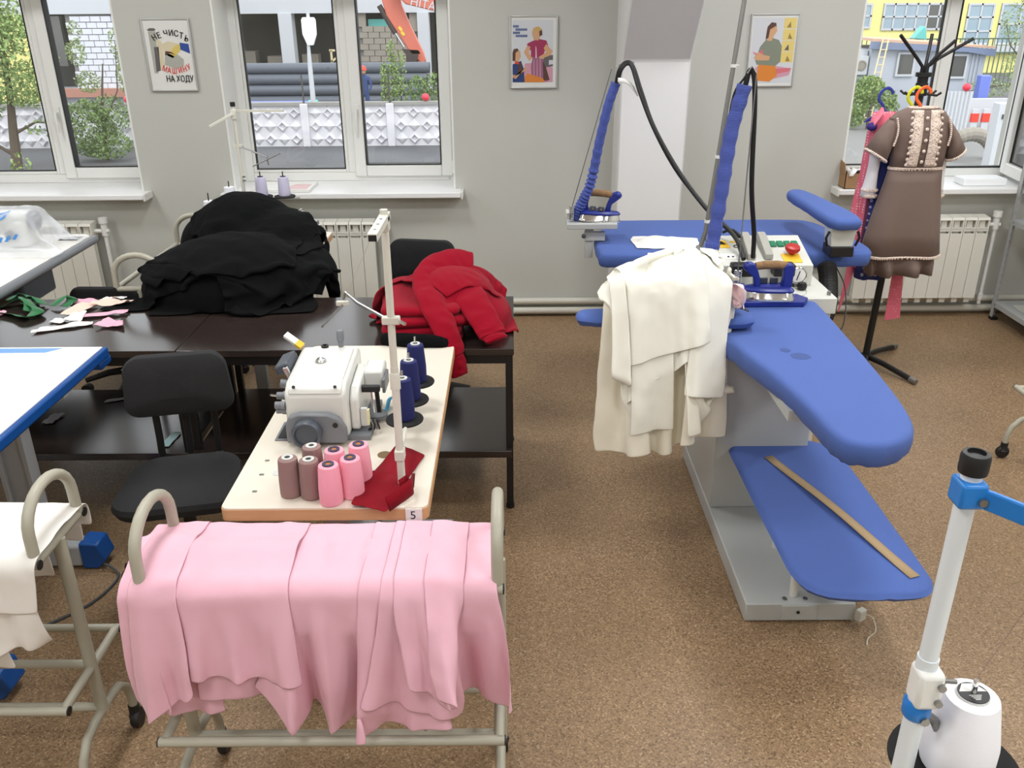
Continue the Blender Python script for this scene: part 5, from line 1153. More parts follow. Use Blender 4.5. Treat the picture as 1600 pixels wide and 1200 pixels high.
# swivelling sleeve board at the right
sbp = [(1.455,4.54),(1.42,4.50),(1.418,4.40),(1.425,4.2),(1.43,4.0),(1.445,3.87),(1.50,3.85),(1.56,3.87),(1.575,4.0),(1.555,4.2),(1.52,4.45),(1.495,4.53)]
board(B(), smooth_loop(sbp,4), 1.035, .05, .003, 31).o('sleeve_board', 'board_blue', ib)
B().prism([(1.455,.895),(1.555,.895),(1.565,.99),(1.445,.99)], 3.90, 3.99, 'y').o('swivel_post', 'station_light', ib, bevel=.004)
B().box(1.452,1.558,3.885,3.995,.853,.90).o('swivel_base', 'black_plastic', ib, bevel=.003)
for x in (1.44,1.57): B().tube([(x,3.90,.97),(x+(.01 if x>1.5 else -.012),3.9,.94),(x,3.91,.90)], .006, 8).o('clamp_lever', 'black_plastic', ib)

# ------------------------------------------------------------------ coat rack with dresses
rk = thing('coat_rack', 'black metal coat rack by the right window, hung with dresses', 'coat rack', (2.03,4.66,0))
B().tube([(2.03,4.66,.04),(2.085,4.665,1.5)], .019, 14).o('pole', 'black_metal', rk)
B().lathe([(.0,0),(.03,0),(.03,.06),(.026,.062),(.026,.09),(.038,.092),(.038,.112),(0,.112)], 18, (2.085,4.665,1.48), caps=False).o('hook_head', 'black_plastic', rk)
for ex, ey, ez, mx, my in ((1.918,4.62,1.77,2.07,4.66),(2.118,4.72,1.77,2.09,4.67),(2.195,4.62,1.745,2.095,4.66),(2.30,4.66,1.75,2.10,4.665)):
    B().tube([(mx,my,1.58),(mx,my,1.62),(mx+(ex-mx)*.25,my+(ey-my)*.25,1.66),(ex,ey,ez)], .0085, 10).o('arm', 'black_metal', rk)
for a in (20,140,200,320):
    c, s_ = math.cos(R(a)), math.sin(R(a)); B().tube([(2.085+.02*c,4.665+.02*s_,1.49),(2.085+.08*c,4.665+.08*s_,1.485),(2.085+.10*c,4.665+.10*s_,1.50)], .006, 8).o('peg', 'black_plastic', rk)
for a in (-62,40,160,250):
    c, s_ = math.cos(R(a)), math.sin(R(a)); L = .32
    B().tube([(2.03,4.66,.05),(2.03+L*c*.4,4.66+L*s_*.4,.045),(2.03+L*c,4.66+L*s_,.02)], [.017,.016,.0155], 12).o('foot', 'black_metal', rk)
    B().tube([(2.03+L*c*.97,4.66+L*s_*.97,.021),(2.03+L*1.1*c,4.66+L*1.1*s_,.016)], .0162, 12).o('foot_cap', 'steel', rk)
def lace_mat():
    m = bpy.data.materials.new('lace'); m.use_nodes = True; nt = m.node_tree; n = nt.nodes; l = nt.links; b = n['Principled BSDF']
    tc = n.new('ShaderNodeTexCoord'); v = n.new('ShaderNodeTexVoronoi'); v.inputs['Scale'].default_value = 120; l.new(tc.outputs['Object'], v.inputs['Vector'])
    r = n.new('ShaderNodeValToRGB'); r.color_ramp.elements[0].position = .18; r.color_ramp.elements[0].color = lin((150,124,112)); r.color_ramp.elements[1].position = .34; r.color_ramp.elements[1].color = lin((226,206,192))
    l.new(v.outputs['Distance'], r.inputs[0]); l.new(r.outputs[0], b.inputs['Base Color']); b.inputs['Roughness'].default_value = .85
    bp = n.new('ShaderNodeBump'); bp.inputs['Strength'].default_value = .6; bp.inputs['Distance'].default_value = .004; l.new(v.outputs['Distance'], bp.inputs['Height']); l.new(bp.outputs[0], b.inputs['Normal']); MATS['lace'] = m
M('dress_brown', (116,97,88), .75, bump=.15, bscale=400, sheen=.1, var=.03, vscale=8); lace_mat(); M('dress_inner', (232,216,206), .8); M('blouse_white', (236,232,234), .7, bump=.2, bscale=120)
M('hanger_orange', (238,106,50), .35); M('hanger_yellow', (214,214,40), .35); M('hanger_blue', (52,62,150), .35)
def hanger(label, c, mat, wdt=.17, tilt=0):
    x, y, z = c; t = thing('clothes_hanger', label, 'hanger', c)
    B().prism([(x-wdt/2,z-.085),(x-wdt/2+.02,z-.065),(x-.03,z-.035),(x,z-.02),(x+.03,z-.035),(x+wdt/2-.02,z-.065),(x+wdt/2,z-.085),(x+wdt/2-.03,z-.08),(x,z-.075),(x-wdt/2+.03,z-.08)], y-.004, y+.004, 'y').o('shoulder_bar', mat, t, bevel=.002)
    B().tube(bez([(x,y,z-.03),(x-.012,y,z),(x-.036,y,z+.03),(x-.03,y,z+.065),(x,y,z+.085),(x+.025,y,z+.07),(x+.03,y,z+.055)],5), .008, 8, sy=.6).o('hook', mat, t)
    t.rotation_euler = (0,0,tilt); return t
hanger('orange plastic hanger holding the brown dress', (2.02,4.47,1.455), 'hanger_orange')
hanger('yellow plastic hanger just behind the orange one', (2.0,4.52,1.45), 'hanger_yellow', .15)
hanger('blue plastic hanger holding the pink dotted dress', (1.93,4.70,1.43), 'hanger_blue', .2, 0)
# brown dress
dr = thing('dress', 'mauve-brown child dress with cream lace trim and short sleeves on the coat rack', 'dress', (2.02,4.47,.6))
YC = 4.47
def gring(xa, xb, z, dep, n=36, pl=0, amp=0.0, ph=0, yc=YC, sq=.8):
    out = []; cx, rx = (xa+xb)/2, (xb-xa)/2
    for i in range(n):
        a = 2*math.pi*i/n; c, s_ = math.cos(a), math.sin(a); k = 1+amp*math.sin(pl*a+ph)
        out.append((cx+rx*math.copysign(abs(c)**sq,c)*(1 if amp==0 else (.98+.02*k)), yc+dep*math.copysign(abs(s_)**sq,s_)*k, z))
    return out
skirt = [gring(1.907,2.170,1.155,.045), gring(1.895,2.178,1.08,.055), gring(1.868,2.20,.95,.065,pl=5,amp=.06), gring(1.845,2.22,.82,.072,pl=5,amp=.10), gring(1.826,2.24,.705,.078,pl=5,amp=.14)]
B().loft(skirt, caps=False).o('skirt', 'dress_brown', dr, solid=.003)
und = [gring(1.88,2.19,.74,.045,72,9,.05,1), gring(1.862,2.215,.69,.058,72,9,.2,1), gring(1.868,2.222,.65,.066,72,9,.42,1), gring(1.872,2.218,.60,.072,72,9,.5,1.1)]
B().loft([[(x,y,z+(.02*(x-2.04) if k==3 else 0)) for x,y,z in r_] for k, r_ in enumerate(und)], caps=False).o('underskirt', 'dress_brown', dr, solid=.002)
bod = [gring(1.907,2.170,1.153,.045), gring(1.905,2.172,1.22,.052), gring(1.90,2.176,1.29,.056), gring(1.885,2.168,1.345,.054), gring(1.868,2.158,1.395,.04), gring(1.905,2.135,1.425,.030), gring(1.948,2.10,1.443,.022)]
B().loft(bod, caps=False).o('bodice', 'dress_brown', dr, solid=.003)
for s_ in (-1,1):
    if s_ < 0: rows = [((1.895,1.40),(1.905,1.285)), ((1.862,1.385),(1.90,1.265)), ((1.82,1.33),(1.89,1.225)), ((1.775,1.245),(1.880,1.183))]
    else: rows = [((2.14,1.40),(2.172,1.28)), ((2.172,1.378),(2.178,1.262)), ((2.22,1.32),(2.185,1.222)), ((2.265,1.25),(2.188,1.188))]
    rg = []
    for k, (a, b_) in enumerate(rows):
        a, b_ = Vector((a[0],YC,a[1])), Vector((b_[0],YC,b_[1])); m_ = (a+b_)/2; h = (a-b_)/2; rg.append([tuple(m_+h*math.cos(R(q))+Vector((0,(.036+.008*k)*math.sin(R(q)),0))) for q in range(0,360,20)])
    sv_ = B().loft(rg, caps=False).o('sleeve', 'dress_brown', dr, solid=.003)
    e = rg[-1]; lc = B()
    for i in range(len(e)):
        p = Vector(e[i]); q = Vector(e[(i+1)%len(e)])
        for k in range(2): m_ = p.lerp(q,(k+.5)/2); lc.ball(m_, .0075, 6, 4)
    lc.o('lace_edge', 'lace', sv_, kind='stuff')
    lc = B()
    for i in range(14):
        t_ = i/13; xx = (1.888+.012*math.sin(t_*3)) if s_ < 0 else (2.157+.01*math.sin(t_*3)-.01*t_); lc.ball((xx, YC-.052+.012*t_*t_, 1.27+.125*t_), .006, 6, 4)
    lc.o('lace_edge', 'lace', dr, kind='stuff')
# front lace panels, placket buttons, waist and hem lace
def dress_front(z): return YC-.045-.012*math.sin(max(0,min(1,(z-1.153)/.22))*3.14)-.006 + (max(0,z-1.36)*.28)
for s_ in (-1,1):
    rows = []
    for i in range(20):
        z = 1.165+.27*i/19; x0_ = 2.036+s_*.018; w_ = .052-.004*(i/19)
        wob = .006*math.sin(i*1.4); rows.append([(x0_, dress_front(z), z),(x0_+s_*(w_*.5), dress_front(z)-.002, z),(x0_+s_*(w_+wob), dress_front(z)+.002, z)])
    B().grid(rows).o('lace_panel', 'lace', dr, solid=.004)
    lc = B()
    for i in range(10): z = 1.175+.25*i/9; lc.ball((2.036+s_*.073, dress_front(z), z), .0085, 6, 4, (1,.5,1)); 
    for i in range(9):
        for j in range(3): z = 1.18+.028*i; lc.ball((2.036+s_*(.027+.015*j), dress_front(z)-.003, z+.008*(j%2)), .0045, 6, 3, (1,.5,1))
    lc.o('lace_edge', 'lace', dr, kind='stuff')
for i in range(5): z = 1.19+.052*i; B().ball((2.036, dress_front(z)-.004, z), .009, 10, 6, (1,.6,1)).o('button', 'lace', dr)
for z_, xa, xb, dep, nn in ((1.155,1.905,2.172,.049,60),(.705,1.824,2.242,.085,90)):
    lc = B(); rr_ = gring(xa, xb, z_, dep, nn, 5 if z_ < 1 else 0, .14 if z_ < 1 else 0)
    lc.tube(rr_, .0045, 6, closed=True)
    for p in rr_: lc.ball((p[0],p[1],p[2]-.006), .006, 6, 4)
    lc.o('lace_trim', 'lace', dr, kind='stuff')
nk = B(); nk.tube([(x,y,z) for x,y,z in gring(1.952,2.096,1.444,.024,30)], .006, 6, closed=True); nk.o('lace_collar', 'lace', dr); B().prism([(1.955,1.44),(2.09,1.44),(2.06,1.395),(2.0,1.39)], YC+.012, YC+.015, 'y').o('back_lining', 'dress_inner', dr)
B().prism([(2.0,1.44),(2.045,1.44),(2.045,1.40),(2.0,1.395)], YC-.01, YC-.008, 'y').o('inner_facing', 'dress_inner', dr)
# white blouse sleeves hanging behind the dress
bl_ = thing('blouse', 'white blouse with lace cuffs hanging behind the brown dress', 'blouse', (2.02,4.53,1.0))
for xs in (-1,1):
    rg = []; base = (1.855 if xs < 0 else 2.19)
    for k in range(7):
        t_ = k/6; z = 1.25-.25*t_; cxx = base-(.012*t_ if xs<0 else .0); rg.append([(cxx+(.034-.008*math.sin(t_*4))*math.cos(R(q)), 4.53+.03*math.sin(R(q)), z+.004*math.sin(q)) for q in range(0,360,24)])
    s_ = B().loft(rg, caps=False).o('sleeve', 'blouse_white', bl_, solid=.002); lc = B()
    for q in range(0,360,20): lc.ball((rg[-1][0][0]-.034+.034*math.cos(R(q))+.0, 4.53+.034*math.sin(R(q)), 1.0), .010, 6, 4)
    for q in range(0,360,30): lc.ball((base-.008+.036*math.cos(R(q)), 4.53+.036*math.sin(R(q)), 1.03), .009, 6, 4)
    lc.o('lace_cuff', 'lace', s_, kind='stuff')
B().prism([(1.86,1.25),(1.9,1.40),(2.14,1.40),(2.19,1.25)], 4.527, 4.533, 'y').o('yoke', 'blouse_white', bl_)
# pink dotted dress with long ties
def dotted(name, c1, c2, scale):
    m = bpy.data.materials.new(name); m.use_nodes = True; nt = m.node_tree; n = nt.nodes; l = nt.links; b = n['Principled BSDF']
    tc = n.new('ShaderNodeTexCoord'); v = n.new('ShaderNodeTexVoronoi'); v.inputs['Scale'].default_value = scale; v.inputs['Randomness'].default_value = .15
    l.new(tc.outputs['Object'], v.inputs['Vector']); r = n.new('ShaderNodeValToRGB'); r.color_ramp.interpolation = 'CONSTANT'; r.color_ramp.elements[0].color = lin(c2); r.color_ramp.elements[1].position = .26; r.color_ramp.elements[1].color = lin(c1)
    l.new(v.outputs['Distance'], r.inputs[0]); l.new(r.outputs[0], b.inputs['Base Color']); b.inputs['Roughness'].default_value = .85; MATS[name] = m
dotted('pink_dots', (216,104,124), (240,196,200), 70); dotted('navy_stars', (44,52,120), (170,176,210), 28); M('pink_dark', (128,64,84), .85); M('pink_plain', (238,128,150), .8); M('purple_trim', (60,40,120), .8)
pd = thing('dress', 'pink dotted dress with a long pink tie, behind the brown dress', 'dress', (1.93,4.66,.58))
B().loft([gring(1.86,2.0,1.40,.03,yc=4.66), gring(1.845,2.02,1.30,.045,yc=4.66), gring(1.84,2.03,1.1,.05,yc=4.66), gring(1.818,2.04,.9,.065,yc=4.655,pl=6,amp=.2), gring(1.80,2.06,.70,.08,yc=4.65,pl=6,amp=.3), gring(1.80,2.06,.60,.085,yc=4.65,pl=6,amp=.35)], caps=False).o('body', 'pink_dots', pd, solid=.002)
B().prism([(1.86,1.17),(1.888,1.15),(1.93,.62),(1.862,.60)], 4.565, 4.572, 'y').o('dark_strip', 'pink_dark', pd)  # flat strip, darker than the dress, set down its front
B().loft([[(1.885+.05*t_+.0*math.cos(R(q))-.09*t_, 4.62+.03*math.sin(R(q)), 1.405+.026*math.cos(R(q))-.06*t_) for q in range(0,360,30)] for t_ in (0,.5,1)]).o('sleeve', 'pink_plain', pd)
B().ball((1.845,4.615,1.335), .028, 10, 6, (1,.9,.8)).o('sleeve_trim', 'purple_trim', pd)
B().prism([(1.822,.60),(1.868,.60),(1.815,.34),(1.808,.34)], 4.60, 4.604, 'y').o('tie', 'pink_dots', pd)
pt = B().prism([(2.075,.56),(2.135,.56),(2.16,.30),(2.075,.285)], 4.60, 4.604, 'y'); pt.o('tie', 'pink_dots', pd)
nd = thing('dress', 'navy dress with pale stars peeking out below the brown dress', 'dress', (1.95,4.56,.5))
B().loft([gring(1.87,2.0,1.30,.03,yc=4.59), gring(1.868,2.04,.9,.05,yc=4.59), gring(1.855,2.1,.62,.06,yc=4.585,pl=5,amp=.2), gring(1.86,1.99,.545,.05,yc=4.57,pl=5,amp=.2)], caps=False).o('body', 'navy_stars', nd, solid=.002)
B().ball((2.12,4.57,.595), .035, 10, 6, (1.4,.7,.4)).o('hem_ruffle', 'navy_stars', nd)
# ------------------------------------------------------------------ cloth: position-based drape
class HF:
    """height map of what already lies there: axis ax (0-2) with direction sg, over the two other axes"""
    def __init__(s, ax, sg, lo, hi, cell=.012, floor=-9.0, lim=None):
        s.ax, s.sg = ax, sg; s.uv = [i for i in range(3) if i != ax]; s.lo = np.array([lo[i] for i in s.uv]); s.cell = cell
        n = ((np.array([hi[i] for i in s.uv])-s.lo)/cell).astype(int)+2; s.a = np.full(n, floor, float); s.lim = lim
    def idx(s, P):
        q = ((P[:, s.uv]-s.lo)/s.cell).astype(int); ok = (q >= 0).all(1) & (q < np.array(s.a.shape)).all(1); return q, ok
    def add(s, G):
        """G (r,c,3): rasterise, bilinearly upsampled"""
        k = 3; r, c = G.shape[:2]; out = []
        for i in range(k):
            for j in range(k):
                a, b = i/k, j/k; out.append(((1-a)*(1-b)*G[:-1,:-1]+a*(1-b)*G[1:,:-1]+(1-a)*b*G[:-1,1:]+a*b*G[1:,1:]).reshape(-1,3))
        P = np.concatenate(out); q, ok = s.idx(P); np.maximum.at(s.a, (q[ok,0], q[ok,1]), P[ok, s.ax]*s.sg)
    def push(s, P, th):
        q, ok = s.idx(P); h = np.full(len(P), -9.0); h[ok] = s.a[q[ok,0], q[ok,1]]
        m = (P[:, s.ax]*s.sg < h+th) & (h > -8)
        if s.lim is not None: m &= s.lim(P)
        P[m, s.ax] = ((h+th)*s.sg)[m]; return m
def c_capsule(a, b, r):
    a, b = np.array(a, float), np.array(b, float); d = b-a; L = d@d
    def f(P, th):
        t = np.clip(((P-a)@d)/L, 0, 1); c = a+t[:,None]*d; v = P-c; n = np.linalg.norm(v, axis=1)+1e-9; m = n < r+th
        P[m] = c[m]+v[m]/n[m,None]*(r+th); return m
    return f
def c_ell(c, r):
    c, r = np.array(c, float), np.array(r, float)
    def f(P, th):
        v = (P-c)/(r+th); n = np.linalg.norm(v, axis=1)+1e-9; m = n < 1; P[m] = c+(v[m]/n[m,None])*(r+th); return m
    return f
def c_plane(z, lim=None):
    def f(P, th):
        m = P[:,2] < z+th
        if lim is not None: m &= lim(P)
        P[m,2] = z+th; return m
    return f
def c_front(y):
    def f(P, th):
        m = (P[:,1] > y-th) & (P[:,2] < .745); P[m,1] = y-th; return m
    return f
def c_slab(yc, half, zc, hz_, r, xlo, xhi):
    """rounded bar along x"""
    def f(P, th):
        dy, dz = P[:,1]-yc, P[:,2]-zc; qy, qz = np.clip(dy,-half,half), np.clip(dz,-hz_,hz_); vy, vz = dy-qy, dz-qz; n = np.hypot(vy,vz); m = (n < r+th) & (P[:,0] > xlo) & (P[:,0] < xhi)
        ins = m & (n < 1e-6); up = ins & (hz_-dz < half-np.abs(dy)+.0); sd = ins & ~up
        P[up,2] = zc+hz_+r+th; P[sd,1] = yc+np.sign(dy[sd])*(half+r+th)
        o = m & ~ins; k = (r+th)/(n[o]); P[o,1] = yc+qy[o]+vy[o]*k; P[o,2] = zc+qz[o]+vz[o]*k; return m
    return f
def c_hf(h): return lambda P, th: h.push(P, th)
def drape(G, cols, steps=90, iters=8, pin=None, th=.003, bend=.25, damp=.96, grav=9.8, dt=.016, fric=.35):
    """G: (r,c,3) start shape, taken as stress-free"""
    r, c = G.shape[:2]; P = G.copy(); Q = P.copy(); cons = []
    def mk(sa, sb, k): 
        cons.append((sa, sb, np.linalg.norm(G[sa]-G[sb], axis=-1), k))
    S = slice
    for o in (0,1):
        mk((S(None),S(o,c-1,2)), (S(None),S(o+1,c,2)), 1.0); mk((S(o,r-1,2),S(None)), (S(o+1,r,2),S(None)), 1.0)
        mk((S(o,r-1,2),S(0,c-1)), (S(o+1,r,2),S(1,c)), .5); mk((S(o,r-1,2),S(1,c)), (S(o+1,r,2),S(0,c-1)), .5)
    for o in (0,1,2,3):
        if c > o+2: mk((S(None),S(o,c-2,4)), (S(None),S(o+2,c,4)), bend)
        if r > o+2: mk((S(o,r-2,4),S(None)), (S(o+2,r,4),S(None)), bend)
    fixed = G[pin].copy() if pin is not None else None
    for st in range(steps):
        V = (P-Q)*damp; n = np.linalg.norm(V, axis=-1, keepdims=True); V = np.where(n > .03, V*.03/(n+1e-9), V)
        Q = P.copy(); P = P+V; P[...,2] -= grav*dt*dt
        for it in range(iters):
            for sa, sb, L, k in cons:
                A, Bq = P[sa], P[sb]
                m = min(A.shape[0], Bq.shape[0]), min(A.shape[1], Bq.shape[1]); d = Bq-A; l = np.linalg.norm(d, axis=-1, keepdims=True)+1e-9
                e = d*((l-L[...,None])/l)*(.5*k); P[sa] = A+e; P[sb] = Bq-e
            if it % 3 == 2 or it == iters-1:
                F = P.reshape(-1,3); 
                for f in cols:
                    m = f(F, th)
                    if it == iters-1 and m.any(): q = Q.reshape(-1,3); q[m] += (F[m]-q[m])*(1-fric)
                P = F.reshape(r,c,3)
            if pin is not None: P[pin] = fixed
    return P
def cloth(G, name, label, cat, mat, group=None, th=.0022, sub=1, parent=None):
    G = G.copy()
    for i in range(G.shape[0]):
        for j in range(G.shape[1]):
            q = G[i,j]; G[i,j,1] -= .0035*fbm(q[0]*16,q[2]*11,q[1]*9); G[i,j,2] += .0025*fbm(q[0]*16,q[1]*11,5+q[2]*4)
    o = B().grid(G.tolist()).o(name, mat, parent, solid=th, subsurf=sub, angle=180)
    if parent is None: tag(o, label, cat, group)
    return o
M('cloth_pink', (232,180,196), .85, bump=.08, bscale=500, sheen=.25, var=.02, vscale=9)
M('cloth_white', (236,232,226), .85, bump=.08, bscale=500, sheen=.2, var=.02, vscale=9)
M('cloth_cream', (236,230,212), .85, bump=.08, bscale=500, sheen=.2, var=.02, vscale=9)
M('cloth_ivory', (240,238,226), .85, bump=.08, bscale=500, sheen=.2)
M('cloth_black', (11,12,13), .95, bump=.2, bscale=400, spec=.12)
M('cloth_red', (142,8,32), .95, bump=.35, bscale=350, sheen=.08, spec=.15)
M('cloth_red_flat', (128,8,26), .9, bump=.2, bscale=350, sheen=.05, spec=.2)
M('cloth_blush', (238,206,206), .85, sheen=.2)
M('green_ribbon', (34,112,62), .8, sheen=.2)

def rail_sheet(x0, x1, xb0, xb1, front, rear, yc, layer, folds, amp, skew=0.0, seed=0, hem=None, zr=.757, half=.115, dx=.0135):
    """start shape of a sheet laid over the two rails of a trolley, front part fanning to xb0..xb1"""
    nx = max(5, int(max(x1-x0, xb1-xb0)/dx)); L = front+2*half+rear+.04; ny = int(L/.0165); G = np.zeros((ny, nx, 3))
    for i in range(ny):
        s = L*i/(ny-1); y = yc+half+.02+rear-s; fr = max(0, (yc-half)-y)/max(front,.01)
        for j in range(nx):
            u = j/(nx-1); f = front*(hem(u) if hem else 1.0); yy = yc-half-(yc-half-y)*(hem(u) if hem else 1.0) if fr > 0 else y
            x = (x0+(x1-x0)*u)*(1-fr)+(xb0+(xb1-xb0)*u)*fr
            z = zr+.024+layer*.0028+(amp*(.12+fr)*math.sin(2*math.pi*folds*u+skew*fr*3+seed)+amp*.8*(.1+fr)*fbm(u*folds*1.3,fr*1.2,seed))
            G[i,j] = (x, yy, z)
    return G
def drape_trolley(sheets, yc, xlo, xhi, name, group, mat, zr=.757, half=.115):
    hz = HF(2, 1, (xlo,yc-.4,0), (xhi,yc+.4,2), lim=lambda P: np.abs(P[:,1]-yc) < half+.012)
    hy = HF(1, -1, (xlo,0,0), (xhi,0,1.2), lim=lambda P: (P[:,2] < zr+.0) & (P[:,1] < yc))
    cols = [c_slab(yc, half, zr-.05, .05, .019, xlo, xhi), c_hf(hz), c_hf(hy)]
    for k, (lab, kw, rear_) in enumerate(sheets):
        G = rail_sheet(yc=yc, layer=k, seed=k*1.7, rear=rear_, zr=zr, half=half, **kw); ym = np.abs(G[:,:,1]-yc) < .03
        P = drape(G, cols, 90, 8, pin=ym, th=.004, bend=.3)
        hz.add(P[(np.abs(P[:,:,1].mean(1)-yc) < half+.03)]); hy.add(P[P[:,:,1].mean(1) < yc])
        cloth(P, name, lab, 'cloth', mat, group)
yc = TP[1]
drape_trolley([
 ('narrow pink cloth hanging lowest at the left end, under the others', dict(x0=-.82,x1=-.69,xb0=-.83,xb1=-.705,front=.30,folds=1.6,amp=.012), .1),
 ('pink cloth with a folded double hem showing below the broad flat one', dict(x0=-.73,x1=-.55,xb0=-.73,xb1=-.56,front=.25,folds=1.5,amp=.008), .15),
 ('pink cloth falling in loose folds at the middle of the front trolley', dict(x0=-.55,x1=-.27,xb0=-.56,xb1=-.275,front=.285,folds=3.4,amp=.05,skew=.35,hem=lambda u: 1-.10*math.sin(u*11)*(u>.35)-.04*(u<.25)), .2),
 ('pink cloth with a low pointed corner right of the middle folds', dict(x0=-.34,x1=-.16,xb0=-.28,xb1=-.06,front=.315,folds=2.3,amp=.034,skew=-.5,hem=lambda u: 1.0-.2*u), .2),
 ('pink cloth flaring out beyond the right end of the front trolley', dict(x0=-.29,x1=-.045,xb0=-.27,xb1=.06,front=.265,folds=2.6,amp=.036,skew=-.6,hem=lambda u: 1.0-.16*abs(u-.5)), .2),
 ('pink cloth strip twisted diagonally across the right side', dict(x0=-.265,x1=-.16,xb0=-.18,xb1=-.09,front=.20,folds=1.6,amp=.03,skew=-1.0,hem=lambda u: .85+.3*u), .1),
 ('second pink strip lying diagonally beside the twisted one', dict(x0=-.20,x1=-.11,xb0=-.13,xb1=-.055,front=.205,folds=1.2,amp=.024,skew=-1.0,hem=lambda u: .95+.15*u), .1),
 ('broad flat pink cloth with a straight hem on the front trolley', dict(x0=-.785,x1=-.50,xb0=-.785,xb1=-.50,front=.19,folds=2.2,amp=.026,skew=.3,hem=lambda u: 1+.05*u), .2),
 ('slim pink cloth edge hanging outside the left hoop', dict(x0=-.875,x1=-.80,xb0=-.955,xb1=-.86,front=.25,folds=.8,amp=.012,hem=lambda u: 1.0+.1*u), .08),
 ('pink cloth with a curled lower corner at the left end of the trolley', dict(x0=-.85,x1=-.745,xb0=-.905,xb1=-.775,front=.285,folds=1.4,amp=.03,hem=lambda u: 1.04-.26*u), .12),
], yc, -1.0, .1, 'pink_cloth', 'pink cloths on the front trolley', 'cloth_pink')
drape_trolley([
 ('white cloth draped lowest over the trolley at the left edge', dict(x0=-1.9,x1=-1.24,xb0=-1.9,xb1=-1.22,front=.31,folds=3,amp=.02,hem=lambda u: 1.05-.25*u), .2),
 ('white cloth with a corner hanging past the end of the left trolley', dict(x0=-1.6,x1=-1.13,xb0=-1.55,xb1=-1.07,front=.21,folds=1.8,amp=.02,hem=lambda u: 1.35-.45*u), .1),
 ('short white cloth folded on top of the left trolley', dict(x0=-1.7,x1=-1.10,xb0=-1.7,xb1=-1.12,front=.12,folds=2,amp=.014), .06),
], 1.79, -2.0, -1.0, 'white_cloth', 'white cloths on the left trolley', 'cloth_white')

# cream cloths heaped over the sleeve board
def pile_sheet(x0, x1, xb0, xb1, front, rear, zc, folds, amp, yc=2.985, half=.05, seed=0, hem=None, skew=0.0, dx=.0135):
    return rail_sheet(x0, x1, xb0, xb1, front, rear, yc, 0, folds, amp, skew, seed, hem, zc, half, dx)
MX = [.20,.26,.33,.42,.52,.62,.68,.74,.80,.86]; MZ = [.905,.93,1.0,1.055,1.085,1.115,1.105,1.02,.945,.91]
hz = HF(2, 1, (0,2.6,0), (1.1,3.4,2), lim=lambda P: np.abs(P[:,1]-2.985) < .11); hy = HF(1, -1, (0,0,0), (1.1,0,1.6), lim=lambda P: (P[:,2] < .98) & (P[:,1] < 2.96))
core = [c_capsule((.24,2.985,.885),(.85,2.985,.885),.05), c_capsule((.35,2.985,.93),(.46,2.985,.965),.065), c_capsule((.46,2.985,.965),(.67,2.985,1.0),.09), c_capsule((.67,2.985,1.0),(.76,2.985,.92),.06), c_hf(hz), c_hf(hy)]
WP = [('sheer cream cloth hanging lowest from the sleeve board', dict(x0=.33,x1=.76,xb0=.245,xb1=.80,front=.54,rear=.2,zc=1.03,folds=4.5,amp=.026,hem=lambda u: 1.0-.14*abs(u-.45)*2), 'cloth_cream'),
 ('cream cloth with soft folds at the right of the heap', dict(x0=.60,x1=.775,xb0=.60,xb1=.80,front=.46,rear=.1,zc=1.04,folds=2.6,amp=.02,hem=lambda u: 1.06-.1*u), 'cloth_cream'),
 ('blush edge of cloth at the far right of the cream heap', dict(x0=.775,x1=.81,xb0=.795,xb1=.835,front=.33,rear=.05,zc=.95,folds=.5,amp=.006), 'cloth_blush'),
 ('cream cloth with a slanting hem across the left of the heap', dict(x0=.30,x1=.62,xb0=.235,xb1=.63,front=.43,rear=.12,zc=1.05,folds=1.6,amp=.018,hem=lambda u: 1.0-.42*u), 'cloth_ivory'),
 ('small ivory pocket piece hanging in front of the cream heap', dict(x0=.40,x1=.53,xb0=.37,xb1=.525,front=.50,rear=.02,zc=1.06,folds=1,amp=.006), 'cloth_ivory'),
 ('ivory cloth folded narrow down the right of the heap', dict(x0=.645,x1=.74,xb0=.65,xb1=.765,front=.40,rear=.05,zc=1.07,folds=1.4,amp=.015), 'cloth_ivory'),
 ('ivory shirt piece spread over the top of the cream heap', dict(x0=.36,x1=.655,xb0=.335,xb1=.645,front=.285,rear=.1,zc=1.09,folds=2.0,amp=.016,hem=lambda u: 1.02-.1*u), 'cloth_ivory'),
 ('ivory strip over the left shoulder of the cream heap', dict(x0=.335,x1=.385,xb0=.325,xb1=.375,front=.33,rear=.05,zc=1.06,folds=.8,amp=.01), 'cloth_ivory')]
for k, (lab, kw, mt) in enumerate(WP):
    G = pile_sheet(seed=k*2.3, **kw); fr_ = np.abs(G[:,:,1]-2.985) < .06; G[:,:,2] += np.interp(G[:,:,0], MX, MZ)-kw['zc']-.026+.004*k
    P = drape(G, core, 100, 8, pin=np.abs(G[:,:,1]-2.985) < .025, th=.004, bend=.3, fric=.6)
    hz.add(P[(np.abs(P[:,:,1].mean(1)-2.985) < .12)]); hy.add(P[P[:,:,1].mean(1) < 2.97]); cloth(P, 'cream_cloth', lab, 'cloth', mt, 'cream cloths heaped on the sleeve board')

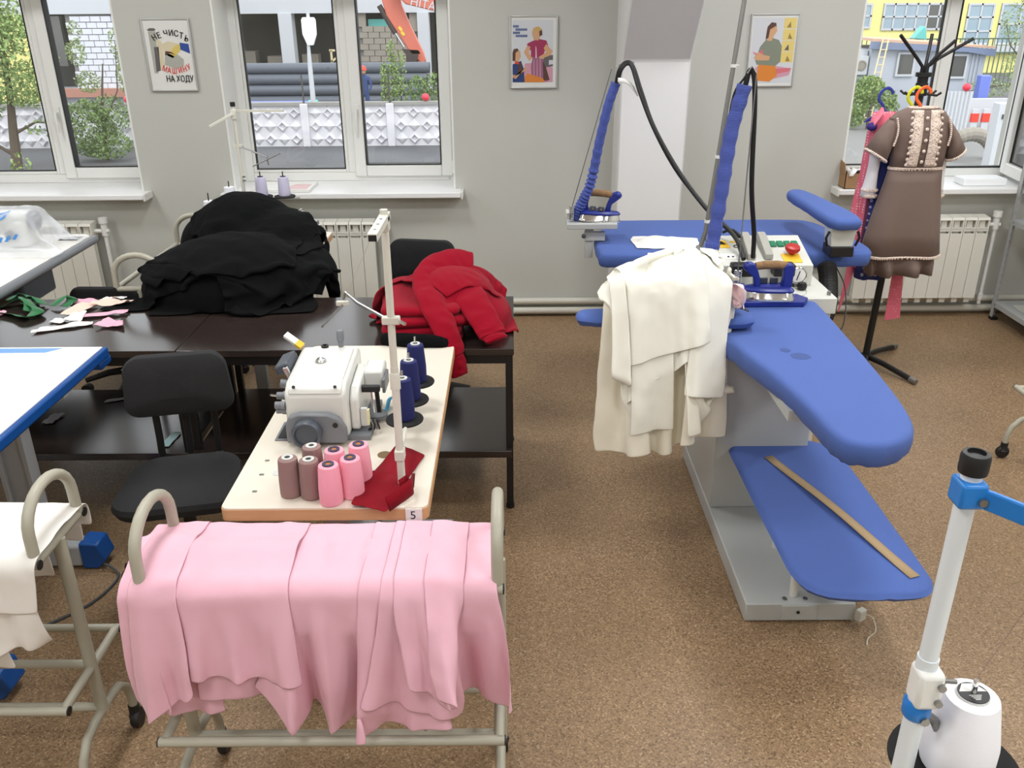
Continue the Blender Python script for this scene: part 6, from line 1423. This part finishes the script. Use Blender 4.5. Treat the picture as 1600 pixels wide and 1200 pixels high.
def crumple(cx, cy, z, wx, wy, rot, amp, fx, seed, comp=.85, dx=.02, lam=0.0):
    nx, ny = int(wx/dx), int(wy/dx); G = np.zeros((ny,nx,3)); c, s = math.cos(rot), math.sin(rot)
    for i in range(ny):
        for j in range(nx):
            u, v = (j/(nx-1)-.5)*wx*comp, (i/(ny-1)-.5)*wy*comp
            x = u+.02*fbm(u*6,v*6,seed+9); zz = amp*fbm(u*fx,v*fx,seed)
            if lam: w_ = v+.10*fbm(u*2.5,v*2.5,seed+4)+.25*u*math.sin(seed); zz = amp*(1-abs(math.sin(math.pi*w_/lam)))*(.55+.6*fbm(u*3,v*3,seed+6))+.3*amp*fbm(u*fx,v*fx,seed)
            G[i,j] = (cx+x*c-v*s, cy+x*s+v*c, z+zz)
    return G
# loose tips at the top right of the cream heap and a blush scrap on the board
for k, (cx, cy, z, wx, wy, ro, lab, mt) in enumerate(((.70,3.02,1.12,.16,.12,.3,'ivory cloth tips sticking out at the top right of the heap','cloth_ivory'),(.74,3.02,1.06,.14,.12,.1,'crumpled ivory cloth end beside the steam iron','cloth_ivory'),(.84,3.06,.92,.12,.10,.5,'small blush cloth scrap between the heap and the iron','cloth_blush'))):
    P = drape(crumple(cx,cy,z,wx,wy,ro,.02,14,k,.85,.012), core+[c_plane(.853, lambda P: P[:,0] > .74)], 50, 6, th=.004, bend=.5, fric=.9); hz.add(P); cloth(P, 'cream_cloth' if mt != 'cloth_blush' else 'blush_cloth', lab, 'cloth', mt)

# black cloth heap across the trolley, rear table and dark table
hb = HF(2, 1, (-2.1,3.1,0), (-.4,4.9,2))
bcore = [c_plane(.72, lambda P: (P[:,1] < 3.757) & (P[:,1] > 3.1)), c_plane(.75, lambda P: (P[:,1] > 3.95) & (P[:,0] > -1.56) & (P[:,0] < -1.02)),
         c_ell((-1.30,3.84,.75),(.38,.30,.20)), c_ell((-1.36,4.38,.84),(.26,.26,.215)), c_ell((-1.18,4.30,.82),(.20,.26,.17)), c_ell((-1.0,4.0,.74),(.15,.26,.13)), c_ell((-1.54,4.40,.80),(.15,.22,.16)), c_capsule((-1.58,3.80,.76),(-1.58,4.5,.78),.06), c_hf(hb)]
BK = [((-1.24,3.82,1.0),.78,.62,.1,'black cloth at the bottom of the heap, spread on the dark table'),
      ((-1.08,4.02,1.04),.75,.80,-.5,'black cloth spilling over the right side of the heap'),
      ((-1.50,4.32,1.14),.70,.66,.3,'black cloth over the trolley hoop at the back left'),
      ((-1.30,4.38,1.20),.86,.74,.1,'black cloth on the high back crest of the heap'),
      ((-1.45,3.84,1.10),.74,.66,-.15,'black cloth over the left front of the heap, by the hoop'),
      ((-1.08,3.80,1.06),.75,.66,.75,'black cloth with long folds at the front right of the heap'),
      ((-1.20,4.14,1.18),.70,.60,-.35,'black cloth lying across the middle of the heap'),
      ((-1.34,3.80,1.12),.85,.55,.12,'uppermost black cloth at the front of the heap')]
for k, (c, wx, wy, ro, lab) in enumerate(BK):
    P = drape(crumple(*c, wx, wy, ro, .05, 5.5, k*3.1, .92, .019, .15), bcore, 85, 6, th=.006, bend=.4, fric=.05); hb.add(P); cloth(P, 'black_cloth', lab, 'cloth', 'cloth_black', 'black cloths in the heap', .003)

# red sweaters
hr = HF(2, 1, (-.8,2.9,0), (.2,3.9,1.5))
def folded(x0, x1, y0, y1, z, th, rot, mat, name, label, cat, group, seed=0):
    """folded garment: rounded slab with a soft outline"""
    cx, cy = (x0+x1)/2, (y0+y1)/2; P = rrect(x0-cx, x1-cx, y0-cy, y1-cy, .05, 6); c, s = math.cos(rot), math.sin(rot); rings = []
    for d, zz in ((-.03,0),(-.008,.001),(0,.3*th),(.001,.6*th),(-.008,.95*th),(-.04,1.02*th),(-.09,1.04*th)):
        rings.append([(cx+(x*c-y*s), cy+(x*s+y*c), z+zz+.006*fbm(x*9,y*9,seed)) for x, y in [(px+d*px/abs(px+1e-6)*(abs(px)>1e-6)*.9+.008*fbm(px*8,py*8,seed+2), py+d*py/abs(py+1e-6)*.9) for px, py in P]])
    o = B().loft(rings).o(name, mat, angle=180, subsurf=1); tag(o, label, cat, group); return o
for k, (x0,x1,y0,y1,ro,lab) in enumerate(((-.535,-.215,3.14,3.60,.10,'lowest folded red sweater of the pile'),(-.525,-.205,3.13,3.58,.05,'second folded red sweater from the bottom of the pile'),(-.53,-.20,3.14,3.60,.14,'third folded red sweater from the bottom of the pile'),(-.52,-.21,3.16,3.62,.02,'topmost flat folded red sweater of the pile'))):
    folded(x0,x1,y0,y1,.722+.036*k,.036,ro,'cloth_red','red_sweater',lab,'sweater','folded red sweaters',k*4)
rb_ = [c_ell((-.36,3.38,.84),(.20,.20,.05)), c_plane(.72, lambda P: (P[:,1] > 3.1) & (P[:,0] < .01)), c_ell((-.27,3.42,.80),(.18,.20,.135)), c_ell((-.12,3.42,.75),(.10,.18,.08)), c_hf(hr)]
RS = [((-.23,3.42,.98),.44,.44,.3,.05,'red sweater spread over the right side of the pile, hem near the table edge'),((-.36,3.46,.98),.38,.34,-.2,.04,'red sweater bunched at the back left of the pile'),((-.24,3.44,1.02),.34,.34,.8,.06,'crumpled red sweater on top of the pile')]
for k, (c, wx, wy, ro, am, lab) in enumerate(RS):
    P = drape(crumple(*c, wx, wy, ro, am, 5, k*5.3+2, .94, .0145, .13), rb_, 75, 6, th=.008, bend=.4, fric=.1); hr.add(P); o = cloth(P, 'red_sweater', lab, 'sweater', 'cloth_red', 'loose red sweaters', .007)
    if k == 2: top_sw = o
def sleeve(pts, rad, sy, mat, parent):
    P = bez(pts, 8); k = len(P); rr = [rad[0]+(rad[1]-rad[0])*i/(k-1)+.004*fbm(i*.4,1,2) for i in range(k)]; return B().tube(P, rr, 16, sy=sy).o('sleeve', mat, parent, angle=180)
def flat_sleeve(pts, w0, w1, th, parent, seed, cuff=.05):
    """flattened knitted sleeve following pts, with soft creases and a ribbed cuff"""
    P = bez(pts, 9); k = len(P); rings = []
    for i in range(k):
        t = (P[min(i+1,k-1)]-P[max(i-1,0)]).normalized(); nrm = Vector((.25,-.55,.8)); a = t.cross(nrm).normalized(); up = a.cross(t).normalized(); f = i/(k-1); w = w0+(w1-w0)*f
        rings.append([tuple(P[i]+a*(w*math.cos(R(q))*(1+.10*fbm(i*.22,q*.02,seed)))+up*(th*math.sin(R(q))*(1+.5*fbm(i*.3,math.cos(R(q))*1.5,seed+2)))) for q in range(0,360,18)])
    n_ = max(3, int(k*(1-cuff*4))); o = B().loft(rings[:n_]).o('sleeve', 'cloth_red', parent, angle=180, subsurf=1)
    B().loft([[tuple(Vector(p)*.86+P[n_-1+i]*.14) for p in r_] for i, r_ in enumerate(rings[n_-1:])]).o('cuff', 'cloth_red', o, angle=180)
    return o
flat_sleeve([(-.17,3.52,.93),(-.24,3.50,.955),(-.32,3.43,.945),(-.345,3.33,.915),(-.315,3.21,.875),(-.265,3.115,.81),(-.232,3.075,.73),(-.215,3.068,.665),(-.208,3.066,.63)], .07, .042, .02, top_sw, 3)
flat_sleeve([(-.21,3.38,.90),(-.17,3.28,.875),(-.12,3.19,.82),(-.085,3.14,.775),(-.065,3.11,.755)], .075, .055, .018, top_sw, 7, .04)
flat_sleeve([(-.22,3.58,.88),(-.14,3.62,.85),(-.08,3.65,.79),(-.04,3.66,.755)], .06, .045, .016, top_sw, 9, .04)
P = bez([(-.50,3.10,.765),(-.40,3.075,.77),(-.30,3.07,.765),(-.25,3.08,.755)], 8); b = B(); b.tube(P, [.02,.026]+[.028+.003*fbm(i*.5,3,1) for i in range(len(P)-4)]+[.024,.018], 14); 
tag(b.o('black_garment', 'cloth_black', angle=180), 'rolled black garment squeezed under the red sweaters at the white table', 'garment')

# white cloth on the rear blue board
P = drape(crumple(.735,4.17,.90,.34,.24,-.15,.035,8,5,.9,.012,.09), [c_plane(.853), c_ell((.70,4.18,.853),(.09,.06,.025))], 50, 6, th=.003, bend=.5, fric=.9)
cloth(P, 'white_cloth', 'crumpled white cloth on the rear blue ironing board', 'cloth', 'cloth_white')

# bag over the machine on the far-left table
bm_ = thing('sewing_machine', 'white sewing machine under the clear printed plastic bag', 'sewing machine', (-2.62,4.42,.785))
B().box(-2.86,-2.46,4.34,4.50,.785,.80).o('bed', 'machine_white', bm_, bevel=.004); B().box(-2.58,-2.47,4.35,4.49,.80,.94).o('pillar', 'machine_white', bm_, bevel=.02); B().box(-2.86,-2.47,4.36,4.48,.90,.975).o('arm', 'machine_white', bm_, bevel=.02); B().box(-2.86,-2.78,4.37,4.47,.83,.90).o('needle_head', 'machine_white', bm_, bevel=.01)
B().lathe([(0,0),(.045,0),(.05,.01),(.05,.03),(0,.032)], 20, (-2.47,4.42,.93), Matrix.Rotation(R(90),4,'Y'), caps=False).o('handwheel', 'machine_dark', bm_); B().lathe([(0,0),(.022,0),(.022,.02),(0,.02)], 16, (-2.55,4.35,.87), Matrix.Rotation(R(90),4,'X'), caps=False).o('stitch_dial', 'machine_dark', bm_); B().lathe([(0,0),(.018,0),(.018,.02),(0,.02)], 16, (-2.81,4.37,.87), Matrix.Rotation(R(90),4,'X'), caps=False).o('tension_dial', 'cork', bm_)
def bag_mat():
    m = bpy.data.materials.new('bag_film'); m.use_nodes = True; nt = m.node_tree; n = nt.nodes; l = nt.links; n.clear(); out = n.new('ShaderNodeOutputMaterial')
    t = n.new('ShaderNodeBsdfTransparent'); p = n.new('ShaderNodeBsdfPrincipled'); p.inputs['Base Color'].default_value = lin((240,243,248)); p.inputs['Roughness'].default_value = .25
    x = n.new('ShaderNodeMixShader'); x.inputs[0].default_value = .42; l.new(t.outputs[0], x.inputs[1]); l.new(p.outputs[0], x.inputs[2]); l.new(x.outputs[0], out.inputs[0]); MATS['bag_film'] = m
bag_mat()
core_b = [c_plane(.787)]+[c_capsule((-2.87,y,z),(-2.455,y,z),r_) for y, z, r_ in ((4.39,.94,.05),(4.45,.94,.05),(4.42,.86,.09))]+[c_capsule((-2.52,4.42,.94),(-2.47,4.42,1.0),.03), c_capsule((-2.47,4.42,.80),(-2.45,4.42,.94),.06)]
G = crumple(-2.665,4.40,1.06,.80,.74,.0,.03,5,12,.92,.022); P = drape(G, core_b, 75, 7, th=.006, bend=.7, fric=.7)
bg_ = cloth(P, 'plastic_bag', 'clear plastic bag with blue print pulled over a sewing machine', 'bag', 'bag_film', None, .0)
M('bag_blue', (70,140,208), .4)
def on_bag(verts, nm):   # lay flat print on the front of the bag by nearest bag surface
    F = P.reshape(-1,3); out = []
    for x, z in verts:
        m = (F[:,1] < 4.40); d = (F[m][:,0]-x)**2+(F[m][:,2]-z)**2; i = np.argsort(d)[:4]; wgt = 1/(d[i]+1e-5); out.append((x, float((F[m][i,1]*wgt).sum()/wgt.sum())-.006, z))
    return out
for pts in ([(-2.66,.838),(-2.64,.858),(-2.615,.85),(-2.63,.835)],[(-2.605,.84),(-2.59,.865),(-2.575,.862),(-2.59,.838)],[(-2.57,.845),(-2.55,.872),(-2.535,.868),(-2.555,.842)],[(-2.53,.855),(-2.51,.88),(-2.495,.878),(-2.515,.852)],[(-2.64,.945),(-2.60,.975),(-2.55,.985),(-2.53,.99),(-2.56,.955),(-2.60,.94)],[(-2.80,.83),(-2.77,.83),(-2.775,.89),(-2.80,.895)]):
    v = on_bag(pts, ''); b = B(); n_ = len(v); b.add(v, [tuple(range(n_))]); b.o('printed_shape', 'bag_blue', bg_, smooth=False, solid=.0006)

# scraps on the dark table
def scrap(corners, mat, name, label, cat, z, amp=.008, seed=0, group=None, curl=.0):
    a, b_, c, d = [Vector((p[0],p[1],0)) for p in corners]; n = 9; G = []
    for i in range(n):
        row = []
        for j in range(n):
            u, v = j/(n-1), i/(n-1); p = (a*(1-u)+b_*u)*(1-v)+(d*(1-u)+c*u)*v; w_ = .004*fbm(u*5,v*5,seed+7)
            row.append((p.x+w_, p.y+w_, z+.003+amp*abs(fbm(u*2.2,v*2.2,seed))+curl*(2*u-1)**2))
        G.append(row)
    return tag(B().grid(G).o(name, mat, solid=.001, subsurf=1, angle=180), label, cat, group)
M('scrap_pink', (240,176,196), .85); M('scrap_peach', (240,208,192), .85); M('scrap_white', (236,230,226), .85); M('scrap_grey', (176,178,182), .85); M('scrap_mint', (168,196,198), .85)
Zt = .7205
scrap([(-1.98,3.68),(-1.86,3.66),(-1.85,3.71),(-1.97,3.745)],'scrap_pink','fabric_scrap','pink fabric scrap at the back of the scrap pile on the dark table','fabric scrap',Zt,.02,1)
scrap([(-1.94,3.52),(-1.87,3.50),(-1.83,3.66),(-1.92,3.68)],'scrap_peach','fabric_scrap','peach fabric scrap in the middle of the scrap pile','fabric scrap',Zt+.006,.012,2)
scrap([(-1.86,3.62),(-1.70,3.63),(-1.67,3.67),(-1.82,3.70)],'scrap_peach','fabric_scrap','peach fabric strip curling up at the right of the scrap pile','fabric scrap',Zt+.004,.03,3,curl=.012)
scrap([(-1.84,3.68),(-1.74,3.70),(-1.73,3.73),(-1.83,3.72)],'scrap_white','fabric_scrap','off-white scrap tip at the back right of the scrap pile','fabric scrap',Zt+.01,.03,4)
scrap([(-1.83,3.48),(-1.66,3.53),(-1.66,3.58),(-1.84,3.53)],'scrap_pink','fabric_scrap','long pink scrap across the front of the scrap pile','fabric scrap',Zt+.003,.02,5)
scrap([(-1.96,3.30),(-1.74,3.40),(-1.77,3.44),(-1.95,3.36)],'scrap_white','fabric_scrap','white fabric strip at the front left of the scrap pile','fabric scrap',Zt,.018,6)
scrap([(-1.89,3.44),(-1.80,3.42),(-1.84,3.56),(-1.88,3.56)],'scrap_white','fabric_scrap','white scrap bridging the peach scrap and the white strip','fabric scrap',Zt+.008,.01,16)
scrap([(-1.95,3.44),(-1.89,3.42),(-1.87,3.46),(-1.93,3.49)],'scrap_white','fabric_scrap','small square white scrap left of the scrap pile','fabric scrap',Zt,.01,7)
scrap([(-1.73,3.37),(-1.60,3.36),(-1.63,3.43),(-1.71,3.46)],'scrap_pink','fabric_scrap','lone pink scrap nearest the black cloth heap','fabric scrap',Zt,.022,8,curl=.01)
scrap([(-2.26,3.50),(-2.19,3.52),(-2.19,3.57),(-2.26,3.58)],'scrap_pink','fabric_scrap','pink scrap at the very left edge of the dark table','fabric scrap',Zt,.02,9)
for k, (pts, lab) in enumerate(((([(-2.26,3.70,.735),(-2.22,3.74,.75),(-2.16,3.72,.745),(-2.12,3.66,.74),(-2.08,3.64,.735)]),'green ribbon loop at the back of the green tangle'),([(-2.25,3.62,.727),(-2.19,3.66,.75),(-2.12,3.68,.755),(-2.06,3.63,.74)],'green ribbon across the middle of the green tangle'),([(-2.23,3.56,.726),(-2.13,3.52,.73),(-2.06,3.47,.735),(-2.03,3.52,.745),(-2.06,3.56,.75),(-2.12,3.60,.75)],'green ribbon curling at the front of the green tangle'),([(-2.02,3.62,.735),(-1.98,3.68,.76),(-1.95,3.67,.75),(-1.97,3.62,.73)],'small green ribbon loop right of the green tangle'),([(-2.17,3.69,.75),(-2.13,3.62,.765),(-2.09,3.58,.755),(-2.07,3.53,.74)],'dark green ribbon on top of the green tangle'))):
    ribbon(pts, .05, 'green_ribbon', 'green_ribbon', lab, 'ribbon', (.2,.5,1), 'green ribbons in the tangle')
scrap([(-1.86,3.57),(-1.73,3.62),(-1.73,3.65),(-1.86,3.60)],'scrap_grey','fabric_scrap','grey fabric strip on the low shelf under the dark table','fabric scrap',.2855,.006,10)
scrap([(-2.04,3.36),(-1.99,3.36),(-1.98,3.46),(-2.03,3.46)],'scrap_grey','fabric_scrap','small grey scrap on the low shelf by the blue-edged table','fabric scrap',.2855,.012,11)
scrap([(-1.45,3.14),(-1.41,3.14),(-1.40,3.27),(-1.44,3.27)],'scrap_mint','fabric_scrap','mint scrap on the low shelf behind the charcoal chair','fabric scrap',.2855,.01,12)
# red strips on table 5
rs = scrap([(-.40,2.06),(-.30,2.02),(-.255,2.20),(-.345,2.27)],'cloth_red_flat','red_strip','wide dark red cloth strip folded at the foot of the thread stand','cloth strip',.7515,.01,13)
rs = scrap([(-.425,1.925),(-.325,1.885),(-.30,2.05),(-.395,2.10)],'cloth_red_flat','red_strip','dark red strip end lying towards the front edge of the white table','cloth strip',.7575,.012,14)
ribbon([(-.325,1.90,.775),(-.29,1.935,.785),(-.268,1.965,.79),(-.275,2.0,.785),(-.30,1.975,.78)], .045, 'cloth_red_flat', 'red_strip', 'dark red strip looped around the foot of the thread stand', 'cloth strip', (1,-1,.2))
